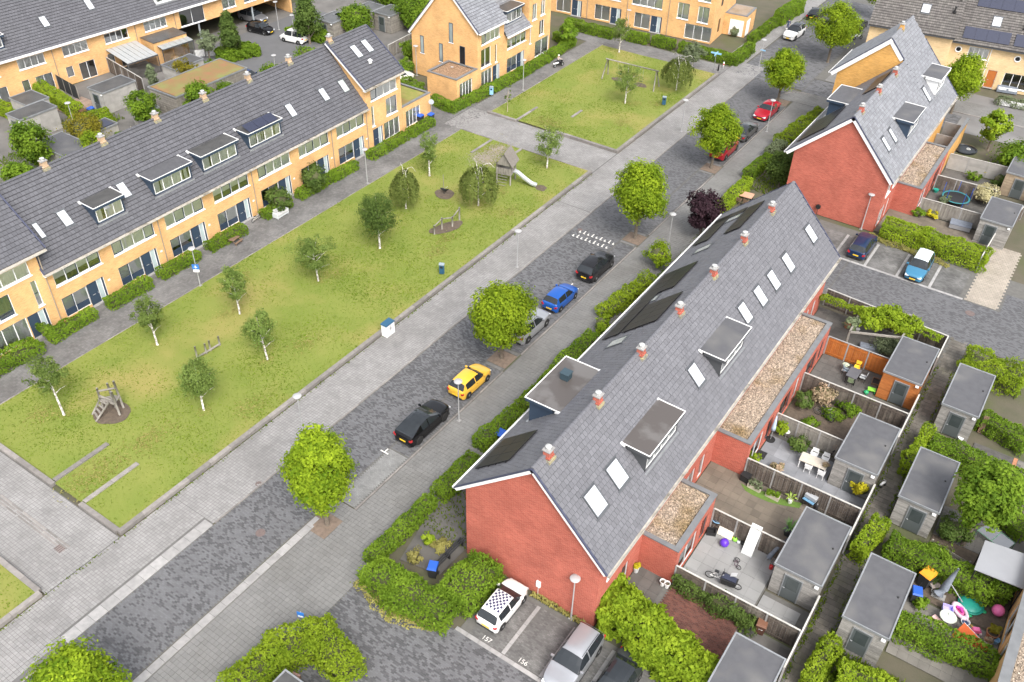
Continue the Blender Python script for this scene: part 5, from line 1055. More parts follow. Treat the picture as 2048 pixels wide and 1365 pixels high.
def shrub(base, r, h, mat, label, leaf=.15, nc=None, per=55, cat='shrub', name='shrub', group=None, core=True, z=0., squash=None):
    nc = nc or max(8, int(14*r*r+8)); P, Nn, R = crown_pts(.05, h, r, nc, per, max(.18, r*.36), 'ball', .35)
    P[:, 2] = np.maximum(P[:, 2], .03); V, Fq = leaves(P, Nn, leaf*NR.uniform(.6, 1.3, len(P)))
    cr = None
    if core: cv, cf = ball(min(r, h/2)*.62, zs=1.); cv = cv*np.array([r/min(r, h/2)*.9, r/min(r, h/2)*.9, 1]); cv[:, 2] += h*.5; cr = (cv, cf)
    o = finish(name, V, Fq, R, mat, None, Vector((base[0], base[1], z)), cr); return tag(o, label, cat, group)
def spx(p, r, h, mat, label, zc=None, **k): q = G(p[0], p[1], h*.5 if zc is None else zc); return shrub((q.x, q.y), r, h, mat, label, **k)
# ---- street trees
S_ = 'street trees along the parking bays'
for bp, ty, wp, lb in (((655, 1050), 848, 146, 'round lime-green street tree in a soil square next to the corner garden hedge'), ((1003, 718), 557, 142, 'broad lime-green street tree half hiding a silver parked car'),
        ((1270, 478), 307, 122, 'lime-green street tree beside the painted speed hump'), ((1422, 338), 198, 96, 'lime-green street tree over the red hatchback at the kerb'),
        ((1555, 205), 88, 84, 'lime-green street tree at the rounded pavement corner behind the red coupe'), ((1655, 125), -8, 104, 'lime-green street tree on the far side of the side-road junction')):
    tree_px('street_tree', bp, ty, wp, L_LIME, lb, 'lime', group=S_, nc=165 if wp > 110 else 125, per=120, leaf=.17)
tree('street_tree', (-30.95, 8.2), 7.4, 2.35, L_LIME, 'street tree with pale blossom tips by the near end of the carriageway', 'lime', group=S_, nc=150, per=110, leaf=.165)
tree('street_tree', (-31.3, 144), 7.5, 2.4, L_LIME, 'street tree at the far end of the road beside the dark parked car', 'lime', group=S_)
tree('street_tree', (-13.3, 116.5), 7.6, 2.5, L_LIME, 'lime-green tree between the ochre house end and the cream houses', 'lime', group=S_, nc=140, per=90, leaf=.18)
# ---- birches on the lawns
Bg = 'young birches on the lawns'
for bp, ty, wp, ln, lb in (((128, 830), 716, 78, (-1.0, .3), 'leaning thin birch beside the log climbing tower'), ((315, 690), 586, 66, (-.5, .2), 'birch near the path edge opposite the second front hedge'),
        ((408, 822), 712, 86, (-.2, .3), 'birch between the climbing tower and the row of low posts'), ((480, 628), 528, 60, (-.3, .2), 'small birch beside the terrace path near the blue-signed lamp'),
        ((535, 720), 623, 68, (-.6, .2), 'birch next to the row of low wooden posts'), ((637, 563), 468, 86, (-.3, 0), 'wide umbrella-shaped birch in the middle of the long lawn'),
        ((859, 352), 253, 46, (0, 0), 'slim birch at the far end of the terrace path'), ((1094, 337), 237, 66, (.1, 0), 'birch at the edge of the cross path beside the playhouse'),
        ((1250, 208), 117, 62, (0, 0), 'dense birch standing in front of the swing'), ((1238, 105), 25, 40, (0, 0), 'slim pale birch in the paved strip before the hedged yellow row')):
    tree_px('birch_tree', bp, ty, wp, L_BIRCH, lb, 'birch', z=.1, group=Bg, bark=BIRCH, lean=ln, h0=None if ln[0] > -.9 else 2.0, leaf=.115, nc=68 if wp < 80 else 92, per=42)
tree_px('birch_tree', (760, 497), 375, 86, L_DARK, 'tall dark-leaved birch with a straight white stem on the long lawn', 'birch', z=.1, group=Bg, bark=BIRCH, nc=140, per=52, leaf=.12)
for bp, ty, wp, lb in (((812, 417), 330, 60, 'weeping birch between the spring toy and the terrace path'), ((957, 412), 322, 82, 'bushy weeping birch in front of the wooden playhouse'), ((1352, 182), 108, 70, 'weeping birch by the far kerb of the swing lawn')):
    tree_px('weeping_birch', bp, ty, wp, L_WILLOW, lb, 'weep', z=.1, group=Bg, bark=BIRCH, h0=1.0, leaf=.15, nc=80, per=55)
tree_px('birch_tree', (1383, 140), 78, 50, L_OLIVE, 'pale loose birch beside the brick footway corner', 'birch', z=.05, group=Bg, bark=BIRCH, leaf=.17, nc=50, per=45)
tree('sapling', G(1015, 225)[:2], 3.6, .55, L_BIRCH, 'bare young sapling with few leaves at the corner of the swing lawn', 'birch', nc=9, per=14, bark=M('sapling_bark', (.42, .35, .25)), leaf=.14)
# ---- other trees
tree_px('columnar_tree', (467, 116), 10, 54, L_DARK, 'dark conical tree at the driveway mouth near the car port', 'cone', h0=.8, nc=120, per=60, leaf=.22)
tree_px('columnar_tree', (620, 88), -30, 66, L_DARK, 'tall dark columnar tree beside the white van in the rear yard', 'cone', h0=.8, nc=130, per=60, leaf=.22)
tree_px('plum_tree', (1400, 472), 374, 86, L_PURP, 'purple-leaved plum tree in the street-side front garden', 'round', h0=.9, nc=70, per=60, leaf=.2)
tree_px('garden_tree', (1925, 1090), 930, 135, L_HEDGE, 'leafy feathery garden tree leaning over the flat grey shed roof', 'round', h0=1.6, lean=(.2, .6), nc=95, per=70, leaf=.2)
tree('garden_tree', (-23.6, 86.2), 4.6, 1.75, L_DARK, 'dark green garden tree against the corner of the far red gable', 'round', h0=.5, nc=70, per=65, leaf=.19)
tree('garden_tree', G(1975, 300)[:2], 5.0, 2.0, L_HEDGEY, 'loose yellow-green tree in the far garden by the ochre wall', 'birch', h0=1.2, nc=44, per=60, leaf=.24)
shrub((-3.6, 104.8), 3.0, 3.6, L_HEDGE, 'large rounded bush filling the far garden corner', leaf=.22, nc=150)
tree('olive_tree', G(1690, 690)[:2], 2.6, .75, L_OLIVE, 'small potted olive tree against the dark ivy fence', 'round', h0=1.3, nc=22, per=40, leaf=.13, z=.3)
tree('rear_tree', (-87.6, 42.6), 6.3, 2.3, L_HEDGE, 'leafy bright tree between the rear yard sheds', 'round', h0=1.2, nc=80, per=60, leaf=.22)
tree('rear_tree', (-81.5, 37.6), 5.6, 2.0, L_HEDGE, 'tree just behind the terrace ridge near the first chimney', 'round', h0=.8, nc=60, per=60, leaf=.22)
shrub((-84.9, 47.6), 1.7, 4.0, L_HEDGEY, 'round clipped green ball tree between the flat sheds behind the ridge', leaf=.16, nc=60)
shrub((-88.6, 49.2), 2.5, 4.3, L_MUST, 'mustard-coloured broad bush in the rear yard', leaf=.16, nc=100)
tree('rear_tree', (-86.5, 55.3), 5.2, 1.9, L_HEDGE, 'bright green tree beside the tall concrete shed', 'round', h0=1.2, nc=60, per=60, leaf=.2)
tree('rear_tree', (-84.5, 61.4), 4.6, 2.1, L_HEDGE, 'bushy tree by the slatted fence and the sedum roof', 'round', h0=.6, nc=66, per=60, leaf=.2)
tree('rear_tree', (-94.4, 62.6), 4.0, 1.0, L_OLIVE, 'slim grey-green tree in front of the glass veranda', 'cone', h0=.8, nc=44, per=50, leaf=.17)
tree('rear_tree', (-97.0, 73.4), 4.2, 1.4, L_OLIVE, 'grey-green small tree next to the striped fence by the driveway', 'round', h0=1.2, nc=44, per=50, leaf=.18)
tree('rear_tree', (-92.5, 66.2), 3.9, 1.6, L_MUST, 'sparse brownish tree overhanging the sedum roof', 'birch', h0=1.6, nc=30, per=30, leaf=.18)
shrub((-84.6, 65.4), 1.5, 3.2, L_HEDGE, 'rambling white-flowered climber on the yard pergola', leaf=.17, nc=50)
shrub((-84.4, 73.0), 2.1, 3.0, L_HEDGE, 'spreading green bush behind the ridge beside the driveway', leaf=.2, nc=60)
shrub((-82.6, 40.2), 1.4, 2.6, L_DARK, 'small dark bush under the rear trees', leaf=.18)
shrub((-86.5, 51.6), .9, 1.6, L_HEDGE, 'low bush in front of the small solar-roofed shed', leaf=.16)
spx((1880, 1150), .9, 1.1, L_DARK, 'feathery green plant by the patio hedge corner', leaf=.12)
# ---- far greenery at the top of the picture
for (x, y, r, h, lb) in ((-88, 92, 2.6, 4.5, 'big bush by the sheds behind the plain yellow gable'), (-78, 95, 2.2, 4.2, 'round bush beside the rear wall of the yellow block'), (-83, 99, 3, 5, 'wide tree crown behind the wooden sheds'), (-76, 89.6, 1.6, 3.2, 'tall bush against the plain yellow gable'), (-92, 104, 3.5, 5.5, 'broad tree at the top edge above the sheds'), (-62.2, 106, 1.5, 4.0, 'leafy tree at the corner of the hedged path')):
    shrub((x, y), r, h, L_HEDGE, lb, leaf=.24, nc=int(18*r*r), cat='tree', name='far_tree')
hedge([(-95.5, 87), (-90, 88)], 1.3, 3, L_HEDGE, 'loose shrub bed below the tall columnar tree', rough=.2, leaf=.2, cat='shrub bed')
hedge([(-95.8, 74), (-94.4, 79)], 1.2, 2.6, L_HEDGE, 'shrub bed below the dark conical tree', rough=.2, leaf=.2, cat='shrub bed')
# ---- more rear-yard planting
for x, y, r, h, m_, lb in ((-93.2, 44.6, 1.3, 2.2, L_HEDGE, 'loose bush at the corner of the puddled shed'), (-91.4, 53.4, 1.2, 1.6, L_HEDGEY, 'light green bush beside the blue-lidded yard bin'), (-83.2, 50.2, 1.5, 2.6, L_DARK, 'dark bush close behind the terrace roof near the third chimney'), (-82.2, 57.6, 1.6, 3.0, L_HEDGE, 'bush close behind the roof near the fourth chimney'), (-99.2, 70.4, .9, 1.2, L_BLOOM, 'flowering bush in front of the pale veranda'), (-94.2, 71.4, 1.3, 1.5, L_HEDGE, 'low bush beside the white picket fence'), (-103, 45.4, 1.4, 1.8, L_HEDGE, 'wall bush at the left end of the rear terrace'), (-83.6, 43.0, 1.5, 3.0, L_HEDGEY, 'light bush behind the ridge by the second chimney'), (-81.8, 68.2, 1.4, 2.6, L_HEDGE, 'bush behind the ridge by the fifth chimney'), (-79.5, 79.5, 1.8, 3.0, L_HEDGE, 'bush at the driveway end behind the tall corner house'), (-86.4, 80.6, 1.7, 2.4, L_HEDGE, 'round bush at the bend of the driveway')): shrub((x, y), r, h, m_, lb, leaf=.17)
tag(blades('yard_grass', [(-94, -74, 22, 45), (-86, -74, 45, 84), (-97, -91.5, 50, 56)], 26, None, L_GRASS, .25, 0.), 'rough grass between the rear yard sheds', 'grass', kind='stuff')
# ---- hedges before the left terrace
FH = 'front hedges of the yellow terrace'
def fh(p, q, lb, h=.95, w=1.15, **k): a, b = G(*p, h), G(*q, h); hedge([(-62.15, a.y), (-62.15, b.y)], h, w, L_HEDGE, lb, group=FH, dens=150, **k)
fh((-40, 735), (80, 680), 'front hedge of the tall end house, loose and overgrown', 1.2, 1.5, rough=.18); fh((95, 668), (193, 620), 'front hedge with a bulging bush at one end, second from the tall end house'); fh((215, 602), (303, 557), 'clipped front hedge opposite a thin lawn birch, third from the tall end house')
fh((323, 544), (400, 503), 'front hedge behind the lamp post with the blue sign'); fh((417, 488), (493, 451), 'front hedge behind the small picnic bench'); fh((665, 350), (720, 325), 'front hedge between the tall shrubs and the last low house'); fh((742, 305), (772, 290), 'short front hedge at the near side of the tall corner house'); fh((775, 287), (818, 266), 'front hedge under the wide glazed window of the corner house'); fh((825, 262), (872, 238), 'front hedge beside the sedum-roofed extension')
spx((90, 660), .75, 1.5, L_HEDGE, 'bushy lump at the end of the second front hedge')
shrub((-62.0, 51.9), 1.35, 3.1, L_DARK, 'tall dark shrub by the pale garden sofa', leaf=.18); shrub((-62.0, 56.6), 1.5, 3.3, L_DARK, 'taller spreading shrub covering a front window of the yellow terrace', leaf=.18)
hedge([(-62.3, 49.8), (-62.3, 53.3)], .9, 1.1, L_HEDGE, 'low hedge behind the pale garden sofa', group=FH); hedge([(-62.3, 54.6), (-62.3, 60.1)], .9, 1.1, L_HEDGE, 'low hedge beneath the taller spreading shrub', group=FH)
# ---- hedges round the block and the top row
hpx([(866, 190), (905, 207), (1043, 138), (1100, 103)], 1.1, 1.1, L_HEDGE, 'long clipped hedge wrapping the gravel-roofed annex along the path'); hpx([(1100, 103), (1143, 77), (1110, 63)], 1.1, 1.0, L_HEDGE, 'hedge end curving back beside the far corner of the yellow block')
hedge([(-71.5, 81.4), (-68.3, 81.6)], 1.3, 2.0, L_HEDGE, 'loose shrubs beside the white parked hatchback', rough=.22); spx((815, 130), 1.2, 2.2, L_HEDGE, 'hedge bush beside the plain gable behind the white hatchback')
TH = 'hedges before the top yellow row'
for i, (pts, lb) in enumerate((([(1133, 38), (1228, 60)], 'long clipped hedge of the top yellow row, next to the slim pale birch'), ([(1256, 62), (1296, 71)], 'hedge between the far lamp post and a front door of the top yellow row'), ([(1309, 70), (1349, 81)], 'hedge block beside the tall clipped shrub of the top row'), ([(1361, 84), (1470, 110), (1503, 86)], 'corner hedge of the top row behind the street-name sign'), ([(1503, 72), (1562, 27)], 'hedge running along the far road past the gravel-roofed annex'), ([(1560, 22), (1605, -5)], 'tall hedge at the top edge beside the far road'))):
    hpx(pts, 1.3 if i < 5 else 2.2, 1.4 if i != 4 else 1.1, L_HEDGE, lb, group=TH, leaf=.15, dens=110)
spx((1360, 56), .9, 2.2, L_HEDGE, 'tall clipped shrub beside the corner window of the top row'); spx((1470, 62), .9, 1.5, L_OLIVE, 'pale shrub in the annex forecourt of the top row')
# ---- front gardens of the red terraces
FR = 'street-side hedges of the near red terrace'
hpx([(737, 1112), (862, 990)], 1.1, 1.0, L_HEDGE, 'street hedge along the corner garden', group=FR); hpx([(738, 1122), (800, 1172), (900, 1216)], 1.6, 2.0, L_HEDGE, 'thick overgrown hedge at the court corner of the garden', rough=.2)
hpx([(905, 1190), (975, 1112)], 1.8, 2.4, L_HEDGE, 'tall thick hedge block beside the checked-roof car', rough=.2)
for pts, lb, m_ in (([(876, 980), (952, 905)], 'street hedge below the near roof corner and solar panels', L_HEDGE), ([(957, 880), (1040, 812)], 'street hedge beside the blue bin behind the roof', L_HEDGE), ([(1043, 806), (1117, 736)], 'street hedge beside the flat dormer with a vent box', L_HEDGE), ([(1117, 730), (1190, 662)], 'street hedge opposite the silver car under the tree', L_HEDGE), ([(1208, 618), (1302, 548)], 'yellowish loose street hedge opposite the blue hatchback', L_MUST)):
    hpx(pts, 1.15, 1.3, m_ if m_ is not L_MUST else L_HEDGEY, lb, group=FR, rough=.1 if m_ is L_HEDGE else .2)
spx((1204, 648), 1.0, 1.7, L_HEDGEY, 'round light green shrub in the street-side garden'); spx((1318, 510), 1.5, 2.6, L_LIME, 'pale green ball-shaped tree opposite the black four-wheel drive', cat='tree', name='ball_tree'); spx((1330, 555), .9, 1.3, L_DARK, 'dark low shrub under the ball-shaped tree')
hpx([(1440, 409), (1498, 354)], 1.2, 1.2, L_HEDGEY, 'bright street hedge beside the terracotta garden table', group=FR); hpx([(1497, 340), (1540, 308)], 1.2, 1.2, L_HEDGE, 'street hedge next to the dark garden tree', group=FR); hpx([(1545, 296), (1565, 280)], 1.4, 1.5, L_OLIVE, 'greyish shrub row at the far red terrace corner'); hpx([(1567, 276), (1649, 217)], 1.4, 2.0, L_HEDGEY, 'long bright hedge in front of the far red terrace', rough=.16)
spx((855, 1075), .55, 1.6, L_HEDGEY, 'spindly yellow-green young shrub in the corner garden', nc=10, per=18, core=False); spx((830, 1110), .7, 1.2, L_DRY, 'dry yellowing shrub in the corner garden', nc=10, per=30, core=False); spx((880, 1090), .8, .35, L_DRY, 'dry grass tuft round the young shrub', core=False)
# ---- court edges
hpx([(455, 1372), (560, 1290), (640, 1262), (695, 1335)], 1.7, 2.0, L_HEDGEY, 'yellow-green hedge bending round the green garden bin', rough=.2)
hpx([(1190, 1200), (1235, 1190), (1348, 1292), (1440, 1365)], 1.9, 2.4, L_HEDGEY, 'tall bright bushes between the parking bays and the first garden', rough=.3, leaf=.2)
hpx([(1770, 440), (1860, 466), (1980, 508)], 1.7, 2.0, L_HEDGEY, 'big clipped hedge behind the two cars in bays', rough=.14)
hedge([(-26.2, 23.4), (-23, 22.6), (-20, 23.9)], .14, .8, L_DRY, 'fringe of dry grass along the corner hedge', rough=.12, cat='dry grass'); hedge([(-12.9, 82.2), (-5, 81.4)], .3, .5, L_DRY, 'dry weeds below the big clipped hedge', rough=.12, cat='weeds'); hedge([(-17, 28.75), (-13.2, 28.75)], .2, .3, L_DRY, 'weed strip along the foot of the near red gable', rough=.1, cat='weeds')
# ---- garden hedges east of the red terrace
hpx([(1356, 1143), (1512, 1238)], 1.2, 1.0, L_DARK, 'dark shrub row along the fence of the red-paved garden', rough=.2)
EH = 'hedges east of the alley'
for pts, h, w_, lb, m_ in (([(1862, 850), (1818, 925)], 1.5, .9, 'hedge along the alley above the second grey shed', L_HEDGEY), ([(1867, 874), (2060, 956)], 1.6, 1.4, 'long hedge between the shed gardens, below the brick-edged path', L_HEDGE), ([(1970, 826), (2060, 878)], 1.3, 1.6, 'hedge along the far side of the brick-edged patio', L_HEDGE), ([(1767, 1030), (1718, 1095)], 1.6, 1.0, 'hedge along the alley above the lowest grey shed', L_HEDGEY), ([(1782, 1075), (1990, 1173)], 1.6, 1.5, 'hedge behind the orange-lidded bin and folded parasol', L_HEDGE), ([(2005, 1180), (2048, 1120)], 1.7, 1.0, 'hedge corner against the yellow house edge', L_HEDGE), ([(1801, 1233), (2000, 1322)], 1.4, 1.5, 'hedge along the toy-strewn patio, above the rough grass', L_HEDGE), ([(1672, 1271), (1617, 1360)], 1.5, .9, 'bright conifer hedge at the alley corner', L_HEDGEY), ([(1682, 1333), (1790, 1375)], 1.3, 1.3, 'bright low hedge at the foot of the rough grass garden', L_HEDGEY), ([(1935, 704), (2055, 748)], 1.7, 2.6, 'wild bright bushes at the court corner above the grey shed', L_HEDGEY)):
    hpx(pts, h, w_, m_, lb, group=EH, rough=.14 if w_ < 2 else .3)
spx((1835, 1020), .8, 1.9, L_HEDGEY, 'yellow-green bamboo-like shrub before the vine-covered shed', core=False); spx((1870, 1110), 1.2, 1.3, L_HEDGE, 'soft green shrub beside the small picket fence'); spx((1910, 1060), 1.3, 1.6, L_DARK, 'dark shrub in the shade of the feathery garden tree'); spx((1727, 975), .85, 1.9, L_YEL, 'golden-yellow shrub at the shed corner beside the alley')
hpx([(2000, 1010), (2060, 1060)], 1.0, 1.5, L_HEDGE, 'low hedge behind the grey flat canopy', group=EH)
# wisteria, ivy, garden planting
hpx([(1728, 628), (1790, 632), (1832, 655)], .8, 1.6, L_HEDGEY, 'lime wisteria spilling over the pergola', zb=1.9, rough=.3, leaf=.19, cat='climber', name='wisteria')
hpx([(1643, 590), (1722, 618)], .35, .7, L_HEDGEY, 'ivy capping the dark fence next to the house', zb=1.65, rough=.12, cat='ivy', name='ivy'); hpx([(1838, 655), (1883, 675)], .35, .7, L_HEDGEY, 'ivy capping the dark fence beside the alley end', zb=1.65, rough=.12, cat='ivy', name='ivy')
spx((1775, 692), 1.3, 1.7, L_OLIVE, 'feathery grey-green shrub beside the orange shed roof', core=False, leaf=.12); spx((1645, 785), 1.25, 1.7, L_BLOOM, 'flowering shrub with pinkish blossom in the planted garden'); spx((1608, 800), .9, 1.4, L_DARK, 'dark shrub beside the blossom shrub'); spx((1700, 815), 1.1, .8, L_HEDGE, 'lush low planting behind the leaning bicycle'); spx((1668, 828), .9, .5, L_HEDGE, 'low weeds behind the bicycle wheel'); spx((1730, 810), .7, 1.2, L_HEDGEY, 'light green shrub near the middle shed')
spx((1622, 845), .7, .55, L_HEDGE, 'small leafy plant by the bicycle front wheel')
spx((1598, 888), .95, 1.5, L_DARK, 'rounded box-like bush beside the white dining set'); spx((1565, 855), .6, 1.5, L_HEDGEY, 'light green shrub at the plank fence by the parasol'); spx((1513, 915), .5, .5, L_HEDGEY, 'small bright fern at the house end of the grey patio'); spx((1555, 935), .55, .7, L_BLOOM, 'orange-tinged shrub by the fence of the grey patio')
# far gardens
spx((1977, 340), .85, 1.2, L_YEL, 'yellow-leaved shrub between the concrete wall and the far shed'); spx((1950, 352), .8, 1.1, L_HEDGE, 'green shrub left of the yellow-leaved shrub'); spx((1997, 360), .8, 1.6, L_DARK, 'upright dark conifer beside the far shed'); spx((1972, 388), 1.45, 2.2, L_CREAMB, 'large cream-variegated round shrub behind the trampoline'); spx((1888, 400), .7, 1.2, L_OLIVE, 'grey-green shrub in front of the trampoline'); spx((1866, 428), .65, 1.0, L_YEL, 'yellow shrub behind the plank fence of the first far garden'); spx((1838, 425), .8, .9, L_HEDGE, 'green shrub behind the big clipped hedge')
hpx([(2000, 195), (2060, 205)], .9, 1.0, L_OLIVE, 'planter shrubs before the cream houses', core=False) if False else hedge([tuple(G(1995, 200, .5))[:2], tuple(G(2060, 212, .5))[:2]], .9, .9, L_OLIVE, 'flowering planter shrubs before the cream houses', rough=.2)
# rear yard hedges
hpx([(72, 163), (150, 210)], 1.5, 1.5, L_HEDGEY, 'bright clipped hedge beside the wooden deck of the rear yard'); hpx([(-20, 200), (38, 218)], 1.3, 1.5, L_HEDGEY, 'bright hedge at the left edge beside the flat shed'); hedge([(-93.4, 50.8), (-92.6, 54.8)], 1.5, .9, L_HEDGEY, 'ivy strip along the yard wall by the blue-lidded bin')
# rough grass patches
def tuft(name, rects, label, h=.22, dens=70, z=0.): o = blades(name, rects, dens, None, L_GRASS, h, z); return tag(o, label, 'grass', kind='stuff')
tuft('rough_grass', [(-.6, 5.0, 31.0, 36.0)], 'rough grass in front of the lowest grey shed', .3, 130); tuft('alley_weeds', [(-2.25, -2.0, 25, 66), (-1.0, -.78, 28, 66), (-2.25, -1.9, 35, 39)], 'weeds along the alley edges', .12, 90)
tuft('verge_weeds', [(-41.1, -40.85, 5, 77), (-32.3, -31.3, 47.3, 47.7), (-26.6, -26.2, 23, 100)], 'weeds between path stones and kerbs', .09, 40)
tuft('front_garden_grass', [(-26, -22.4, 29, 67), (-26, -22.6, 84, 99)], 'patchy green in the street-side front gardens', .2, 40)
# ================================================================== cars
CGLASS = M('car_glass', (.016, .019, .022), (.022, .026, .03), 1.5, .06, coat=.3, spec=.4)
RIMM = M('alloy_rim', (.42, .43, .44), rough=.35, metal=.7); TRIM = M('car_trim', (.02, .02, .022), rough=.6)
REDL = M('tail_lamp_red', (.45, .015, .02), rough=.2, coat=.8); HEADL = M('head_lamp', (.62, .65, .68), rough=.12, coat=1)
PLATE = M('number_plate_yellow', (.80, .52, .03), rough=.5)
def paint(name, c, met=.25): return M('paint_'+name, c, tuple(x*.92 for x in c), 1.5, .35 if max(c) > .05 else .08, metal=met if max(c) > .05 else 0, coat=.5 if max(c) > .05 else .15, spec=.35 if max(c) > .05 else .3)
SPEC = {  # L, W, H, cowl, windscreen top, roof rear, tail glass base, belt, bonnet front, wheel radius, rear deck
    'hatch': (3.85, 1.68, 1.48, .735, .555, .12, .02, .63, .50, .30, None), 'supermini': (3.6, 1.66, 1.46, .765, .575, .11, .015, .63, .52, .29, None),
    'suv': (4.45, 1.85, 1.66, .715, .55, .10, .015, .62, .56, .36, None), 'crossover': (4.7, 1.86, 1.56, .72, .52, .26, .035, .64, .54, .36, None),
    'sedan': (4.65, 1.82, 1.43, .70, .53, .24, .115, .63, .50, .32, .60), 'coupe': (4.75, 1.88, 1.38, .655, .50, .26, .10, .66, .56, .35, .66), 'wagon': (4.5, 1.80, 1.48, .71, .55, .09, .015, .62, .49, .32, None), 'van': (3.9, 1.72, 1.75, .80, .66, .04, .01, .58, .46, .30, None), 'mpv': (4.35, 1.80, 1.60, .75, .58, .10, .015, .60, .50, .32, None)}
def lerp_tab(t, x):
    for (a, b), (c, d) in zip(t, t[1:]):
        if a <= x <= c: k = (x-a)/max(c-a, 1e-6); k = k; return b+(d-b)*k
    return t[0][1] if x < t[0][0] else t[-1][1]
def car(kind, pt, loc, rz, label, roof_mat=None, checker=False, roofglass=False, group=None, dark_rim=False):
    L, W, H, cowl, wst, rr, tg, bl, bf, wr_, rd = SPEC[kind]
    T = E('parked_car', loc, label, 'car', group, rz)
    hw = W/2; zs0 = .19; xw = (.185*L, .805*L) if kind != 'coupe' else (.19*L, .80*L); R = wr_*1.13
    deckt = [(0, .60 if rd is None else rd), (.02, bl+.02 if rd is None else rd), (tg, bl+.03 if rd is None else rd), (.3, bl+.01), (cowl, bl-.005), (cowl+.06, bl-.03), (.93, bf), (.985, bf-.06), (1, bf-.17)]
    rooft = [(tg, bl+.03 if rd is None else rd), (rr, .955), (rr+.09, .985), ((rr+wst)/2, 1.0), (wst-.06, .985), (wst, .95), (cowl, bl)]
    plan = [(0, .74), (.012, .85), (.05, .935), (.2, .99), (.35, 1), (.72, 1), (.86, .955), (.93, .88), (.965, .80), (.985, .70), (1, .54)]
    xs = {0, .012, .03, .05, tg, rr, rr+.045, rr+.09, wst, wst-.06, cowl, cowl+.06, .9, .93, .965, .985, 1, .41, .432, .3, .5, (wst+cowl)/2, (tg+rr)/2}
    for w in xw:
        for k in (-1, -.85, -.5, 0, .5, .85, 1): xs.add(round((w+k*R)/L, 4))
        xs.add(round((w-R*1.001)/L-.001, 4)); xs.add(round((w+R*1.001)/L+.001, 4))
    xs = sorted(x for x in xs if 0 <= x <= 1); out = [xs[0]]
    for x in xs[1:]:
        if x-out[-1] > .002: out.append(x)
    xs = out; ring = []
    for x in xs:
        zb = lerp_tab(deckt, x)*H; w = lerp_tab(plan, x)*hw; zs = zs0+(.10*(1-min(1, x/.05)) if x < .05 else 0)+(.06*max(0, (x-.95)/.05))
        X = x*L
        for c in xw:
            d = abs(X-c)
            if d < R: zs = max(zs, wr_*.98+math.sqrt(R*R-d*d)*.93-.02)
        cab = tg < x < cowl; zr = lerp_tab(rooft, x)*H if cab else zb
        f = min(1, max(0, (zr-zb)/(H*(.97-bl)))) if cab else 0
        wt = w*(.93-.235*f) if cab else w*.86
        z1, z2 = zs+(zb-zs)*.34, zs+(zb-zs)*.72
        P = [(w*.955, zs), (w*1.0, z1), (w*.99, z2), (w*.945, zb)]
        if cab and f > .03: P += [(wt, zr-.075*f), (wt*.66, zr-.018), (0, zr)]
        else: P += [(w*.84, zb+.022), (w*.5, zb+.038), (0, zb+.045)]
        ring.append([Vector((X-L/2, y, z)) for y, z in P]+[Vector((X-L/2, -y, z)) for y, z in P[-2::-1]])
    body, side, scr, rear, top = MB(), MB(), MB(), MB(), MB()
    n = 13
    for i in range(len(xs)-1):
        xm = (xs[i]+xs[i+1])/2
        for k in range(n-1):
            q = [ring[i][k], ring[i][k+1], ring[i+1][k+1], ring[i+1][k]][::-1]; kk = min(k, n-2-k); tgt = body
            if kk == 3 and rr-.03 < xm < cowl-.035 and not (.41 < xm < .432) and not (kind in ('hatch',) and xm < rr+.03): tgt = side
            if kk == 3 and xm < rr+.02 and kind not in ('van', 'wagon', 'suv'): tgt = body
            if kk in (4, 5) and wst < xm < cowl-.008: tgt = scr
            if kk in (4, 5) and tg+.006 < xm < rr-.004: tgt = rear
            if kk in (4, 5) and rr <= xm <= wst and (roof_mat or roofglass): tgt = top
            tgt.poly(q)
    body.poly(ring[0]); body.poly(ring[-1][::-1])
    bo = body.build('body', pt, T, True, local=True)
    for m_, nm, mt in ((side, 'side_window', CGLASS), (scr, 'windscreen', CGLASS), (rear, 'rear_window', CGLASS), (top, 'roof_panel', CGLASS if roofglass else roof_mat)):
        if not m_.v: continue
        if nm == 'side_window':
            for sg in (1, -1):
                s2 = MB()
                for f in m_.f:
                    vs_ = [m_.v[i] for i in f]
                    if sum(v[1] for v in vs_)*sg > 0: s2.poly(vs_)
                s2.build(nm, mt, T, local=True)
        else: m_.build(nm, mt, T, True, local=True)
    for o in T.children:
        bm_ = o.data; bm_.validate()
    import bmesh
    bm = bmesh.new(); bm.from_mesh(bo.data); bmesh.ops.remove_doubles(bm, verts=bm.verts, dist=.0005); bm.to_mesh(bo.data); bm.free(); bo.data.polygons.foreach_set('use_smooth', [True]*len(bo.data.polygons)); bo.data.set_sharp_from_angle(angle=math.radians(48))
    for c in xw:
        for sg in (1, -1):
            w = MB(); y = sg*(hw-.11); w.lathe((c-L/2, y, wr_), [(wr_*.6, -.1), (wr_*.97, -.1), (wr_, -.07), (wr_, .07), (wr_*.97, .1), (wr_*.6, .1)], 18, RX); wo = w.build('wheel', RUBBER, T, local=True)
            r_ = MB(); yy = y+sg*.085
            r_.lathe((c-L/2, yy, wr_), [(wr_*.64, -.012), (wr_*.64, .012), (wr_*.55, .014), (.03, .016)] if sg < 0 else [(.03, -.016), (wr_*.55, -.014), (wr_*.64, -.012), (wr_*.64, .012)], 16, RX); ro = r_.build('rim', TRIM if dark_rim else RIMM, wo, local=True)
            sp = MB()
            for k in range(5):
                a = 2*math.pi*k/5+.5; d = Vector((math.cos(a), 0, math.sin(a))); e = Vector((-math.sin(a), 0, math.cos(a))); p = Vector((c-L/2, yy+sg*.018, wr_)); sp.ob(p+d*wr_*.2+e*.035, d*wr_*.33, e*.07, Vector((0, sg*.004, 0)))
            sp.build('spoke_gap', TRIM, wo, local=True)
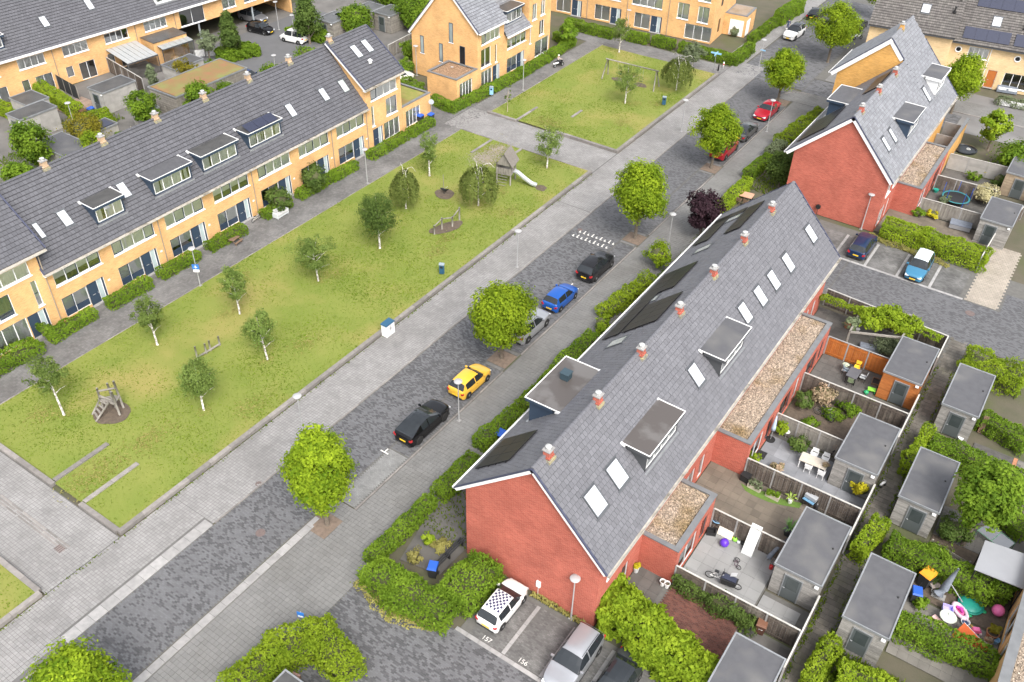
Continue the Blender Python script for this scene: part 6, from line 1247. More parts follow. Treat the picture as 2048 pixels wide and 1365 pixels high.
    # lamps, plates, mirrors, lower trim
    zb0 = lerp_tab(deckt, .012)*H
    def strip(name, mat, x0, x1, y0, y1, z0, z1): b = MB(); b.box(x0, x1, y0, y1, z0, z1); return b.build(name, mat, T, local=True)
    for sg in (1, -1):
        y0, y1 = sorted((sg*hw*.64, sg*hw*.82)); b = MB(); z = zb0-.22
        b._add([(-L/2-.012, y0, z-.07), (-L/2-.012, y1, z-.07), (-L/2+.10*(1 if sg else 1), y1+.045*sg if sg > 0 else y1, z-.06), (-L/2-.012, y0, z+.10), (-L/2-.012, y1, z+.10), (-L/2+.10, y1, z+.1)], [(0, 1, 4, 3), (3, 4, 5), (1, 2, 5, 4), (0, 2, 1)]); b.box(-L/2-.010, -L/2+.06, y0, y1, z-.06, z+.08)
        yy0, yy1 = sorted((sg*hw*.80, sg*hw*.905)); b.box(-L/2-.002, -L/2+.13, yy0, yy1, z-.02, z+.13); b.build('tail_light', REDL, T, local=True)
        zf = lerp_tab(deckt, .97)*H; y0, y1 = sorted((sg*hw*.42, sg*hw*.80)); b = MB(); b.ob((L/2-.012, y0, zf-.17), (-.16, 0, .10), (0, y1-y0, 0), (.03, 0, .05)); b.box(L/2-.06, L/2+.004, y0, y1-.06 if sg > 0 else y1, zf-.19, zf-.09); b.build('headlight', HEADL, T, local=True)
        xm = cowl*L-L/2-.22; y0, y1 = sorted((sg*(hw*.93), sg*(hw+.13))); strip('wing_mirror', pt, xm-.06, xm+.06, y0, y1, bl*H+.02, bl*H+.15)
        y0, y1 = sorted((sg*hw*.90, sg*(hw*.985))); strip('sill_trim', TRIM, xw[0]-L/2+R+.03, xw[1]-L/2-R-.03, y0, y1, .17, .24)
        y0, y1 = sorted((sg*(hw*.985), sg*(hw*1.003))); strip('door_handle', TRIM if kind != 'suv' else pt, -.05*L-.09, -.05*L+.06, y0, y1, bl*H-.14, bl*H-.11)
    strip('rear_plate', PLATE, -L/2-.02, -L/2+.05, -.26, .26, .50 if kind not in ('hatch', 'supermini') else .42, .61 if kind not in ('hatch', 'supermini') else .53)
    strip('front_plate', PLATE, L/2-.04, L/2+.02, -.26, .26, .34, .45); strip('grille', TRIM, L/2-.05, L/2+.008, -hw*.5, hw*.5, .48, .58); strip('rear_bumper_trim', TRIM, -L/2-.008, -L/2+.12, -hw*.72, hw*.72, .24, .36); strip('front_bumper_trim', TRIM, L/2-.10, L/2+.012, -hw*.6, hw*.6, .22, .31)
    b = MB()
    for c in xw: b.box(c-L/2-R*.98, c-L/2+R*.98, -hw+.08, hw-.08, .14, wr_+R*.80)
    b.box(-L/2+.2, L/2-.25, -hw+.12, hw-.12, .15, .3); b.build('underbody', TRIM, T, local=True)
    if checker:
        b = MB(); x0, x1 = rr+.07, wst-.01; nx, ny = 9, 7
        for i in range(nx):
            for j in range(ny):
                if (i+j) % 2: continue
                pts = []
                for (u, v) in ((i, j), (i+1, j), (i+1, j+1), (i, j+1)):
                    x = x0+(x1-x0)*u/nx; y = (v/ny-.5)*hw*1.14; zr = lerp_tab(rooft, x)*H-.012*abs(v/ny-.5)*2+.006; pts.append((x*L-L/2, y, zr-(.03 if v in (0, ny) else 0)*.3))
                b.poly(pts)
        b.build('checker_print', M('checker_navy', (.03, .03, .09), rough=.35), T, local=True)
    if kind in ('suv', 'wagon'):
        for sg in (1, -1): b = MB(); b.tube([((rr+.03)*L-L/2, sg*hw*.66, H*.975), ((rr+wst)/2*L-L/2, sg*hw*.66, H*1.015), ((wst-.01)*L-L/2, sg*hw*.66, H*.975)], .018, 5); b.build('roof_rail', TRIM if not roof_mat else STEEL, T, local=True)
    return T
N_, S__ = math.pi/2, -math.pi/2; CB = 'cars in the roadside bays'
BLK = paint('black', (.006, .006, .007)); xb = -31.52
car('crossover', BLK, (xb-.02, 36.3, 0), N_, 'glossy black crossover coupe at the kerb behind the yellow car', group=CB, dark_rim=True, roofglass=True)
car('hatch', paint('yellow', (.72, .42, .045), .0), (xb+.05, 42.0, 0), N_, 'bright yellow three-door hatchback with black roof hatch', group=CB)
car('suv', paint('silver', (.42, .43, .45), .6), (xb-.05, 50.4, 0), N_, 'silver car mostly hidden below the broad street tree', group=CB)
car('hatch', paint('blue', (.012, .10, .42), .3), (xb-.05, 55.4, 0), N_, 'bright blue hatchback parked before the black four-wheel drive', group=CB)
car('suv', paint('dark_grey', (.013, .013, .015), .4), (xb+.05, 61.3, 0), N_, 'black four-wheel drive with roof rails near the speed hump', group=CB)
car('crossover', paint('red', (.38, .018, .028), .3), (xb-.05, 90.0, 0), N_, 'red hatchback below the lime-green street tree', group=CB)
car('sedan', paint('graphite', (.13, .13, .135), .6), (xb+.02, 95.7, 0), N_, 'graphite saloon with glass roof between two red cars', roofglass=True, group=CB)
car('coupe', paint('ruby', (.42, .012, .03), .3), (xb-.05, 102.4, 0), S__, 'red muscle coupe with its nose to the graphite saloon', group=CB)
car('suv', paint('white', (.72, .72, .71), .0), (-38.35, 129.5, 0), S__-.05, 'white car with black roof parked on the far left side of the road', roof_mat=BLK)
car('sedan', BLK, (-38.6, 139.5, 0), N_, 'black car at the top edge beside the far hedge'); car('sedan', BLK, (-31.9, 138.5, 0), N_, 'black saloon parked beside the far lamp post')
car('supermini', M('paint_white_pearl', (.74, .74, .72), rough=.3, coat=.8), (-17.85, 26.85, 0), N_, 'small white car with navy and white chequered roof in bay 157', checker=True)
car('suv', paint('silver', (.42, .43, .45), .6), (-12.45, 26.1, 0), S__, 'silver compact off-roader with its nose to the parking court')
car('sedan', paint('slate', (.055, .06, .065), .5), (-9.75, 26.0, 0), S__, 'dark slate saloon with glass sunroof beside the silver off-roader', roofglass=True)
q = G(1727, 488, .6); car('wagon', paint('midnight', (.008, .026, .075), .2), (q.x, 79.5, 0), N_, 'midnight blue estate car in a bay before the far red gable')
q = G(1848, 517, .6); car('mpv', paint('sky', (.05, .20, .33), .3), (q.x, 78.9, 0), S__, 'pale-roofed light blue car facing out of its bay by the big hedge', roof_mat=M('paint_pale', (.55, .62, .66), rough=.3, coat=.8))
q = G(521, 58, .5); car('hatch', BLK, (q.x, q.y, 0), .15, 'black hatchback beside the car port'); q = G(502, 38, .6); car('mpv', paint('grey', (.22, .22, .23), .5), (q.x-.5, q.y+.8, 0), .12, 'grey car parked under the yellow car port'); q = G(588, 76, .5); car('van', M('paint_white_pearl', (.74, .74, .72)), (q.x, q.y, 0), math.pi+.15, 'white van half hidden by the columnar tree')
q = G(803, 155, .6); car('hatch', M('paint_white_pearl', (.74, .74, .72)), (q.x-.4, q.y, 0), N_-.25, 'white hatchback between the two yellow buildings')
q = G(441, 127, .5); car('hatch', paint('navy', (.02, .04, .12), .3), (-88.2, 71.9, 0), 0, 'dark blue car roof showing behind the sedum shed')
# ================================================================== lamps, signs, furniture
def lamp_proto():
    T = E('street_lamp', (0, 0, 0), 'slim pale post with a flat disc lamp', 'street lamp', 'disc-headed street lamps')
    b = MB(); b.tube([(0, 0, 0), (0, 0, 1.0), (0, 0, 1.02), (0, 0, 3.8)], [.06, .055, .045, .038], 8); b.build('post', M('lamp_post_paint', (.36, .36, .36), (.30, .30, .30), 3, .5), T, local=True)
    b = MB(); b.lathe((0, 0, 3.78), [(.05, 0), (.15, .06), (.29, .10), (.32, .14), (.30, .17), (.1, .20), (.02, .21)], 18); h = b.build('lamp_head', M('lamp_head_paint', (.36, .36, .36), rough=.4), T, True, local=True)
    b = MB(); b.lathe((0, 0, 3.845), [(.14, 0), (.3, .035), (.1, .05)], 16); b.build('diffuser', M('opal', (.8, .8, .78), rough=.3), h, local=True)
    b = MB(); b.box(-.14, .14, -.14, .14, -.01, .05); b.build('foot_plate', CONC, T, local=True); return T
lp = lamp_proto(); first = True
for (x, y), lb in (((608, 872), 'disc lamp beside the pale footpath, near the round street tree'), ((1142, 1237), 'disc lamp in front of the near red gable'), ((1722, 459), 'disc lamp in front of the far red gable'), ((735, 367), 'disc lamp on the terrace path by the weeping birch'), ((401, 572), 'disc lamp carrying a blue sign beside the terrace hedge'), ((1034, 535), 'disc lamp on the pale footpath opposite the black four-wheel drive'), ((918, 842), 'disc lamp behind the yellow car on the right-hand pavement'), ((1362, 264), 'disc lamp on the pale footpath beside the swing lawn'), ((1517, 138), 'disc lamp with a small blue plate at the far footpath corner'), ((1533, 264), 'disc lamp between the red coupe and the pavement'), ((1737, 68), 'disc lamp by the black saloon at the far road'), ((1046, 181), 'disc lamp beside the hedge of the yellow block'), ((834, 152), 'disc lamp standing against the plain yellow gable'), ((1253, 76), 'disc lamp before the hedges of the top yellow row'), ((558, 60), 'disc lamp beside the car port driveway'), ((591, 88), 'disc lamp in front of the white van'), ((155, 272), 'disc lamp among the rear yard sheds'), ((556, 172), 'disc lamp head rising behind the terrace ridge'), ((905, 180), 'short disc lamp at the corner of the gravel-roofed annex'), ((1335, 500), 'disc lamp behind the street tree by the ball-shaped tree')):
    o = lp if first else copy_tree(lp); first = False; o['label'] = lb; p = G(x, y); o.location = (p.x, p.y, 0)
    if (x, y) == (905, 180): o.scale = (.6, .6, .75)
SIGNB = M('sign_blue', (.03, .16, .50), rough=.4); SIGNLB = M('sign_pale_blue', (.25, .47, .68), rough=.4)
def sign(px, py, label, h=2.3, kind='panel', mat=SIGNB, rz=0., post=True, w=.45, hh=.45, zc=None):
    p = G(px, py); T = E('road_sign', (p.x, p.y, 0), label, 'sign', None, rz)
    if post: b = MB(); b.tube([(0, 0, -.02), (0, 0, h)], .03, 6); b.build('post', STEEL, T, local=True)
    z = zc or h-hh/2
    b = MB()
    if kind == 'disc': b.lathe((0, -.05, z), [(w, -.01), (w, .01)], 20, RX)
    else: b.box(-w, w, -.06, -.035, z-hh/2, z+hh/2)
    f = b.build('sign_plate', mat, T, local=True)
    return T, f
t, f = sign(401, 574, 'blue rectangular traffic plate with white sub-plate on a lamp post', 2.6, w=.3, hh=.5, zc=2.15, post=False, rz=.6); b = MB(); b.box(-.26, .26, -.058, -.036, 1.6, 1.86); b.build('sub_plate', WHITE, t, local=True); b = MB(); b.box(-.16, .16, -.066, -.0605, 2.1, 2.14); b.box(-.05, .05, -.066, -.0605, 2.0, 2.28); b.build('symbol', WHITE, f, local=True); b = MB(); b.box(-.05, .05, -.034, .045, 2.0, 2.3); b.build('clamp', STEEL, t, local=True)
t, f = sign(609, 1262, 'blue and white parking sign at the corner of the parking court', 1.9, w=.22, hh=.5, rz=.3); b = MB(); b.box(-.17, .17, -.066, -.0605, 1.45, 1.6); b.build('white_field', WHITE, f, local=True)
sign(864, 242, 'round grey-backed traffic sign at the corner of the terrace path', 2.6, 'disc', M('sign_back_grey', (.42, .46, .50), rough=.5), w=.32, rz=.5)
t, f = sign(1427, 142, 'pale blue street-name finger sign at the footpath corner', 2.5, mat=SIGNLB, w=.7, hh=.22, rz=.1); b = MB(); b.box(-.03, .03, -.7, .7, 2.2, 2.42); b.build('second_arm', SIGNLB, t, local=True)
sign(1520, 133, 'small pale blue plate on the far lamp post', 2.6, mat=SIGNLB, w=.35, hh=.18, post=False, zc=2.2)
for (x, y), m_, lb in (((1446, 137), WHITE, 'white bollard with red band by the street-name sign'), ((1456, 124), KERB, 'grey bollard nearest the corner hedge of the top row'), ((1436, 142), BLACKM, 'dark bollard beside the street-name post')):
    p = G(x, y); T = E('bollard', (p.x, p.y, 0), lb, 'bollard', 'bollards at the footpath corner'); b = MB(); b.lathe((0, 0, 0), [(.10, 0), (.10, .75), (.07, .86), (.02, .88)], 10); b.build('post', m_, T, True, local=True)
    if m_ is WHITE: b = MB(); b.lathe((0, 0, .5), [(.105, 0), (.105, .14)], 10); b.build('red_band', REDP, T, local=True)
def litter_bin(px, py, label, m_): 
    p = G(px, py, .1); T = E('litter_bin', (p.x, p.y, .1), label, 'litter bin', None, .4); b = MB(); b.tube([(0, 0, 0), (0, 0, .35)], .04, 6); b.build('post', STEEL, T, local=True); b = MB(); b.prism([(-.2, -.16), (.2, -.16), (.24, 0), (.2, .16), (-.2, .16), (-.24, 0)], .2, 1.1); bo = b.build('bin_body', m_, T, local=True); b = MB(); b.prism([(-.22, -.18), (.22, -.18), (.26, 0), (.22, .18), (-.22, .18), (-.26, 0)], 1.1, 1.2); b.build('hood', M('bin_hood', (.25, .30, .34), rough=.5), T, local=True); b = MB(); b.box(-.12, .12, -.178, -.165, .8, 1.0); b.build('slot', BLACKM, bo, local=True)
DB = M('bin_blue', (.025, .085, .15), rough=.45)
litter_bin(884, 550, 'dark blue litter bin near the kerb of the long lawn', DB); litter_bin(1327, 212, 'dark blue litter bin on the swing lawn', DB); litter_bin(983, 192, 'pale blue litter bin by the hedge of the yellow block', SIGNLB)
p = G(777, 668); T = E('utility_cabinet', (p.x, p.y, 0), 'white utility cabinet with dark blue lid on the pale footpath', 'cabinet', None, 0); b = MB(); b.box(-.28, .28, -.5, .5, 0, 1.15); cb_ = b.build('cabinet_body', WHITE, T, local=True); b = MB(); b._add([(-.33, -.55, 1.15), (.33, -.55, 1.15), (.33, .55, 1.15), (-.33, .55, 1.15), (-.3, -.52, 1.27), (.3, -.52, 1.22), (.3, .52, 1.22), (-.3, .52, 1.27)], [(3, 2, 1, 0), (4, 5, 6, 7), (0, 1, 5, 4), (1, 2, 6, 5), (2, 3, 7, 6), (3, 0, 4, 7)]); b.build('lid', DB, T, local=True); b = MB(); b.box(.281, .29, -.12, .12, .6, .85); b.build('sticker', M('sticker_grey', (.35, .35, .34)), cb_, local=True); b = MB(); b.box(.281, .288, -.01, .01, .05, 1.1); b.build('door_gap', CHAR, cb_, local=True)
# ================================================================== play equipment
def logs(T, name, segs, mat=WOODG, r_=.075):
    for a, c in segs:
        b = MB(); b.tube([a, c], r_, 7); b.build(name, mat, T, local=True, smooth=True)
zl = lambda x: float(lawn_z(x))
c = G(224, 826, .1); blob('soil_disc', (c.x, c.y), 1.35, 1.3, zl(c.x)+.04, SOIL, 4, amp=.08)
T = E('climbing_tower', (c.x, c.y, zl(c.x)), 'rustic log climbing tower with plank steps on a round soil patch', 'climbing frame')
for i, (x, y, h) in enumerate(((-.65, -.15, 2.2), (.25, .75, 2.7), (-.15, .45, 2.5), (.65, .15, 2.3))): b = MB(); b.tube([(x*1.12, y*1.1, -.05), (x, y, h)], .085, 7); b.build('post', WOODG, T, True, local=True)
logs(T, 'cross_beam', [((-.7, -.2, 1.9), (.3, .8, 2.05)), ((-.2, .5, 1.7), (.7, .1, 1.75)), ((-.65, -.15, 1.45), (.65, .15, 1.4))]); b = MB(); b.prism([(-.75, -.3), (.75, 0), (.3, .85), (-.2, .6)], 1.15, 1.22); b.build('platform', WOODG, T, local=True)
logs(T, 'ladder_rail', [((-1.0, -.95, 0), (-.55, -.2, 1.3)), ((-.15, -1.25, 0), (.3, -.1, 1.3))], r_=.07)
for k in range(4): f = .12+.24*k; p0 = Vector((-1.0, -.95, 0)).lerp(Vector((-.55, -.2, 1.3)), f); p1 = Vector((-.15, -1.25, 0)).lerp(Vector((.3, -.1, 1.3)), f); b = MB(); b.ob(p0-Vector((0, 0, .03)), p1-p0, (.05, .14, 0), (0, 0, .06)); b.build('step', WOODG, T, local=True)
c = G(416, 704, .1); T = E('balance_posts', (c.x, c.y, zl(c.x)), 'row of four low wooden posts on a balance beam', 'balance beam'); p0, p1 = G(394, 718, .15)-c, G(441, 690, .15)-c
logs(T, 'beam', [((p0.x, p0.y, .15), (p1.x, p1.y, .15))], r_=.09)
for f, h in ((.02, 1.25), (.4, 1.0), (.58, 1.05), (.97, .95)): p_ = p0.lerp(p1, f); logs(T, 'post', [((p_.x, p_.y, -.05), (p_.x, p_.y+.02, h))], r_=.07)
c = G(893, 457, .1); blob('soil_bed', (c.x, c.y), 1.75, .85, zl(c.x)+.045, SOIL, 8, amp=.12, rot=1.2); T = E('rail_fence_climber', (c.x, c.y, zl(c.x)), 'rustic zigzag log rail on a soil bed in the long lawn', 'climbing frame'); ps = [G(x, y, .1)-c for x, y in ((869, 470), (884, 461), (905, 455), (919, 441))]
hs_ = (1.0, 1.35, 1.15, 1.4); tops = []
for p_, h in zip(ps, hs_): logs(T, 'post', [((p_.x, p_.y, -.05), (p_.x, p_.y, h))], r_=.085); tops.append(Vector((p_.x, p_.y, h-.12)))
for a, b_ in zip(tops, tops[1:]): logs(T, 'rail', [(a, b_)], r_=.06)
c = G(889, 389, .1); blob('soil_disc', (c.x, c.y), 1.05, 1.0, zl(c.x)+.04, SOIL, 12, amp=.1); T = E('spring_rocker', (c.x, c.y, zl(c.x)), 'dark spring rocker toy on a soil disc', 'spring toy'); b = MB(); b.tube([(.12*math.cos(k*.9), .12*math.sin(k*.9), .03*k) for k in range(16)], .02, 5); b.build('spring', BLACKM, T, local=True); b = MB(); b.tube([(-.5, 0, .55), (-.2, 0, .5), (.2, 0, .52), (.5, 0, .75)], [.06, .14, .13, .06], 8); b.build('seat', BLACKM, T, True, local=True); b = MB(); b.tube([(.25, -.25, .85), (.25, .25, .85)], .02, 5); b.build('handle', STEEL, T, local=True); b = MB(); b.tube([(-.8, .9, 0), (-.9, 1.0, 1.5)], .03, 5); b.build('thin_post', WOODG, T, local=True)
# playhouse with slide
c = G(1012, 362, .15); T = E('playhouse', (c.x, c.y, zl(c.x)), 'wooden playhouse tower with shingled roof and steel slide', 'playhouse', None, .25)
for x in (-.75, .75):
    for y in (-.75, .75): logs(T, 'post', [((x, y, -.05), (x, y, 2.4))], r_=.08)
b = MB(); b.box(-.85, .85, -.85, .85, 1.15, 1.25); b.build('platform', WOODG, T, local=True)
for sg in (-1, 1):
    for k in range(7): b = MB(); f = k/7; q = Vector((sg*(1.05-.95*f), -1.05, 2.15+1.45*f)); b.ob(q, (-sg*.17, 0, .26), (0, 2.1, 0), (sg*.02, 0, .03)); b.build('shingle_course', M('shingle_grey', (.21, .19, .17), (.14, .125, .11), 6, .9, rnd=.2), T, local=True)
for y in (-.8, .78): b = MB(); b.extrude([(-.85, y, 2.2), (.85, y, 2.2), (0, y, 3.45)], (0, .04, 0)); b.build('gable_board', WOODG, T, local=True)
for k in range(6): b = MB(); b.box(-.8+.27*k, -.8+.27*k+.22, -.86, -.82, 1.25, 1.9); b.build('balustrade_board', WOODG, T, local=True)
b = MB(); b.box(-.86, -.82, -.7, .7, 1.25, 1.85); b.build('side_panel', WOODG, T, local=True)
for k in range(5): b = MB(); b.tube([(-.5, -1.6+.15*k, .25*k), (.5, -1.6+.15*k, .25*k)], .03, 5); b.build('ladder_rung', WOODG, T, local=True)
sl_ = [(.85, 0, 1.3), (1.25, 0, 1.22), (2.2, -.05, .62), (2.9, -.08, .26), (3.4, -.1, .2)]; b = MB()
for (a, d) in zip(sl_, sl_[1:]):
    a, d = Vector(a), Vector(d); b.poly([a+Vector((0, -.24, 0)), d+Vector((0, -.24, 0)), d+Vector((0, .24, 0)), a+Vector((0, .24, 0))])
    for sg in (-1, 1): b.ob(a+Vector((0, sg*.25, 0)), d-a, (0, sg*.03, 0), (0, 0, .16))
b.build('slide', M('slide_steel', (.58, .60, .62), rough=.3, metal=.6), T, local=True); blob('soil_patch', tuple((T.matrix_basis @ Vector((3.9, -.1, 0)))[:2]), .7, .55, zl(c.x)+.05, SOIL, 5)
# swing
a, d = G(1213, 154, .15), G(1309, 178, .15); T = E('swing_set', (a+d)/2, 'weathered log swing set with leaning end posts on the swing lawn', 'swing'); m = (a+d)/2; u = (d-a).normalized(); v = Vector((-u.y, u.x, 0)); hL = (d-a).length/2
for sg in (-1, 1):
    for s2 in (-1, 1): p0 = u*(sg*(hL+.25))+v*(s2*.95); logs(T, 'end_post', [((p0.x, p0.y, -.15), tuple(u*(sg*hL)+v*(s2*.08)+ZV*2.35))], r_=.075)
logs(T, 'top_beam', [(tuple(u*(-hL-.3)+ZV*2.35), tuple(u*(hL+.3)+ZV*2.35))], r_=.085)
for s, dy in ((-.52, .55), (.42, 0)):
    sp = u*(hL*s)
    for e in (-.2, .2): b = MB(); b.tube([tuple(sp+u*e+ZV*2.3), tuple(sp+u*e+v*dy+ZV*.55)], .012, 4); b.build('chain', STEEL, T, local=True)
    b = MB(); b.ob(sp-u*.24+v*(dy-.1)+ZV*.5, u*.48, v*.2, ZV*.05); b.build('seat', RUBBER, T, local=True)
    q = m+sp; blob('soil_patch', (q.x, q.y), .9, .6, zl(q.x)+.045, SOIL, int(s*50)+60)
SWING = (m, u, v, hL)
# bench and sofa on the terrace path
p = G(562, 432); T = E('garden_sofa', (p.x, p.y, 0), 'pale grey two-seat garden sofa on the terrace path', 'sofa', None, math.radians(92))
PS = M('sofa_grey', (.45, .45, .44), (.38, .38, .37), 5, .9)
b = MB(); b.box(-.75, .75, -.35, .35, .12, .3); b.build('base', PALEG, T, local=True)
for sg in (-1, 1):
    b = MB(); b.box(min(sg*.02, sg*.66), max(sg*.02, sg*.66), -.38, .22, .3, .46); b.build('seat_cushion', PS, T, local=True); b = MB(); b.box(min(sg*.02, sg*.66), max(sg*.02, sg*.66), .16, .34, .47, .85); b.build('back_cushion', PS, T, local=True); b = MB(); b.box(min(sg*.68, sg*.78), max(sg*.68, sg*.78), -.36, .36, .12, .62); b.build('arm', PALEG, T, local=True)
    for y in (-.3, .3): b = MB(); b.box(sg*.7-.03, sg*.7+.03, y-.03, y+.03, 0, .12); b.build('leg', PALEG, T, local=True)
p = G(470, 486); T = E('picnic_bench', (p.x, p.y, 0), 'small wooden picnic bench by the terrace hedge', 'picnic bench', None, math.radians(100))
for k in range(4): b = MB(); b.box(-.5, .5, -.3+.155*k, -.3+.155*k+.14, .5, .54); b.build('table_board', WOODB, T, local=True)
for sg in (-1, 1):
    b = MB(); b.box(-.5, .5, sg*.55-.1, sg*.55+.1, .3, .34); b.build('seat_board', WOODB, T, local=True)
    for s2 in (-1, 1): b = MB(); b.tube([(sg*.4, s2*.5, 0), (sg*.4, s2*.15, .5)], .035, 5); b.build('leg', WOODB, T, local=True)
# ================================================================== people
def person(name, label, loc, rz, J, cols, heights):
    """one skinned body; J: joint positions"""
    T = E('person', loc, label, 'person', None, rz)
    names = list(J); V = [J[k][0] for k in names]; idx = {k: i for i, k in enumerate(names)}
    ed = [(idx[a], idx[b]) for a, b in (('pelvis', 'chest'), ('chest', 'neck'), ('neck', 'head'), ('head', 'crown'), ('chest', 'shL'), ('shL', 'elL'), ('elL', 'haL'), ('chest', 'shR'), ('shR', 'elR'), ('elR', 'haR'), ('pelvis', 'hiL'), ('hiL', 'knL'), ('knL', 'anL'), ('anL', 'toL'), ('pelvis', 'hiR'), ('hiR', 'knR'), ('knR', 'anR'), ('anR', 'toR'))]
    me = bpy.data.meshes.new('body'); me.from_pydata(V, ed, []); o = bpy.data.objects.new('body', me); C.objects.link(o)
    sk = o.modifiers.new('s', 'SKIN'); sv = me.skin_vertices[0].data
    for i, k in enumerate(names): sv[i].radius = (J[k][1], J[k][1]*(.75 if k in ('chest', 'pelvis') else 1)); sv[i].use_root = (k == 'pelvis')
    o.modifiers.new('d', 'SUBSURF').levels = 1
    m2 = bpy.data.meshes.new_from_object(o.evaluated_get(bpy.context.evaluated_depsgraph_get())); bpy.data.objects.remove(o)
    m2.materials.clear()
    for c_ in cols: m2.materials.append(c_)
    co = [v.co for v in m2.vertices]
    for pl in m2.polygons:
        c_ = pl.center; best = min(names, key=lambda k: (Vector(J[k][0])-c_).length); pl.material_index = heights.get(best, 0); pl.use_smooth = True
    b = link('body', m2, None, T); return T, J
SKIN = M('skin', (.55, .33, .23), rough=.6); JEANS = M('jeans', (.05, .07, .14), rough=.9); SHOE = M('shoe_dark', (.03, .03, .03)); HAIRB = M('hair_blond', (.45, .33, .15)); HAIRD = M('hair_dark', (.05, .035, .025))
def body(s=1., legs='stand', lean=0., arms='down'):
    z = lambda a: a*s
    J = {'pelvis': ((0, 0, z(.95)), .14*s), 'chest': ((lean*.4, 0, z(1.32)), .155*s), 'neck': ((lean*.5, 0, z(1.50)), .06*s), 'head': ((lean*.6+.02, 0, z(1.62)), .095*s), 'crown': ((lean*.62, 0, z(1.74)), .075*s)}
    for sg, n in ((1, 'L'), (-1, 'R')):
        J['sh'+n] = ((lean*.42, sg*.19*s, z(1.42)), .065*s); J['hi'+n] = ((0, sg*.10*s, z(.88)), .10*s)
        if arms == 'down': J['el'+n] = ((lean*.2-.03, sg*.25*s, z(1.14)), .048*s); J['ha'+n] = ((.08*sg, sg*.26*s, z(.88)), .036*s)
        else: J['el'+n] = ((lean*.4+.18*s, sg*.26*s, z(1.18)), .048*s); J['ha'+n] = ((lean*.4+.42*s, sg*.22*s, z(1.22)), .036*s)
        if legs == 'stand': f = .12*sg; J['kn'+n] = ((f+.03, sg*.10*s, z(.5)), .07*s); J['an'+n] = ((f*1.7-.03, sg*.10*s, z(.08)), .045*s); J['to'+n] = ((f*1.7+.12*s, sg*.11*s, z(.04)), .035*s)
        else: J['kn'+n] = ((.42*s, sg*.15*s, z(.86)), .075*s); J['an'+n] = ((.40*s, sg*.15*s, z(.45)), .048*s); J['to'+n] = ((.56*s, sg*.15*s, z(.41)), .035*s)
    return J
HM = {'pelvis': 1, 'hiL': 1, 'hiR': 1, 'knL': 1, 'knR': 1, 'anL': 1, 'anR': 1, 'toL': 3, 'toR': 3, 'chest': 0, 'shL': 0, 'shR': 0, 'elL': 0, 'elR': 0, 'neck': 2, 'head': 2, 'crown': 4, 'haL': 2, 'haR': 2}
def face(T, J, s, hair):
    h = Vector(J['head'][0]); b = MB()
    b.lathe(h+Vector((-.015*s, 0, .045*s)), [(.115*s, -.03*s), (.118*s, .03*s), (.09*s, .085*s), (.02, .11*s)], 10); b.build('hair', hair, T, True, local=True)
    for sg in (1, -1): b = MB(); b.lathe(h+Vector((.088*s, sg*.035*s, .005)), [(.012*s, -.01*s), (.012*s, .01*s)], 6); b.build('eye', BLACKM, T, local=True)
    b = MB(); b.lathe(h+Vector((.098*s, 0, -.02*s)), [(.02*s, -.02*s), (.008*s, .03*s)], 6); b.build('nose', SKIN, T, True, local=True); b = MB(); b.box(h.x+.085*s, h.x+.097*s, h.y-.025*s, h.y+.025*s, h.z-.062*s, h.z-.05*s); b.build('mouth', REDP, T, local=True)
p = G(1574, 62); T, J = person('person', 'person in dark jacket and jeans walking on the footpath by the white car', (p.x, p.y, 0), -1.2, body(1.), [M('jacket_navy', (.03, .05, .11)), JEANS, SKIN, SHOE, HAIRD], HM); face(T, J, 1, HAIRD)
p = G(1117, 134); rzr = math.radians(70); J = body(1., 'sit', .12, 'fwd'); J = {k: ((v_[0][0]-.12, v_[0][1], v_[0][2]-.12), v_[1]) for k, v_ in J.items()}; T, J = person('person', 'person in a pale top and helmet riding a scooter on the terrace path', (p.x, p.y, 0), rzr, J, [M('shirt_pale', (.50, .42, .40)), M('trousers_black', (.025, .025, .03)), SKIN, SHOE, WHITEP], HM); face(T, J, 1, WHITEP)
T = E('scooter', (p.x, p.y, 0), 'black and white motor scooter with a rider on the terrace path', 'scooter', None, rzr)
for x in (-.6, .65): b = MB(); b.torus((x, 0, .25), .2, .055, RX, 16, 6); w_ = b.build('wheel', RUBBER, T, True, local=True); b = MB(); b.lathe((x, 0, .25), [(.14, -.04), (.14, .04)], 12, RX); b.build('rim', RIMM, w_, local=True)
b = MB(); b.tube([(-.85, 0, .55), (-.5, 0, .62), (-.1, 0, .6)], [.1, .17, .13], 8); b.build('rear_body', WHITEP, T, True, local=True); b = MB(); b.tube([(-.75, 0, .74), (-.35, 0, .76), (0, 0, .74)], [.09, .13, .09], 8); b.build('saddle', BLACKM, T, True, local=True); b = MB(); b.box(-.15, .4, -.15, .15, .28, .36); b.build('footboard', BLACKM, T, local=True); b = MB(); b.ob((.36, -.2, .3), (.12, 0, .6), (0, .4, 0), (.04, 0, 0)); b.build('leg_shield', BLACKM, T, local=True); b = MB(); b.tube([(.65, 0, .3), (.45, 0, 1.0)], .035, 6); b.tube([(.42, -.32, 1.02), (.48, 0, .98), (.42, .32, 1.02)], .02, 5); b.build('handlebar', STEEL, T, local=True); b = MB(); b.box(.5, .6, -.07, .07, .82, .94); b.build('headlight', HEADL, T, local=True)
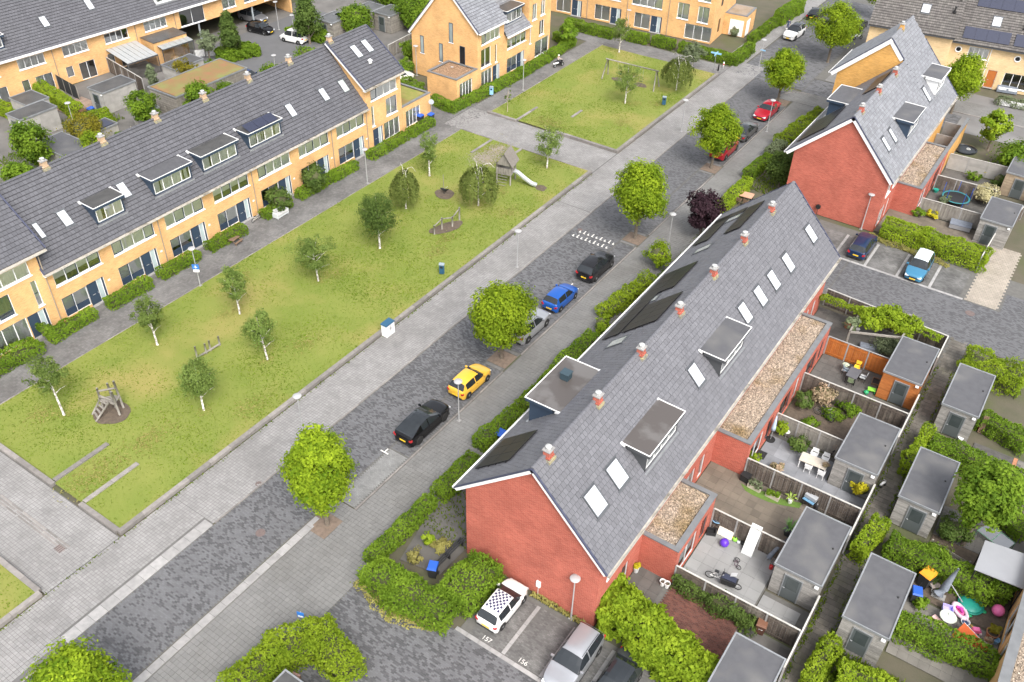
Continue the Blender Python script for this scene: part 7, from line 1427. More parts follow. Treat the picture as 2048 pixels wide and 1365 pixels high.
m, u, v, hL = SWING; q = m+u*(hL*-.52)+v*.55; s = .62; J = body(s, 'sit', -.1, 'fwd'); J = {k: ((v_[0][0], v_[0][1], v_[0][2]+(.66-.14*.6-.95*s)+.05), v_[1]) for k, v_ in J.items()}; T, J = person('person', 'child in dark clothes sitting on the swing', (q.x, q.y, .15), math.atan2(v.y, v.x), J, [M('jacket_navy', (.03, .05, .11)), JEANS, SKIN, SHOE, HAIRB], HM); face(T, J, s, HAIRB)
# ================================================================== patios
def zp(ox, oy, k): return lambda x, y, z=0.: G(ox+x/k, oy+y/k, z)
zG, zA, zE, zF, zH, zI, zT, zU = zp(1290, 1000, 4.551), zp(1330, 860, 6.827), zp(1748, 1100, 6.827), zp(1748, 800, 4.55), zp(1500, 560, 4.265), zp(1770, 180, 4.874), zp(200, 0, 4.643), zp(0, 80, 4.551)
SLABP = M('slab_pale', (.255, .255, .25), (.22, .22, .215), 1.2, .8, .1, 25, rnd=.07); SLABG = M('slab_grey', (.225, .23, .245), (.17, .177, .19), 1.2, .8, .1, 25, rnd=.16); SLABB = M('slab_brown', (.16, .135, .105), (.12, .102, .08), 1.0, .8, .15, 20, rnd=.12); SLABD = M('slab_dark', (.115, .108, .10), (.08, .076, .07), 1.0, .8, .15, 20, rnd=.12); REDPV = M('red_brown_brick', (.145, .058, .042), (.095, .042, .033), 1.0, .85, .15, 20, rnd=.3); CONP = M('slab_concrete', (.19, .178, .158), (.145, .136, .12), 1.2, .85, .15, 20, rnd=.14)
def patio(rects, sx, sy, mat, n_ind=200, z=.03, gap=.01, run=False, name='patio'):
    o = sheet(name, rects, JOINT, z-.03); pavers(o, rects, sx, sy, z, mat, gap, run, None, n_ind, .5, 0, 'slab', .003); return o
yk = [Y0+UN*k for k in range(8)]
patio([(-10.25, -5.35, yk[1]+.1, yk[2]-.1), (-5.3, -2.45, yk[1]+.1, 37.35)], .8, .8, SLABP)
patio([(-12.7, -5.35, yk[2]+.1, yk[3]-.1), (-5.3, -2.45, 42.95, yk[3]-.1)], .6, .6, SLABB, 130)
patio([(-10.25, -5.4, yk[3]+.1, yk[4]-.1), (-5.35, -2.45, yk[3]+.1, 48.2)], .98, .98, SLABG)
patio([(-10.25, -5.4, yk[4]+.1, 53.2)], .4, .4, SLABD, 0); patio([(-10.25, -5.4, yk[5]+.1, yk[6]-.1), (-5.4, -2.45, yk[5]+.1, 59.2)], .6, .6, SLABD, 60)
patio([(-12.7, -10.3, yk[0], yk[1]-.1)], .7, .7, SLABD, 30); patio([(-10.3, -5.6, 29.4, yk[1]-.1)], .21, .105, REDPV, 0, run=True); patio([(-5.5, -2.45, 31.75, yk[1]-.1)], .6, .6, SLABD, 0)
patio([(-12.7, -6, yk[6]+.1, 68.0)], .5, .5, SLABD, 0)
patio([(2.1, 7.5, 37.4, 42.2)], .6, .6, CONP, 90); patio([(-.6, 2.1, 34.8, 36.1)], .5, .5, SLABD, 0); patio([(2.1, 7.5, 48, 51)], .5, .5, SLABD, 0); patio([(2.4, 5.1, 55.3, 58.6)], .21, .105, SLABD, 0, run=True); patio([(5.4, 9, 55.3, 58.6)], .5, .35, CONP, 0, run=True); b = MB(); b.box(5.12, 5.38, 55.3, 58.6, 0, .045); struct('brick_edging', b, TERRA)
patio([(-10.2, -4.5, 89.9, 101.4)], .5, .5, SLABD, 0); patio([(-12.7, -2.6, 83.6, 89.7)], .5, .5, SLABB, 0)
b = MB(); q = [zA(*p) for p in ((1030, 735), (1150, 800), (1400, 860), (1600, 950), (1870, 1010), (1830, 1075), (1600, 1035), (1400, 985), (1200, 900), (1090, 830))]; b.prism([(v.x, v.y) for v in q], .02, .05); struct('artificial_grass', b, M('astro_turf', (.12, .20, .035), (.09, .16, .03), 5, .95, .5, 40))
b = MB(); q = [(-10.2, yk[2]+.12), (-5.4, yk[2]+.12), (-5.4, yk[2]+.35), (-10.2, yk[2]+.55)]; b.prism(q, .02, .05); struct('artificial_grass', b, MATS['astro_turf'])
sheet('garden_soil', [(-26, -22.2, 29, 68), (-10.2, -5.4, 53.2, yk[5]-.1), (2.1, 7.5, 42.4, 48)], SOIL, .004)
b = MB(); q = [G(*p) for p in ((868, 1010), (930, 960), (960, 1000), (945, 1085), (880, 1150), (800, 1120))]; b.prism([(v.x, v.y) for v in q], .0, .02); struct('corner_garden_bed', b, SLABD)
deck_ = patio([(-100.5, -97.2, 52.6, 56.8)], .14, 2.0, M('deck_boards', (.30, .22, .17), (.24, .17, .13), 3, .8, rnd=.12), 0, .12, .012, name='wooden_deck')
# ================================================================== sheds
def shed(x0, x1, y0, y1, label, wood=SHEDW, z=2.55, doors='s', roof=BITU, name='garden_shed', conc=False, doorx=.45, group=None):
    T = E(name, ((x0+x1)/2, (y0+y1)/2, 0), label, 'shed', group)
    b = MB(); b.box(x0+.03, x1-.03, y0+.03, y1-.03, 0, z-.02); b.build('frame_wall', M('shed_inner', (.06, .055, .05)), T)
    rows = int(z/.14) if not conc else 5; ph = z/rows
    for nm, (ax, c0, c1, f, sg) in (('cladding', ('x', x0, x1, y0, -1)), ('cladding', ('x', x0, x1, y1, 1)), ('cladding', ('y', y0, y1, x0, -1)), ('cladding', ('y', y0, y1, x1, 1))):
        V, Fq, R = [], [], []
        cols = 1 if not conc else max(1, round((c1-c0)/1.2))
        for i in range(rows):
            for j in range(cols):
                a, c_ = c0+(c1-c0)*j/cols, c0+(c1-c0)*(j+1)/cols; g_ = .006 if not conc else .002
                bb = MB()
                lo, hi = sorted((f, f+sg*-.032)); tip = .014 if not conc else 0
                if ax == 'x': bb.box(a+g_, c_-g_, lo, hi, i*ph+.003, (i+1)*ph-g_)
                else: bb.box(lo, hi, a+g_, c_-g_, i*ph+.003, (i+1)*ph-g_)
                k = len(V); V += bb.v; Fq += [tuple(v+k for v in ff) for ff in bb.f]; R += [random.uniform(-.5, .5)]*6
        P0 = wl(T); V = np.array(V)-np.array(P0); link(nm, npmesh(nm, V, Fq, rnd=R), wood, T)['kind'] = 'stuff'
    b = MB(); b.box(x0-.04, x1+.04, y0-.04, y1+.04, z, z+.06); ro = b.build('roof', roof, T)
    e = MB(); w = .09
    e.box(x0-.08, x0-.08+w, y0-.08, y1+.08, z-.05, z+.12); e.box(x1+.08-w, x1+.08, y0-.08, y1+.08, z-.05, z+.12); e.box(x0-.08+w, x1+.08-w, y0-.08, y0-.08+w*.7, z-.05, z+.10); e.box(x0-.08+w, x1+.08-w, y1+.08-w, y1+.08, z-.05, z+.12); e.build('roof_edge', ZINC, T)
    for d in doors:
        if d == 's' or d == 'n':
            f, sg = (y0, -1) if d == 's' else (y1, 1); xc = x0+(x1-x0)*doorx; bb = MB(); lo, hi = sorted((f+sg*.004, f+sg*.05)); bb.box(xc-.5, xc+.5, lo, hi, .05, 2.1); do = bb.build('door', GREYGREEN, T)
            fr = MB(); lo2, hi2 = sorted((f+sg*.003, f+sg*.065)); fr.box(xc-.57, xc-.505, lo2, hi2, .03, 2.17); fr.box(xc+.505, xc+.57, lo2, hi2, .03, 2.17); fr.box(xc-.505, xc+.505, lo2, hi2, 2.105, 2.17); fr.build('door_frame', ZINC, do)
            lo3, hi3 = sorted((f+sg*.05, f+sg*.06)); p = MB(); p.box(xc-.36, xc+.36, lo3, hi3, 1.0, 1.98); p.build('pane', M('shed_glass', (.035, .045, .045), (.06, .07, .07), 1.5, .12, coat=.8), do); h = MB(); lo4, hi4 = sorted((f+sg*.06, f+sg*.11)); h.box(xc-.46, xc-.34, lo4, hi4, .98, 1.02); h.build('handle', STEEL, do)
            l_ = MB(); lo5, hi5 = sorted((f+sg*.01, f+sg*.16)); l_.box(x1-.32, x1-.08, lo5, hi5, 2.28, 2.4); l_.build('wall_light', WHITEP, T)
    if not conc and roof is BITU:
        v = MB(); v.lathe((x1-.35, (y0+y1)/2+.4, z+.06), [(.06, 0), (.06, .06), (.02, .07)], 8); v.build('drain', BLACKM, ro)
    return T
SG = 'flat-roofed garden sheds'
shed(-5.25, -2.42, 26.35, 31.6, 'grey flat shed roof beside the brown bin numbered 10', group=SG); shed(-5.25, -2.42, 37.5, 42.8, 'weathered grey shed between the pale-tiled patio and the brown patio', doors='sn', group=SG); shed(-5.2, -2.4, 48.3, 53.55, 'weathered grey shed beside the golden-yellow shrub', doors='sn', doorx=.55, group=SG); shed(-5.2, -2.45, 59.35, 64.4, 'orange-stained timber shed beside the orange plank fence', SHEDO, doors='sn', doorx=.55, group=SG)
shed(-.68, 1.9, 36.25, 41.55, 'lowest weathered grey shed across the alley with a green-grey door', doors='sn', doorx=.5, group=SG); shed(-.65, 1.85, 47.35, 52.6, 'grey shed partly overgrown by vines under the feathery tree', doors='sn', doorx=.55, group=SG); shed(-.6, 1.88, 58.2, 63.6, 'grey shed above the brick-edged patio across the alley', doors='sn', doorx=.5, group=SG)
shed(-4.3, -1.5, 87.5, 92.35, 'grey shed behind the big clipped hedge of the far court', doors='s', doorx=.4, group=SG); shed(-4.2, -1.4, 98.9, 103.6, 'tan timber shed beside the yellow-leaved shrub', M('shed_board_tan', (.33, .26, .18), (.25, .19, .13), 4, .8, rnd=.15), doors='s', doorx=.55, group=SG)
YG = 'flat sheds in the rear yards'
CW = M('concrete_panel', (.36, .345, .32), (.27, .26, .24), 1.4, .9, .2, 12, rnd=.1)
shed(-96.7, -94.0, 55.5, 60.0, 'tall concrete-panel shed beside the wooden deck', CW, doors='s', roof=BITD, conc=True, group=YG); shed(-101.2, -97.9, 48.5, 51.2, 'flat shed with a wet roof and a small chimney by the bright hedge', CW, doors='', roof=BITD, conc=True, group=YG); shed(-97.7, -95.1, 45.9, 50.3, 'concrete-panel shed with a puddled roof behind the mustard bush', CW, doors='s', roof=BITD, conc=True, group=YG)
t = shed(-88.9, -86.8, 49.6, 52.0, 'small shed with a solar panel on its roof', CW, 2.25, '', BITD, conc=True, group=YG); b = MB(); b.ob((-88.7, 49.8, 2.33), (1.7, 0, .0), (0, 1.9, 0), (0, 0, .05)); b.build('solar_panel', SOLARB, t)
shed(-88.9, -86.6, 55.4, 57.4, 'small grey flat shed behind the ridge beside the bright green tree', CW, 2.25, '', BITU, conc=True, group=YG); shed(-95.4, -92.9, 65.0, 69.3, 'dark-roofed shed between the veranda and the sedum roof', CW, doors='', roof=BITD, conc=True, group=YG); shed(-89.4, -84.2, 43.8, 47.0, 'wide flat shed behind the round ball tree', CW, 2.4, '', BITU, conc=True, group=YG)
t = shed(-91.0, -86.2, 59.6, 70.3, 'long shed with a reddish sedum roof behind the terrace', WOODG, 2.7, '', BITD, group=YG); b = MB(); b.box(-90.85, -86.35, 59.75, 70.15, 2.72, 2.80); b.build('sedum_roof', M('sedum_red', (.24, .115, .06), (.17, .15, .05), .9, .95, .4, 12, c3=(.17, .19, .06), s3=.4), t)
for i, (px, py, lb) in enumerate(((668, 36, 'grey plank shed with a window behind the corner house ridge'), (702, 28, 'brown plank shed with a tin roof beyond the ridge'), (738, 16, 'grey shed with a dark flat roof beside the bushes'), (782, 22, 'weathered grey shed next to the plain yellow gable'))):
    q = G(px, py, 2.5); shed(q.x-1.6, q.x+1.4, q.y-1.8, q.y+1.8, lb, WOODG if i != 1 else WOODB, 2.5, 's', BITD if i != 1 else ZINC, group=YG)
t = shed(-24.3, -20.9, 10.5, 15.6, 'low dark shed roof edge behind the bent yellow-green hedge', WOODD, 2.3, '', BITD)
# ================================================================== fences
def fence(p, q, label, h=1.8, style='dark', cap=True, group=None, post=None, gap=0.):
    p, q = Vector((*p[:2], 0)), Vector((*q[:2], 0)); d = q-p; n = max(1, round(d.length/1.9)); u = d.normalized(); v = Vector((-u.y, u.x, 0)); T = E('fence', (p+q)/2, label, 'fence', group)
    mat = {'dark': WOODD, 'orange': WOODO, 'grey': WOODG, 'concrete': CW, 'ivy': WOODD, 'black': M('black_screen', (.03, .032, .035), rough=.7), 'slat': WOODG, 'white': WHITEP}[style]; pm = post or (CONC if style not in ('slat', 'black', 'white') else WOODG)
    for i in range(n+1): c = p+u*(d.length*i/n); b = MB(); b.ob(c-u*.05-v*.05, u*.1, v*.1, ZV*(h+.02)); b.build('post', pm, T)
    for i in range(n):
        a = p+u*(d.length*i/n+.055); L = d.length/n-.11; V, Fq, R = [], [], []
        if style == 'concrete': segs = [(0, L, k*h/4+.004, (k+1)*h/4-.004) for k in range(4)]
        elif style == 'slat': segs = [(0, L, k*.17, k*.17+.12) for k in range(int(h/.17))]
        elif style == 'white': segs = [(k*.16, k*.16+.10, .1, h) for k in range(int(L/.16))]
        elif style == 'black': segs = [(0, L, .05, h)]
        else: m_ = max(1, int(L/.13)); segs = [(L*k/m_, L*(k+1)/m_-.008, .06, h-.05-random.random()*.02) for k in range(m_)]
        for k, (s0, s1, z0, z1) in enumerate(segs):
            bb = MB(); off = (.018 if (k % 2 and style not in ('concrete', 'black')) else 0); bb.ob(a+u*s0+v*(off-.02)+ZV*z0, u*(s1-s0), v*.022, ZV*(z1-z0)); kk = len(V); V += bb.v; Fq += [tuple(x+kk for x in ff) for ff in bb.f]; R += [random.uniform(-.5, .5)]*6
        V = np.array(V)-np.array(wl(T)); link('panel', npmesh('panel', V, Fq, rnd=R), mat, T)
        if style in ('dark', 'grey', 'orange', 'ivy'):
            for z in (.25, h-.3): b = MB(); b.ob(a+v*-.045+ZV*z, u*L, v*.024, ZV*.08); b.build('rail', mat, T)
    if cap: b = MB(); b.ob(p-v*.05+ZV*(h+.021), d, v*.1, ZV*.035); b.build('cap_rail', M('cap_pale', (.52, .50, .46), (.36, .35, .32), 4, .8) if style != 'orange' else CONC, T)
    return T
FG = 'garden fences of the near red terrace'
fence((-10.25, yk[1]), (-2.4, yk[1]), 'dark plank fence behind the dark shrub row and numbered bin', group=FG); fence((-10.25, yk[2]), (-5.35, yk[2]), 'dark plank fence behind the leaning white panel', group=FG); fence((-10.25, yk[3]), (-2.4, yk[3]), 'dark plank fence behind the planters and barbecue', group=FG); fence((-10.25, yk[4]), (-5.4, yk[4]), 'weathered grey plank fence behind the rounded bush', style='grey', group=FG); fence((-10.25, yk[5]), (-2.4, yk[5]), 'plank fence behind the planted garden with the bicycle', group=FG); fence((-10.25, yk[6]), (-5.3, yk[6]), 'orange-stained plank fence behind the outdoor dining table', style='orange', group=FG)
fa, fb = (-12.6, 68.6), (-2.3, 67.9); fence(fa, fb, 'dark ivy-topped fence along the far parking court', 1.75, 'ivy', group=FG)
for i, (a, c_) in enumerate(((31.7, 37.4), (42.95, 48.2), (53.7, 59.2), (64.5, 67.8))): fence((-2.3, a), (-2.3, c_), ('alley fence beside the lowest garden', 'alley fence beside the golden-yellow shrub', 'alley fence of the planted and dining gardens', 'alley fence at the court end')[i], style='dark', group='fences along the alley')
fence((-10.1, 89.7), (-4.4, 89.9), 'weathered fence in front of the trampoline garden', 1.75, 'grey'); fence((-10.1, 95.6), (-4.3, 95.9), 'dark fence behind the trampoline', 1.75, 'dark'); fence((-10.2, 101.5), (-4.3, 101.9), 'grey concrete panel wall in the far garden', 1.75, 'concrete'); fence((-1.6, 92.4), (-.6, 98.8), 'dark fence linking the two far sheds', 1.75, 'dark')
fence((-2.75, 82.2), (-2.6, 87), 'short dark fence beside the sandy footway', 1.7, 'dark'); fence((.1, 72.4), (1.5, 78.6), 'wooden fence at the right end of the far court', 1.7, 'grey') if False else None
fence(tuple(OU+U5*23.4+N5*.2)[:2], tuple(OU+U5*22.6+N5*9.2)[:2], 'tall brown plank fence beside the glass veranda', 2.0, 'dark'); fence(tuple(OU+U5*16.6+N5*.1)[:2], tuple(OU+U5*16.4+N5*5.0)[:2], 'black screen beside the wooden deck', 1.8, 'black', cap=False); q = zT(410, 860); fence((-91.6, 58.2), (-86.9, 58.4), 'horizontal grey slat fence by the sedum roof', 1.9, 'slat', cap=False); q0, q1 = zT(870, 540), zT(1110, 520); fence((q0.x, q0.y), (q1.x, q1.y), 'low white picket fence before the conical tree', 1.0, 'white', cap=False)
fence((-86, 53.0), (-82.5, 53.6), 'slatted wooden fence behind the terrace ridge', 1.8, 'slat', cap=False); fence((2.2, 46.6), (4.6, 46.2), 'small weathered picket fence under the feathery tree', .9, 'slat', cap=False)
fence((-79, 88.2), (-79.5, 97), 'grey plank fence behind the plain yellow gable', 1.8, 'grey'); fence((-9, 122.6), (6, 125.0), 'low white picket fence before the cream houses', .8, 'white', cap=False)
# ================================================================== garden things
def wheelie(x, y, rz, lid, label, bodym=None, s=1., num=None):
    T = E('wheelie_bin', (x, y, 0), label, 'bin', None, rz); bodym = bodym or M('bin_black', (.03, .032, .034), rough=.6)
    b = MB(); b._add([(-.22*s, -.24*s, .08), (.22*s, -.24*s, .08), (.22*s, .24*s, .08), (-.22*s, .24*s, .08), (-.29*s, -.34*s, 1.0*s), (.29*s, -.34*s, 1.0*s), (.29*s, .32*s, 1.0*s), (-.29*s, .32*s, 1.0*s)], [(3, 2, 1, 0), (4, 5, 6, 7), (0, 1, 5, 4), (1, 2, 6, 5), (2, 3, 7, 6), (3, 0, 4, 7)]); bo = b.build('bin_body', bodym, T, local=True)
    b = MB(); b._add([(-.31*s, -.38*s, 1.0*s), (.31*s, -.38*s, 1.0*s), (.31*s, .34*s, 1.0*s), (-.31*s, .34*s, 1.0*s), (-.27*s, -.30*s, 1.09*s), (.27*s, -.30*s, 1.09*s), (.27*s, .30*s, 1.12*s), (-.27*s, .30*s, 1.12*s)], [(3, 2, 1, 0), (4, 5, 6, 7), (0, 1, 5, 4), (1, 2, 6, 5), (2, 3, 7, 6), (3, 0, 4, 7)]); b.build('lid', lid, T, local=True)
    for sg in (-1, 1): b = MB(); b.lathe((sg*.27*s, .24*s, .1), [(.1, -.03), (.1, .03)], 12, RY); b.build('wheel', RUBBER, T, local=True)
    b = MB(); b.tube([(-.25*s, .38*s, .98*s), (.25*s, .38*s, .98*s)], .02, 5); b.build('handle', bodym, T, local=True)
    if num: o = link('number', text_mesh(num, .3), WHITE, T, (0, -.31*s, .62*s)); o.rotation_euler = (math.radians(84), 0, 0)
    return T
BRN = M('bin_brown', (.10, .045, .03), rough=.6)
q = zG(1035, 1215); wheelie(q.x, q.y+.1, .15, M('bin_lid_brown', (.16, .075, .045), rough=.55), 'brown wheelie bin with the white number 10', BRN, num='10')
q = zE(395, 260); wheelie(2.45, 41.9, .3, BLUEP, 'dark bin with a bright blue lid behind the lowest shed roof'); q = zE(700, 420, .5); wheelie(q.x, q.y, -.35, ORANGEP, 'black wheelie bin with an orange lid by the hedge', s=1.25)
q = G(1002, 868, .9); wheelie(q.x, q.y, 0, BLUEP, 'blue-lidded bin behind the street hedge'); q = G(866, 1138, .7); wheelie(q.x, q.y, .4, BLUEP, 'blue-lidded bin in the corner garden'); q = G(845, 236, .8); wheelie(q.x-.3, q.y, 0, BLUEP, 'blue-lidded bin in the hedge by the sedum extension'); wheelie(-62.6, 76.5, 0, BLUEP, 'second blue-lidded bin beside the sedum extension')
q = zU(835, 660, .5); wheelie(q.x, q.y, 0, BLUEP, 'blue-lidded bin beside the tall concrete shed'); wheelie(q.x-.2, q.y-.9, 0, BRN, 'dark bin left of the blue-lidded one beside the concrete shed'); q = zU(305, 820, .6); wheelie(q.x, q.y, 0, BLUEP, 'blue-lidded bin below the puddled shed roof'); wheelie(q.x+.1, q.y+.9, 0, BRN, 'brown bin below the puddled shed roof')
def lathe_thing(name, label, cat, c, parts, z=0., group=None):
    T = E(name, (c.x, c.y, z), label, cat, group)
    for nm, prof, m_, sm in parts: b = MB(); b.lathe((0, 0, 0), prof, 16); b.build(nm, m_, T, sm, local=True)
    return T
def ball_thing(label, c, r, m_): b = MB(); b.lathe((c.x, c.y, r+.03), [(max(.004, r*math.sin(math.pi*k/10)), -r*math.cos(math.pi*k/10)) for k in range(11)], 18); return tag(b.build('play_ball', m_, None, True), label, 'ball')
def chair(x, y, rz, m_, label, seat=.44, group=None, frame=None, round_=False):
    T = E('garden_chair', (x, y, .03), label, 'chair', group, rz); fr = frame or m_
    for sx in (-1, 1):
        for sy in (-1, 1): b = MB(); b.tube([(sx*.21, sy*.21, 0), (sx*.19, sy*.19, seat)], .018, 5); b.build('leg', fr, T, local=True)
    b = MB(); b.box(-.23, .23, -.23, .23, seat, seat+.04); b.build('seat', m_, T, local=True)
    for sx in (-1, 1): b = MB(); b.tube([(sx*.21, .22, seat), (sx*.21, .27, seat+.42)], .016, 5); b.build('back_post', fr, T, local=True)
    b = MB(); b.ob((-.22, .225, seat+.12), (.44, 0, 0), (0, .03, 0), (0, .03, .32)); b.build('backrest', m_, T, local=True)
    for sx in (-1, 1): b = MB(); b.box(sx*.24-.02, sx*.24+.02, -.2, .24, seat+.2, seat+.23); b.build('arm', fr, T, local=True)
    return T
def table(x, y, rz, L, W, h, m_, label, legm=None, slats=0):
    T = E('garden_table', (x, y, .03), label, 'table', None, rz)
    if slats:
        for k in range(slats): b = MB(); b.box(-L/2, L/2, -W/2+W*k/slats, -W/2+W*(k+1)/slats-.012, h-.03, h); b.build('top_slat', m_, T, local=True)
    else: b = MB(); b.box(-L/2, L/2, -W/2, W/2, h-.03, h); b.build('table_top', m_, T, local=True)
    for sx in (-1, 1):
        for sy in (-1, 1): b = MB(); b.box(sx*(L/2-.07)-.03, sx*(L/2-.07)+.03, sy*(W/2-.07)-.03, sy*(W/2-.07)+.03, 0, h-.03); b.build('leg', legm or m_, T, local=True)
    return T
def bicycle(x, y, rz, label, m_, s=1., tilt=0., flat=False, basket=False):
    T = E('bicycle', (x, y, .03), label, 'bicycle', None, rz); r_ = .33*s; wb = .54*s
    A = Matrix.Rotation(math.radians(72 if flat else tilt), 3, 'X')
    def tb(nm, segs, rad, mt):
        b = MB()
        for sg in segs: b.tube([A @ Vector(p) for p in sg], rad, 5)
        b.build(nm, mt, T, local=True)
    for xx in (-wb, wb):
        b = MB(); b.torus(A @ Vector((xx, 0, r_)), r_-.02, .022, A @ RX, 20, 5); w = b.build('wheel', RUBBER, T, local=True); b = MB()
        for k in range(8): a = math.pi*k/8; b.tube([A @ Vector((xx-r_*.9*math.cos(a), 0, r_-r_*.9*math.sin(a))), A @ Vector((xx+r_*.9*math.cos(a), 0, r_+r_*.9*math.sin(a)))], .004, 3)
        b.build('spokes', STEEL, w, local=True)
    bb = (-.05*s, 0, r_*.9); st_ = (-.2*s, 0, .72*s); hd = (.36*s, 0, .78*s); hb = (.42*s, 0, .58*s)
    tb('frame', [(bb, st_), (bb, hb), (st_, hd), (st_, (-wb, 0, r_)), (bb, (-wb, 0, r_)), ((.33*s, 0, .9*s), (wb, 0, r_))], .018, m_); tb('handlebar', [((.26*s, -.27*s, .98*s), (.35*s, 0, .95*s), (.26*s, .27*s, .98*s))], .013, STEEL)
    b = MB(); b.ob(A @ Vector((-.36*s, -.07*s, .82*s)), A @ Vector((.26*s, 0, 0)), A @ Vector((0, .14*s, 0)), A @ Vector((0, 0, .05*s))); b.build('saddle', BLACKM, T, local=True); tb('crank', [((-.05*s, -.1*s, r_*.45), (-.05*s, -.1*s, r_*.9), (-.05*s, .1*s, r_*.9), (-.05*s, .1*s, r_*1.35))], .012, BLACKM)
    if basket: b = MB(); b.ob(A @ Vector((.45*s, -.15, .72*s)), A @ Vector((.25, 0, 0)), A @ Vector((0, .3, 0)), A @ Vector((0, 0, .2))); b.build('basket', BLACKM, T, local=True)
    return T
# pale-tiled patio: cargo bike, child's bike, ball, white panel, oddments
q = zG(700, 760); T = E('cargo_bike', (q.x, q.y, .03), 'long-wheelbase cargo bike with black box leaning by the fence', 'cargo bike', None, math.radians(6))
for xx, r_ in ((-.85, .3), (.95, .26)): b = MB(); b.torus((xx, 0, r_), r_-.02, .028, RX, 20, 6); w_ = b.build('wheel', RUBBER, T, local=True); b = MB(); b.lathe((xx, 0, r_), [(.05, -.03), (.05, .03)], 8, RX); b.build('hub', STEEL, w_, local=True)
b = MB(); [b.tube(s_, .025, 6) for s_ in ([(-.85, 0, .3), (-.35, 0, .33), (-.45, 0, .8)], [(-.35, 0, .33), (.95, 0, .3)], [(-.35, 0, .35), (0, 0, .85)], [(-.85, 0, .3), (-.45, 0, .75)])]; b.build('frame', WHITEP, T, local=True)
b = MB(); b._add([(-.05, -.22, .2), (.75, -.18, .2), (.75, .18, .2), (-.05, .22, .2), (-.15, -.33, .72), (.9, -.26, .66), (.9, .26, .66), (-.15, .33, .72)], [(3, 2, 1, 0), (0, 1, 5, 4), (1, 2, 6, 5), (2, 3, 7, 6), (3, 0, 4, 7), (4, 5, 6, 7)]); b.build('cargo_box', BLACKM, T, local=True); b = MB(); b.box(-.1, .8, -.2, .2, .722, .76); b.build('box_cover', M('cover_navy', (.03, .035, .06), rough=.6), T, local=True)
b = MB(); b.tube([(-.1, -.3, 1.05), (-.02, 0, 1.0), (-.1, .3, 1.05)], .016, 5); b.tube([(0, 0, .8), (-.02, 0, 1.0)], .02, 5); b.build('handlebar', BLACKM, T, local=True); b = MB(); b.box(-.6, -.34, -.09, .09, .85, .91); b.build('saddle', BLACKM, T, local=True); b = MB(); b.ob((.35, .1, .78), (.35, 0, .22), (0, .3, 0), (.02, 0, .02)); b.build('rain_window', PALEG, T, local=True)
q = zG(870, 590); bicycle(q.x, q.y, math.radians(-60), 'small child bike lying flat on the pale tiles', M('bike_purple', (.10, .06, .08)), .55, flat=True)
q = zG(715, 420); ball_thing('purple gym ball on the pale tiles', q, .3, PURP)
q = zG(940, 470); T = E('white_panel', (q.x, q.y, .03), 'long white panel leaning against the dark fence', 'panel'); b = MB(); b.ob((-.35, -.35, 0), (.7, 0, 0), (0, .95, 2.0), (0, -.04, .02)); b.build('board', M('panel_white', (.66, .68, .66), rough=.5), T, local=True); b = MB(); b.ob((-.35, -.36, 0), (.7, 0, 0), (0, .05, .1), (0, -.05, .02)); b.build('edge', PALEG, T, local=True)
q = zG(725, 330); T = E('storage_board', (q.x, q.y, .03), 'cream storage lid leaning on the dark fence', 'lid'); b = MB(); b.ob((-.5, -.1, 0), (1.0, 0, 0), (0, .28, .5), (0, -.05, .03)); b.build('lid_board', M('cream_plastic', (.68, .64, .54), rough=.5), T, local=True)
q = zG(640, 250); T = lathe_thing('kettle_grill', 'round black kettle grill with a blue-rimmed lid by the house wall', 'grill', q, [('bowl', [(.05, .45), (.22, .52), (.29, .68), (.29, .72)], BLACKM, True), ('lid_rim', [(.30, .72), (.31, .75), (.26, .76)], SIGNLB, False), ('lid', [(.27, .76), (.2, .84), (.03, .88)], M('grill_dark', (.05, .07, .09), rough=.3), True)])
for k in range(3): a = 2.1*k; b = MB(); b.tube([(.25*math.cos(a), .25*math.sin(a), 0), (.12*math.cos(a), .12*math.sin(a), .55)], .015, 5); b.build('leg', STEEL, T, local=True)
q = zG(600, 305); T = E('black_crate', (q.x, q.y, .03), 'black open crate beside the kettle grill', 'crate', None, .4); b = MB(); b.box(-.3, .3, -.25, .25, 0, .05); [b.box(*r_) for r_ in ((-.3, -.26, -.25, .25, .05, .28), (.26, .3, -.25, .25, .05, .28), (-.26, .26, -.25, -.21, .05, .28), (-.26, .26, .21, .25, .05, .28))]; b.build('tub', BLACKM, T, local=True)
for (x, y, m_, r_, lb) in ((800, 355, YELP, .13, 'yellow toy helmet by the fence'), (815, 372, LIMEP, .17, 'lime-green toy ride-on by the fence'), (850, 395, PALEG, .14, 'grey toy bucket by the fence'), (885, 405, BLACKM, .15, 'black toy bag by the fence'), (780, 350, REDP, .09, 'small red toy by the fence')):
    q = zG(x, y); lathe_thing('toy', lb, 'toy', q, [('body', [(r_*.6, 0), (r_, r_*.4), (r_*.9, r_*1.1), (r_*.3, r_*1.6)], m_, True), ('cap', [(r_*.35, r_*1.5), (r_*.15, r_*1.9)], BLACKM, True)], .03)
q = zG(1150, 600); T = E('garden_tools', (q.x, q.y, .03), 'bundle of tools and a red can by the grey shed corner', 'tools'); b = MB(); [b.tube([(dx, 0, 0), (dx*1.6+.2, .15, 1.2)], .015, 5) for dx in (-.1, .02, .12)]; b.build('handles', WOODB, T, local=True); b = MB(); b.lathe((.05, -.25, 0), [(.12, 0), (.13, .25), (.05, .32)], 10); b.build('red_can', REDP, T, local=True)
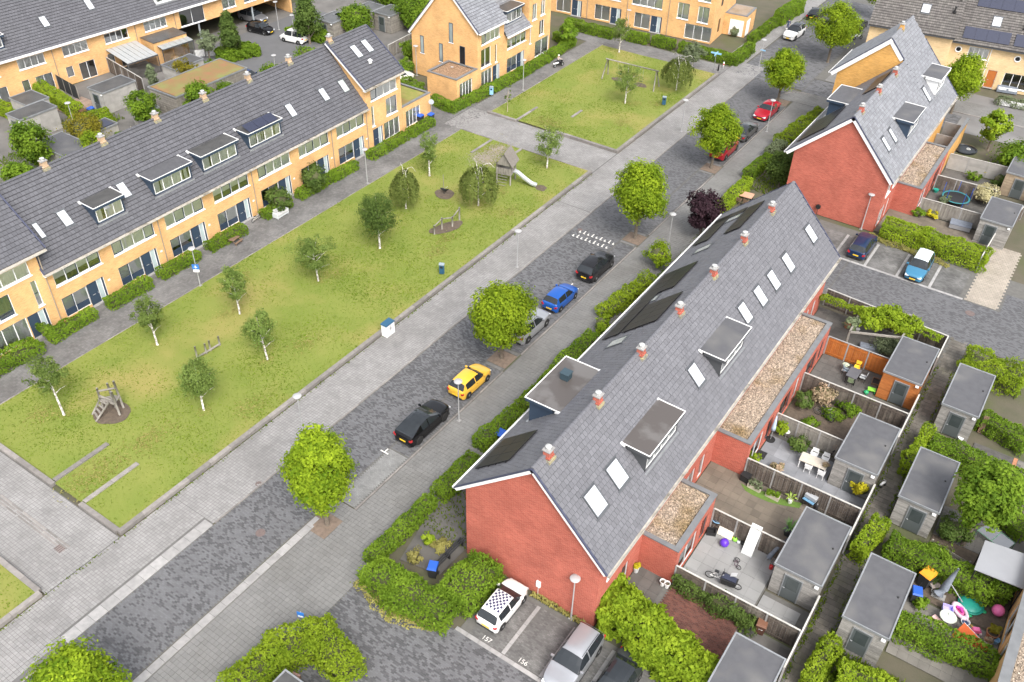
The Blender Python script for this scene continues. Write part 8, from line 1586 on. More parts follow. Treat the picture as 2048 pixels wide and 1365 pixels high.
q = zG(1215, 480, .6); T = E('folded_cover', (q.x, q.y, .03), 'grey folded parasol leaning against the shed', 'parasol', None, .2); b = MB(); b.tube([(-.5, -.35, .2), (-.2, -.1, .9), (.25, .25, 1.8)], [.16, .13, .04], 8); b.build('canopy', GREYF, T, True, local=True); b = MB(); b.tube([(-.6, -.42, 0), (-.5, -.35, .2)], .02, 6); b.build('pole', STEEL, T, local=True)
q = zG(1300, 320); T = E('agave_planter', (q.x, q.y, .03), 'spiky agave in a dark square planter by the shed', 'plant'); b = MB(); b._add([(-.2, -.2, 0), (.2, -.2, 0), (.2, .2, 0), (-.2, .2, 0), (-.28, -.28, .45), (.28, -.28, .45), (.28, .28, .45), (-.28, .28, .45)], [(0, 1, 5, 4), (1, 2, 6, 5), (2, 3, 7, 6), (3, 0, 4, 7), (4, 5, 6, 7)]); b.build('planter', CHAR, T, local=True)
for k in range(16):
    a = k*2.4; t_ = .35+.5*(k % 4)/4; d = Vector((math.cos(a), math.sin(a), 0)); e = Vector((-d.y, d.x, 0)); b = MB(); p0 = Vector((0, 0, .45)); p1 = p0+d*.35*t_*1.6+ZV*.5; p2 = p0+d*.9*t_*1.3+ZV*(.75-.3*t_); b._add([p0-e*.05, p0+e*.05, p1+e*.05, p1-e*.05, p2], [(0, 1, 2, 3), (3, 2, 4)]); b.build('leaf', M('agave_leaf', (.14, .28, .06), (.10, .20, .05), 4, .5), T, local=True)
for i, (x, y) in enumerate(((160, 760), (200, 778))): q = zG(x, y, .2); lathe_thing('flower_pot', ('white flower pot closest to the near extension wall', 'white flower pot between its twin and the red-brown paving')[i], 'pot', q, [('pot', [(.13, 0), (.19, .38), (.20, .40), (.17, .40), (.15, .3)], WHITEP, False), ('soil', [(.15, .3), (.02, .33)], SOIL, False)], .03, 'white flower pots')
q = G(1272, 1140, .2); lathe_thing('yellow_plant_pot', 'grey pot with a yellow flowering plant by the back door', 'pot', q, [('pot', [(.14, 0), (.2, .42), (.16, .42)], PALEG, False)], .03); shrub((q.x, q.y), .26, .5, L_YEL, 'yellow flowers in the grey pot by the back door', leaf=.1, core=False, z=.4, cat='flowers')
# brown patio: planters, black box, barbecue
for i, (x, y, lm, lb) in enumerate(((1215, 810, L_OLIVE, 'silvery leaves'), (1460, 930, L_HEDGE, 'dark leaves and white flowers'))):
    q = zA(x, y); T = E('planter_box', (q.x, q.y, .05), 'whitewashed wooden planter box with '+lb, 'planter', None, -.05); b = MB(); [b.box(*r_) for r_ in ((-.48, .48, -.17, -.14, 0, .34), (-.48, .48, .14, .17, 0, .34), (-.48, -.45, -.14, .14, 0, .34), (.45, .48, -.14, .14, 0, .34))]; b.build('box', M('whitewash', (.52, .47, .39), (.42, .37, .3), 4, .8), T, local=True); b = MB(); b.box(-.45, .45, -.14, .14, .05, .28); b.build('soil', SOIL, T, local=True)
    hedge([(q.x-.4, q.y), (q.x+.4, q.y-.02)], .35, .3, lm, 'plants with '+lb+' in the planter box', rough=.1, leaf=.14, zb=.3, dens=150, cat='plants', name='planting')
q = zA(1700, 1000); T = lathe_thing('flower_pot', 'small white pot with a broad-leaved plant on the turf strip', 'pot', q, [('pot', [(.12, 0), (.17, .3), (.14, .3)], WHITEP, False)], .05)
for k in range(6): a = k*1.05; d = Vector((math.cos(a), math.sin(a), 0)); e = Vector((-d.y, d.x, 0)); b = MB(); p0 = Vector((0, 0, .3)); p1 = p0+d*.25+ZV*.35; p2 = p0+d*.5+ZV*.3; b._add([p0, p1+e*.09, p2, p1-e*.09], [(0, 1, 2, 3)]); b.build('leaf', M('leaf_plain', (.24, .30, .05), (.15, .24, .04), 5, .5), T, local=True)
q = zA(1090, 690); T = E('storage_box', (q.x, q.y, .03), 'black storage box at the end of the turf strip', 'box', None, -.1); b = MB(); b.box(-.3, .3, -.25, .25, 0, .5); b.build('box', BLACKM, T, local=True); b = MB(); b.box(-.33, .33, -.28, .28, .5, .56); b.build('lid', BLACKM, T, local=True)
q = zG(1490, 60); T = E('gas_barbecue', (q.x, q.y, .03), 'gas barbecue with steel hood and blue side table', 'barbecue', None, -.2)
for sx in (-1, 1):
    for sy in (-1, 1): b = MB(); b.tube([(sx*.4, sy*.22, 0), (sx*.4, sy*.22, .7)], .025, 5); b.build('leg', BLACKM, T, local=True)
b = MB(); b.box(-.45, .45, -.28, .28, .55, .85); b.build('cabinet', BLACKM, T, local=True); b = MB(); b.extrude([(-.42, -.26, .86), (-.42, -.22, 1.08), (-.42, .05, 1.2), (-.42, .26, 1.1), (-.42, .26, .86)], (.84, 0, 0)); b.build('hood', STEEL, T, local=True); b = MB(); b.box(-.4, .4, -.5, -.285, .8, .84); b.build('side_table', M('table_blue', (.12, .25, .38), rough=.4), T, local=True)
q = zG(1552, 85); lathe_thing('gas_bottle', 'dark gas bottle beside the barbecue', 'gas bottle', q, [('bottle', [(.15, 0), (.16, .05), (.16, .38), (.1, .48), (.05, .5)], BLACKM, True), ('collar', [(.08, .5), (.08, .58)], STEEL, False)], .03)
# grey patio: slatted table and chairs, folded parasol, mat
zR = zp(1348, 850, 2.65); q = zR(742, 195, .7); table(q.x, q.y, math.radians(3), 1.9, .95, .75, M('table_cream', (.56, .51, .43), (.48, .43, .36), 4, .6), 'cream slatted garden table with white legs', WHITEP, 7)
for i, (x, y, a) in enumerate(((712, 225, 180), (780, 258, 180), (742, 160, 0), (800, 185, 0))): c_ = zR(x, y, .45); chair(c_.x, c_.y, math.radians(a+3), WHITEP, ('white chair on the plank-fence side of the slatted table, house end', 'white chair on the plank-fence side of the slatted table, shed end', 'white chair on the bush side of the slatted table, house end', 'white chair on the bush side of the slatted table, shed end')[i], group='white chairs round the slatted table')
q = zR(510, 80); T = E('folded_parasol', (q.x, q.y, .03), 'closed pale-blue parasol on a round black foot', 'parasol'); b = MB(); b.lathe((0, 0, 0), [(.35, 0), (.35, .06), (.08, .09)], 18); b.build('foot', BLACKM, T, local=True); b = MB(); b.tube([(0, 0, .08), (0, 0, 2.4)], .025, 6); b.build('pole', STEEL, T, local=True); b = MB(); b.lathe((0, 0, 1.0), [(.17, 0), (.16, .3), (.10, .9), (.03, 1.4)], 10); b.build('canopy', M('canopy_pale_blue', (.42, .50, .60), (.34, .42, .52), 6, .9), T, True, local=True)
q = zR(463, 155); b = MB(); b.box(q.x-.35, q.x+.35, q.y-.5, q.y+.3, .034, .05); b.box(q.x-.32, q.x+.32, q.y-.47, q.y+.27, .05, .054); tag(b.build('door_mat', BLACKM), 'black door mat on the grey slabs', 'mat')
q = zR(805, 220, .8); shrub((q.x, q.y), .22, .3, L_BLOOM, 'orange flowers on the slatted table', leaf=.09, core=False, z=.78, cat='flowers'); q = zR(590, 70); lathe_thing('garden_pinwheel', 'white flower ornament by the rounded bush', 'ornament', q, [('stem', [(.015, 0), (.015, .6)], STEEL, False), ('flower', [(.04, .55), (.22, .62), (.2, .64), (.03, .6)], WHITEP, False)], .03); q = zR(845, 140); lathe_thing('flower_pot', 'orange-flowered pot against the grey shed wall', 'pot', q, [('pot', [(.12, 0), (.17, .3), (.14, .3)], TERRA, False), ('bloom', [(.2, .3), (.22, .45), (.05, .55)], M('orange_bloom', (.7, .22, .03)), True)], .03)
bicycle(*zR(835, 165)[:2], math.radians(70), 'dark bike leaning against the grey shed wall', BLACKM, .8, 12)
# planted garden bicycle
q = zH(615, 1180); bicycle(q.x, q.y, math.radians(-14), 'dark town bicycle leaning along the planted bed', BLACKM, 1.05, -14)
# dining patio
q = zH(885, 800, .7); table(q.x, q.y, math.radians(88), 1.35, .85, .75, M('table_slate', (.11, .11, .12), (.09, .09, .10), 2, .5), 'dark slate garden table on the brown dining patio', BLACKM)
for i, (x, y, a, m_, lb) in enumerate(((915, 745, 0, YELP, 'yellow shell chair at the slate table'), (965, 830, -90, PALEG, 'pale grey shell chair at the slate table'), (860, 865, 180, M('chair_green', (.20, .25, .14)), 'olive chair at the near end of the slate table'), (822, 770, 90, M('chair_blue_grey', (.20, .24, .28)), 'blue-grey chair on the house side of the slate table'))): c_ = zH(x, y, .45); chair(c_.x, c_.y, math.radians(a), m_, lb, frame=BLACKM)
q = zH(815, 735, .5); lathe_thing('pedestal_stool', 'pale round side table beside the slate table', 'table', q, [('foot', [(.2, 0), (.2, .03)], WHITEP, False), ('stem', [(.04, .03), (.04, .6)], WHITEP, False), ('top', [(.25, .6), (.27, .63), (.2, .66)], M('pale_green_top', (.45, .50, .36)), False)], .03)
q = zH(1070, 880); T = E('sand_box', (q.x, q.y, .03), 'small wooden frame planter with black soil by the orange shed', 'planter', None, .1); b = MB(); [b.box(*r_) for r_ in ((-.3, .3, -.42, -.37, 0, .2), (-.3, .3, .37, .42, 0, .2), (-.3, -.25, -.37, .37, 0, .2), (.25, .3, -.37, .37, 0, .2))]; b.build('frame', WOODB, T, local=True); b = MB(); b.box(-.25, .25, -.37, .37, 0, .1); b.build('soil', BLACKM, T, local=True)
q = zH(1030, 960); T = E('toy_kitchen', (q.x, q.y, .03), 'lime-green plastic play table with toys', 'toy', None, .2); b = MB(); b.box(-.3, .3, -.2, .2, .25, .32); b.build('top', LIMEP, T, local=True); [MB().box(sx*.24-.03, sx*.24+.03, sy*.14-.03, sy*.14+.03, 0, .25).build('leg', GREENP, T, local=True) for sx in (-1, 1) for sy in (-1, 1)]; b = MB(); b.lathe((-.35, -.35, 0), [(.15, 0), (.2, .2), (.08, .3)], 10); b.build('green_bucket', GREENP, T, local=True)
# pergola garden
q0, q1, q2, q3 = (zH(*p, 2.2) for p in ((850, 450), (965, 235), (1420, 320), (1290, 500))); T = E('pergola', ((q0+q2)/2).to_2d().to_3d(), 'weathered wooden pergola under the lime wisteria', 'pergola'); 
for a, c_ in ((q0, q1), (q1, q2), (q2, q3), (q3, q0)): b = MB(); d = c_-a; s = d.cross(ZV).normalized(); b.ob(a-s*.07, d, s*.14, ZV*.14); b.build('beam', WOODG, T)
for a in (q0, q1, q2, q3): b = MB(); b.box(a.x-.07, a.x+.07, a.y-.07, a.y+.07, 0, 2.199); b.build('post', WOODG, T)
q = zH(825, 410); lathe_thing('terracotta_pot', 'terracotta pot under the small olive tree', 'pot', q, [('pot', [(.2, 0), (.3, .4), (.32, .45), (.27, .45), (.25, .36)], TERRA, False)], .02); q = zH(915, 440); lathe_thing('flower_pot', 'pale pot under the pergola', 'pot', q, [('pot', [(.12, 0), (.18, .25), (.15, .25)], WHITEP, False)], .02)
q = zH(1010, 600); T = E('covered_table', (q.x, q.y, 0), 'dark covered lounger beside the orange fence top', 'lounger', None, .3); b = MB(); b._add([(-.8, -.35, .1), (.8, -.35, .1), (.8, .35, .1), (-.8, .35, .1), (-.75, -.3, .45), (.7, -.3, .4), (.7, .3, .4), (-.75, .3, .5)], [(0, 1, 5, 4), (1, 2, 6, 5), (2, 3, 7, 6), (3, 0, 4, 7), (4, 5, 6, 7)]); b.build('cover', GREYF, T, local=True); [MB().box(sx*.7-.03, sx*.7+.03, sy*.3-.03, sy*.3+.03, 0, .1).build('leg', BLACKM, T, local=True) for sx in (-1, 1) for sy in (-1, 1)]
# toy patio at the lower right
q = zE(900, 640); T = E('closed_parasol', (q.x, q.y, .03), 'tall closed blue-grey cantilever parasol by the hedge', 'parasol'); b = MB(); b.tube([(-.15, -.2, .35), (0, 0, .8), (.12, .18, 1.9), (.2, .3, 2.6)], [.32, .26, .14, .05], 10); b.build('canopy', GREYF, T, True, local=True); b = MB(); b.box(-.5, .3, -.3, .2, 0, .08); b.build('base_slab', CONC, T, local=True); b = MB(); b.tube([(.1, .3, .08), (.25, .4, 2.5)], .03, 6); b.tube([(.2, .35, 1.1), (1.2, -.1, .5)], .035, 6); b.build('pole', STEEL, T, local=True)
q = zE(1310, 770); T = E('turtle_sandpit', (q.x, q.y, .03), 'green shell-shaped sandpit with lid on the toy patio', 'sandpit', None, .3); b = MB(); b.lathe((0, 0, 0), [(.55, 0), (.72, .04), (.76, .16), (.70, .18)], 22); b.build('tray', TEALP, T, True, local=True); b = MB(); b.lathe((0, 0, .17), [(.70, 0), (.62, .08), (.4, .17), (.03, .2)], 22); b.build('lid', TEALP, T, True, local=True); [MB().lathe((math.cos(a)*.8, math.sin(a)*.8, .05), [(.12, -.02), (.15, .02), (.1, .06)], 10).build('flipper', GREENP, T, True, local=True) for a in (-.3, -1.7, 2.2)]
q = zE(1165, 855); T = E('inflatable_boat', (q.x, q.y, .03), 'pink and white inflatable unicorn boat ring', 'inflatable', None, -.75); b = MB(); b.torus((0, 0, .12), .42, .13, Matrix(((1.25, 0, 0), (0, .72, 0), (0, 0, 1))), 22, 8); b.build('ring', M('pink_pale', (.72, .42, .55), (.8, .7, .74), 6, .4), T, True, local=True); b = MB(); b.lathe((0, 0, .03), [(.3, 0), (.28, .05), (.02, .06)], 14); b.build('floor', PINKP, T, local=True); b = MB(); b.tube([(-.3, 0, .15), (0, .05, .3), (.2, 0, .2)], [.08, .12, .06], 7); b.build('seat_roll', M('magenta', (.55, .05, .35)), T, True, local=True)
q = zE(1005, 810, .3); T = E('lilac_crate', (q.x, q.y, .03), 'lilac open plastic crate', 'crate', None, .2); b = MB(); b.box(-.3, .3, -.25, .25, .15, .18); [b.box(*r_) for r_ in ((-.3, -.27, -.25, .25, .18, .42), (.27, .3, -.25, .25, .18, .42), (-.27, .27, -.25, -.22, .18, .42), (-.27, .27, .22, .25, .18, .42))]; b.build('crate_body', LILAC, T, local=True); [MB().box(sx*.25-.03, sx*.25+.03, sy*.2-.03, sy*.2+.03, 0, .15).build('foot', LILAC, T, local=True) for sx in (-1, 1) for sy in (-1, 1)]
q = zE(1010, 920, .6); T = lathe_thing('round_table', 'round pale-green garden table on the toy patio', 'table', q, [('table_top', [(.48, .62), (.5, .65), (.48, .67), (.02, .68)], M('table_pale_green', (.50, .53, .46), rough=.4), False)], .03); [MB().tube([(.4*math.cos(a), .4*math.sin(a), 0), (.15*math.cos(a), .15*math.sin(a), .62)], .02, 5).build('leg', BLACKM, T, local=True) for a in (.5, 2.1, 3.7, 5.2)]; b = MB(); b.lathe((.05, .12, .68), [(.07, 0), (.08, .08), (.02, .1)], 10); b.build('cup', WHITEP, T, local=True)
q = zE(1665, 880); ball_thing('large pink play ball on the toy patio', q, .37, PINKP)
q = zE(1235, 1010); T = lathe_thing('paddling_bucket', 'round white and navy washing-up bowl on the patio', 'bowl', q, [('bowl', [(.18, 0), (.26, .18), (.27, .2), (.24, .2), (.2, .08)], WHITEP, False), ('filling', [(.2, .1), (.02, .12)], M('jacket_navy', (.03, .05, .11)), False)], .03)
q = zE(1300, 1020); T = E('toy_shovel', (q.x, q.y, .03), 'yellow toy shovel lying on the patio slabs', 'toy', None, -.5); b = MB(); b.tube([(-.3, 0, .04), (.15, 0, .04)], .02, 5); b.build('handle', YELP, T, local=True); b = MB(); b._add([(.12, -.08, .02), (.34, -.06, .05), (.36, 0, .05), (.34, .06, .05), (.12, .08, .02), (.2, 0, .01)], [(0, 1, 2, 5), (5, 2, 3, 4)]); b.build('scoop', YELP, T, local=True)
q = zE(860, 1010); T = E('pink_bench', (q.x, q.y, .03), 'pale pink child bench by the patio hedge', 'bench', None, -.45); b = MB(); b.box(-.4, .4, -.16, .16, .28, .33); b.build('seat', M('pink_pastel', (.66, .44, .42), rough=.5), T, local=True); [MB().box(sx*.34-.03, sx*.34+.03, -.14, .14, 0, .28).build('leg', M('pink_pastel', (.66, .44, .42)), T, local=True) for sx in (-1, 1)]
q = zE(1390, 1130); T = E('pink_toy_car', (q.x, q.y, .03), 'pink and white toy ride-on car', 'toy', None, .4); b = MB(); b._add([(-.3, -.15, .08), (.3, -.15, .08), (.3, .15, .08), (-.3, .15, .08), (-.25, -.13, .32), (.1, -.13, .34), (.1, .13, .34), (-.25, .13, .32)], [(3, 2, 1, 0), (4, 5, 6, 7), (0, 1, 5, 4), (1, 2, 6, 5), (2, 3, 7, 6), (3, 0, 4, 7)]); b.build('body', PINKP, T, local=True); [MB().lathe((x, y, .08), [(.08, -.03), (.08, .03)], 10, RX).build('wheel', WHITEP, T, local=True) for x in (-.2, .2) for y in (-.16, .16)]
q = zE(1360, 1250, .4); T = E('play_tent', (q.x, q.y, .03), 'orange ridge play tent between hedge and house', 'tent', None, -.55); OT_ = M('tent_orange', (.75, .17, .05), (.68, .13, .04), 5, .8); L_ = 1.9
for sg in (-1, 1): b = MB(); b.ob((-L_/2, sg*.62, 0), (L_, 0, 0), (0, -sg*.62, .95), (0, sg*.012, .008)); b.build('tent_side', OT_, T, local=True)
b = MB(); b.extrude([(-L_/2+.02, -.6, 0), (-L_/2+.02, .6, 0), (-L_/2+.02, 0, .93)], (.01, 0, 0)); b.build('end_panel', OT_, T, local=True); b = MB(); b.tube([(-L_/2-.05, 0, .96), (L_/2+.05, 0, .96)], .012, 5); b.build('ridge_pole', WHITEP, T, local=True)
q = zE(1590, 1190); lathe_thing('terracotta_pot', 'large terracotta pot with a grassy plant by the house door', 'pot', q, [('pot', [(.26, 0), (.36, .4), (.38, .46), (.33, .46), (.3, .38)], TERRA, False), ('soil', [(.3, .38), (.02, .4)], SOIL, False)], .03); shrub((q.x, q.y), .4, .6, L_MUST, 'grassy plant in the large terracotta pot', leaf=.12, core=False, z=.4, cat='plant')
q = zE(1650, 1270); lathe_thing('water_bucket', 'pale blue watering bucket by the terracotta pot', 'bucket', q, [('bucket', [(.14, 0), (.2, .3), (.17, .3), (.14, .1)], SIGNLB, False)], .03); q = zE(1540, 1280); lathe_thing('pebble_pot', 'speckled pot with small flowers near the orange tent', 'pot', q, [('pot', [(.2, 0), (.27, .25), (.22, .25)], M('pebble', (.36, .33, .27), (.2, .19, .16), 30, .9), False)], .03); shrub((q.x, q.y), .25, .35, L_BLOOM, 'small flowers in the speckled pot', leaf=.08, core=False, z=.2, cat='flowers')
q = zE(800, 500); T = E('rocking_chair', (q.x, q.y, .03), 'beige sling chair beside the closed parasol', 'chair', None, .7); b = MB(); b.ob((-.3, -.4, .35), (.6, 0, 0), (0, .5, -.05), (0, .01, .03)); b.build('seat', M('beige_fabric', (.45, .38, .34), rough=.9), T, local=True); b = MB(); b.ob((-.3, .1, .3), (.6, 0, 0), (0, .4, .6), (0, -.03, .02)); b.build('backrest', M('beige_fabric', (.45, .38, .34)), T, local=True); [MB().tube([(sx*.3, -.4, 0), (sx*.3, -.35, .36), (sx*.3, .4, 0)], .018, 5).build('side_frame', WHITEP, T, local=True) for sx in (-1, 1)]
q = zE(545, 600); T = E('bicycle_trailer_wheel', (q.x, q.y, .03), 'dark bicycle leaning behind the shed wall', 'bicycle', None, 1.2); b = MB(); b.torus((0, 0, .33), .31, .022, RX, 20, 5); b.build('wheel', RUBBER, T, local=True); b = MB(); b.tube([(0, 0, .33), (.35, 0, .8), (.9, 0, .75), (.95, 0, .35)], .02, 5); b.build('frame', BLACKM, T, local=True)
q = zE(590, 780); shrub((q.x, q.y), .55, 1.0, L_HEDGE, 'leafy tomato-like plant in a bed beside the lowest shed', leaf=.17, core=False, nc=16, per=18)
# grey canopy, white scooter toy, bits east of the alley
q0, q1, q2, q3 = (G(*p, 2.3) for p in ((1970, 1082), (2080, 1120), (2048, 1180), (1948, 1140))); T = E('shade_canopy', ((q0+q2)/2).to_2d().to_3d(), 'flat pale grey canopy on posts behind the hedge', 'canopy'); b = MB(); b.prism([(q.x, q.y) for q in (q0, q1, q2, q3)], 2.3, 2.36); b.build('canopy_sheet', M('canopy_grey', (.27, .275, .29), (.24, .245, .26), 1, .6), T)
for q in (q0, q1, q2, q3): b = MB(); c_ = q.lerp((q0+q2)/2, .06); b.tube([(c_.x, c_.y, 0), (c_.x, c_.y, 2.299)], .04, 6); b.build('post', BLACKM, T)
q = zF(70, 785); T = E('toy_scooter', (q.x, q.y, .02), 'small white ride-on toy standing in the alley', 'toy', None, 1.2); b = MB(); b.tube([(-.25, 0, .22), (0, 0, .28), (.25, 0, .24)], [.07, .1, .06], 7); b.build('body', WHITEP, T, True, local=True); [MB().lathe((x, y, .09), [(.09, -.03), (.09, .03)], 10, RX).build('wheel', BLACKM, T, local=True) for x in (-.2, .2) for y in (-.1, .1)]; b = MB(); b.tube([(.2, 0, .2), (.14, 0, .5)], .015, 5); b.tube([(.14, -.14, .5), (.14, .14, .5)], .015, 5); b.build('handlebar', STEEL, T, local=True)
for (x, y, z_, lb, m_, r_) in ((1170, 800, 0, 'pale pot with a dark green plant at the hedge foot', WHITEP, .24), (960, 270, 0, 'red toy barrow by the plank screen', REDP, .22), (780, 370, 0, 'white pot shards by the hedge end', WHITEP, .2)):
    q = zF(x, y); lathe_thing('garden_pot', lb, 'pot', q, [('pot', [(r_*.7, 0), (r_, r_*1.3), (r_*.8, r_*1.3)], m_, False), ('soil', [(r_*.8, r_*1.1), (.02, r_*1.15)], SOIL, False)], .03)
q = zF(950, 300); T = E('plank_screen', (q.x, q.y, 0), 'short brown plank screen at the shed corner', 'screen', None, .2); [MB().box(-.1+.12*k, -.1+.12*k+.1, -.02, .02, 0, 1.7).build('plank', WOODB, T, local=True) for k in range(3)]
q = zF(1195, 985); T = E('plant_tray', (q.x, q.y, 0), 'dark framed plant tray in the paved garden', 'tray', None, .3); b = MB(); b.box(-.5, .5, -.35, .35, 0, .12); b.build('tray', BLACKM, T, local=True); b = MB(); b.box(-.44, .44, -.29, .29, .12, .15); b.build('filling', SLABG, T, local=True)
q = zF(1010, 1150, .5); T = E('greenhouse_frame', (q.x+.8, q.y-.6, 0), 'low glass cold frame with plants beside the picket fence', 'cold frame', None, -.4); b = MB(); [b.tube(s_, .025, 5) for s_ in ([(-1, -.5, .5), (1, -.5, .5), (1, .5, .7), (-1, .5, .7), (-1, -.5, .5)], [(-1, -.5, 0), (-1, -.5, .5)], [(1, -.5, 0), (1, -.5, .5)], [(1, .5, 0), (1, .5, .7)], [(-1, .5, 0), (-1, .5, .7)], [(0, -.5, .5), (0, .5, .7)])]; b.build('frame', M('frame_green', (.10, .22, .14)), T, local=True); [MB().poly([(x, -.5, .49), (x+1, -.5, .49), (x+1, .5, .69), (x, .5, .69)]).build('pane', GLASS, T, local=True) for x in (-1, 0)]
# far gardens
q = zI(690, 1050, .7); T = E('trampoline', (q.x, q.y, .02), 'round trampoline with teal padding and blue net poles', 'trampoline'); b = MB(); b.lathe((0, 0, .7), [(1.2, 0), (1.2, .02), (.02, .021)], 26); b.build('mat', BLACKM, T, local=True); b = MB(); b.torus((0, 0, .72), 1.3, .1, Matrix(((1, 0, 0), (0, 1, 0), (0, 0, .4))), 28, 6); b.build('pad', M('pad_teal', (.03, .17, .19), rough=.6), T, True, local=True)
for k in range(5): a = 1.26*k+.4; b = MB(); b.tube([(1.38*math.cos(a), 1.38*math.sin(a), 0), (1.38*math.cos(a), 1.38*math.sin(a), 1.9)], .03, 6); b.build('net_pole', BLUEP, T, local=True)
q = zI(740, 1310, .5); T = E('garden_lounge_table', (q.x, q.y, 0), 'grey covered garden table behind the big clipped hedge', 'table', None, .1); b = MB(); b.box(-1.0, 1.0, -.6, .6, .55, .62); b.build('top', GREYF, T, local=True); b = MB(); b.box(-.97, .97, -.57, .57, .12, .55); b.build('cover_skirt', M('cover_grey', (.24, .24, .25), rough=.8), T, local=True); [MB().box(sx*.9-.05, sx*.9+.05, sy*.5-.05, sy*.5+.05, 0, .12).build('leg', BLACKM, T, local=True) for sx in (-1, 1) for sy in (-1, 1)]
q = zI(640, 705); lathe_thing('garden_urn', 'dark blue-grey urn against the concrete wall', 'urn', q, [('urn', [(.15, 0), (.3, .25), (.33, .45), (.2, .6), (.22, .65), (.15, .65)], M('urn_blue', (.05, .09, .12), rough=.4), True), ('stones', [(.15, .6), (.02, .62)], SLABD, False)], .03); q = zI(490, 1000); lathe_thing('garden_urn', 'teal plant pot near the trampoline', 'pot', q, [('pot', [(.18, 0), (.3, .35), (.25, .35)], TEALP, False), ('soil', [(.25, .3), (.02, .32)], SOIL, False)], .03)
q = zI(780, 585); T = E('black_pond_liner', (q.x, q.y, .02), 'black pond edge with white stones in the far garden', 'pond'); b = MB(); b.lathe((0, 0, 0), [(1.3, 0), (1.3, .12), (1.15, .14), (1.1, .05), (.02, .05)], 20); b.build('liner', M('pond_black', (.015, .018, .02), rough=.15), T, local=True); b = MB(); b.torus((.3, .2, .08), .2, .05, RZ(0), 12, 5); b.build('ring_float', PALEG, T, True, local=True)
q = G(1490, 390, .7); T = E('garden_table', (q.x, q.y, .02), 'terracotta-coloured garden table in the walled front yard', 'table', None, .1); b = MB(); b.box(-.85, .85, -.55, .55, .7, .75); b.build('table_top', M('table_salmon', (.52, .30, .20), (.45, .25, .17), 3, .7), T, local=True); [MB().box(sx*.75-.04, sx*.75+.04, sy*.45-.04, sy*.45+.04, 0, .7).build('leg', BLACKM, T, local=True) for sx in (-1, 1) for sy in (-1, 1)]
for dx, dy in ((.5, -.95), (-.2, -1.0)): chair(q.x+dx, q.y+dy, math.pi, WOODB, 'brown chair at the terracotta table, '+('house side' if dx > 0 else 'hedge side'), group='chairs at the terracotta table')
fence((-25.6, 73.0), (-22.6, 73.4), 'low concrete front-yard wall by the terracotta table', .9, 'concrete', cap=False); fence((-25.4, 69.6), (-25.2, 73.0), 'low concrete side wall of the terracotta table yard', .9, 'concrete', cap=False)
b = MB(); q = G(1639, 412, .9); T = E('wall_reel', (q.x, Y2-.2, 0), 'black hose reel on the far red gable', 'hose reel'); b = MB(); b.lathe((0, -.05, 1.0), [(.24, -.1), (.24, .1)], 16, RX); b.build('reel', BLACKM, T, local=True); b = MB(); b.tube([(0, 0, 0), (0, 0, 1.0)], .03, 6); b.build('stand', BLACKM, T, local=True)
# corner garden bench, green half-barrel, post, pallet
q = G(895, 1108, .4); T = E('slatted_rack', (q.x, q.y, 0), 'long black slatted bench in the corner garden', 'bench', None, math.radians(88)); [MB().box(-1.5, 1.5, -.2+.14*k, -.2+.14*k+.08, .42, .46).build('slat', BLACKM, T, local=True) for k in range(3)]; [MB().box(x-.04, x+.04, -.2, .2, 0, .42).build('leg', BLACKM, T, local=True) for x in (-1.3, 0, 1.3)]
q = G(567, 1318, .5); lathe_thing('compost_bin', 'dark green dome-topped compost bin in the bent hedge', 'bin', q, [('body', [(.42, 0), (.36, .6), (.33, .75)], M('compost_green', (.015, .12, .07), rough=.4), True), ('lid', [(.35, .75), (.3, .88), (.05, .95)], M('compost_green', (.015, .12, .07)), True)])
q = G(574, 1296); b = MB(); b.tube([(q.x, q.y, 0), (q.x-.05, q.y+.02, 1.9)], [.07, .06], 8); b.lathe((q.x-.05, q.y+.02, 1.9), [(.08, 0), (.02, .06)], 8); tag(b.build('wooden_post', WOODG), 'weathered wooden post beside the compost bin', 'post')
q = G(572, 1352, .2); T = E('pallet_stack', (q.x, q.y, 0), 'reddish board stack behind the compost bin', 'pallet', None, .15); [MB().box(-.8, .8, -.35+.18*k, -.35+.18*k+.13, .36, .4).build('board', M('board_reddish', (.33, .21, .18), (.26, .16, .13), 4, .8), T, local=True) for k in range(4)]; [MB().box(x-.06, x+.06, -.35, .35, 0, .36).build('bearer', WOODB, T, local=True) for x in (-.7, 0, .7)]
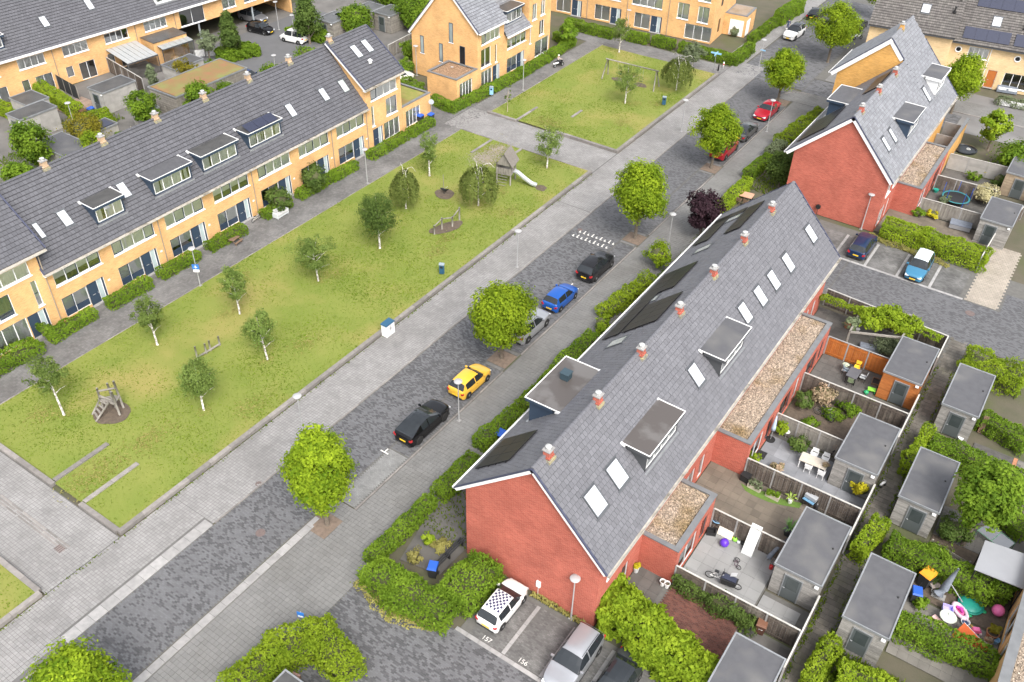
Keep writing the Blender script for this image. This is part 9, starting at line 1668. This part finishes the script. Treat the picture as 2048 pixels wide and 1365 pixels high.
# rear yard extras
q = zT(375, 905, .5); T = E('toy_ride_on', (q.x, q.y, 0), 'red and blue bicycle seat pile by the concrete shed', 'bicycle', None, .3); [MB().torus((x, 0, .33), .3, .025, RX, 18, 5).build('wheel', RUBBER, T, local=True) for x in (-.5, .5)]; b = MB(); b.tube([(-.5, 0, .33), (-.1, 0, .7), (.4, 0, .75), (.5, 0, .33)], .025, 5); b.build('frame', REDP, T, local=True); b = MB(); b.box(-.3, 0, -.1, .1, .78, .86); b.build('saddle', BLUEP, T, local=True)
q = G(30, 225, .5); bicycle(q.x, q.y, .8, 'bike parked at the left edge of the rear yard', REDP); bicycle(-62.7, 49.2, math.pi/2, 'child bike by the front door next to the tall dark shrub', M('bike_white', (.6, .58, .5)), .7, 8)
q = zT(210, 715, .6); lathe_thing('round_table', 'round grey garden table top behind the concrete shed', 'table', q, [('table_top', [(.55, .7), (.57, .73), (.02, .74)], PALEG, False), ('stem', [(.05, 0), (.05, .7)], STEEL, False)])
b = MB(); q = zT(820, 780, 2.3); T = E('yard_pergola', (-84.6, 65.4, 0), 'slim timber pergola carrying the white-flowered climber', 'pergola'); [MB().box(x-.06, x+.06, y-.06, y+.06, 0, 2.3).build('post', WOODG, T, local=True) for x in (-1.2, 1.2) for y in (-1.4, 1.4)]; [MB().box(-1.3, 1.3, y-.05, y+.05, 2.3, 2.42).build('beam', WOODG, T, local=True) for y in (-1.4, 0, 1.4)]
q = G(1716, 74, .4); T = E('motor_scooter', (q.x, q.y, 0), 'white and black scooters parked beside the far pavement', 'scooter', None, 1.0); [MB().torus((x, 0, .26), .2, .06, RX, 14, 6).build('wheel', RUBBER, T, local=True) for x in (-.6, .6)]; b = MB(); b.tube([(-.8, 0, .55), (-.3, 0, .65), (.1, 0, .45), (.5, 0, .85)], [.12, .2, .12, .1], 8); b.build('body', WHITEP, T, True, local=True); b = MB(); b.tube([(.5, -.3, 1.0), (.5, .3, 1.0)], .02, 5); b.build('handlebar', BLACKM, T, local=True)
q = G(2015, 178, .5); T = E('lounge_sofa', (q.x, q.y, 0), 'grey lounge sofa with white cushions before the cream houses', 'sofa', None, .2); b = MB(); b.box(-1.2, 1.2, -.4, .4, .08, .4); b.box(-1.2, 1.2, .25, .42, .4, .75); b.build('frame', GREYF, T, local=True); [MB().box(x-.45, x+.45, -.38, .22, .4, .52).build('cushion', WHITEP, T, local=True) for x in (-.6, .6)]; [MB().box(sx*1.1-.05, sx*1.1+.05, sy*.33-.05, sy*.33+.05, 0, .08).build('leg', BLACKM, T, local=True) for sx in (-1, 1) for sy in (-1, 1)]
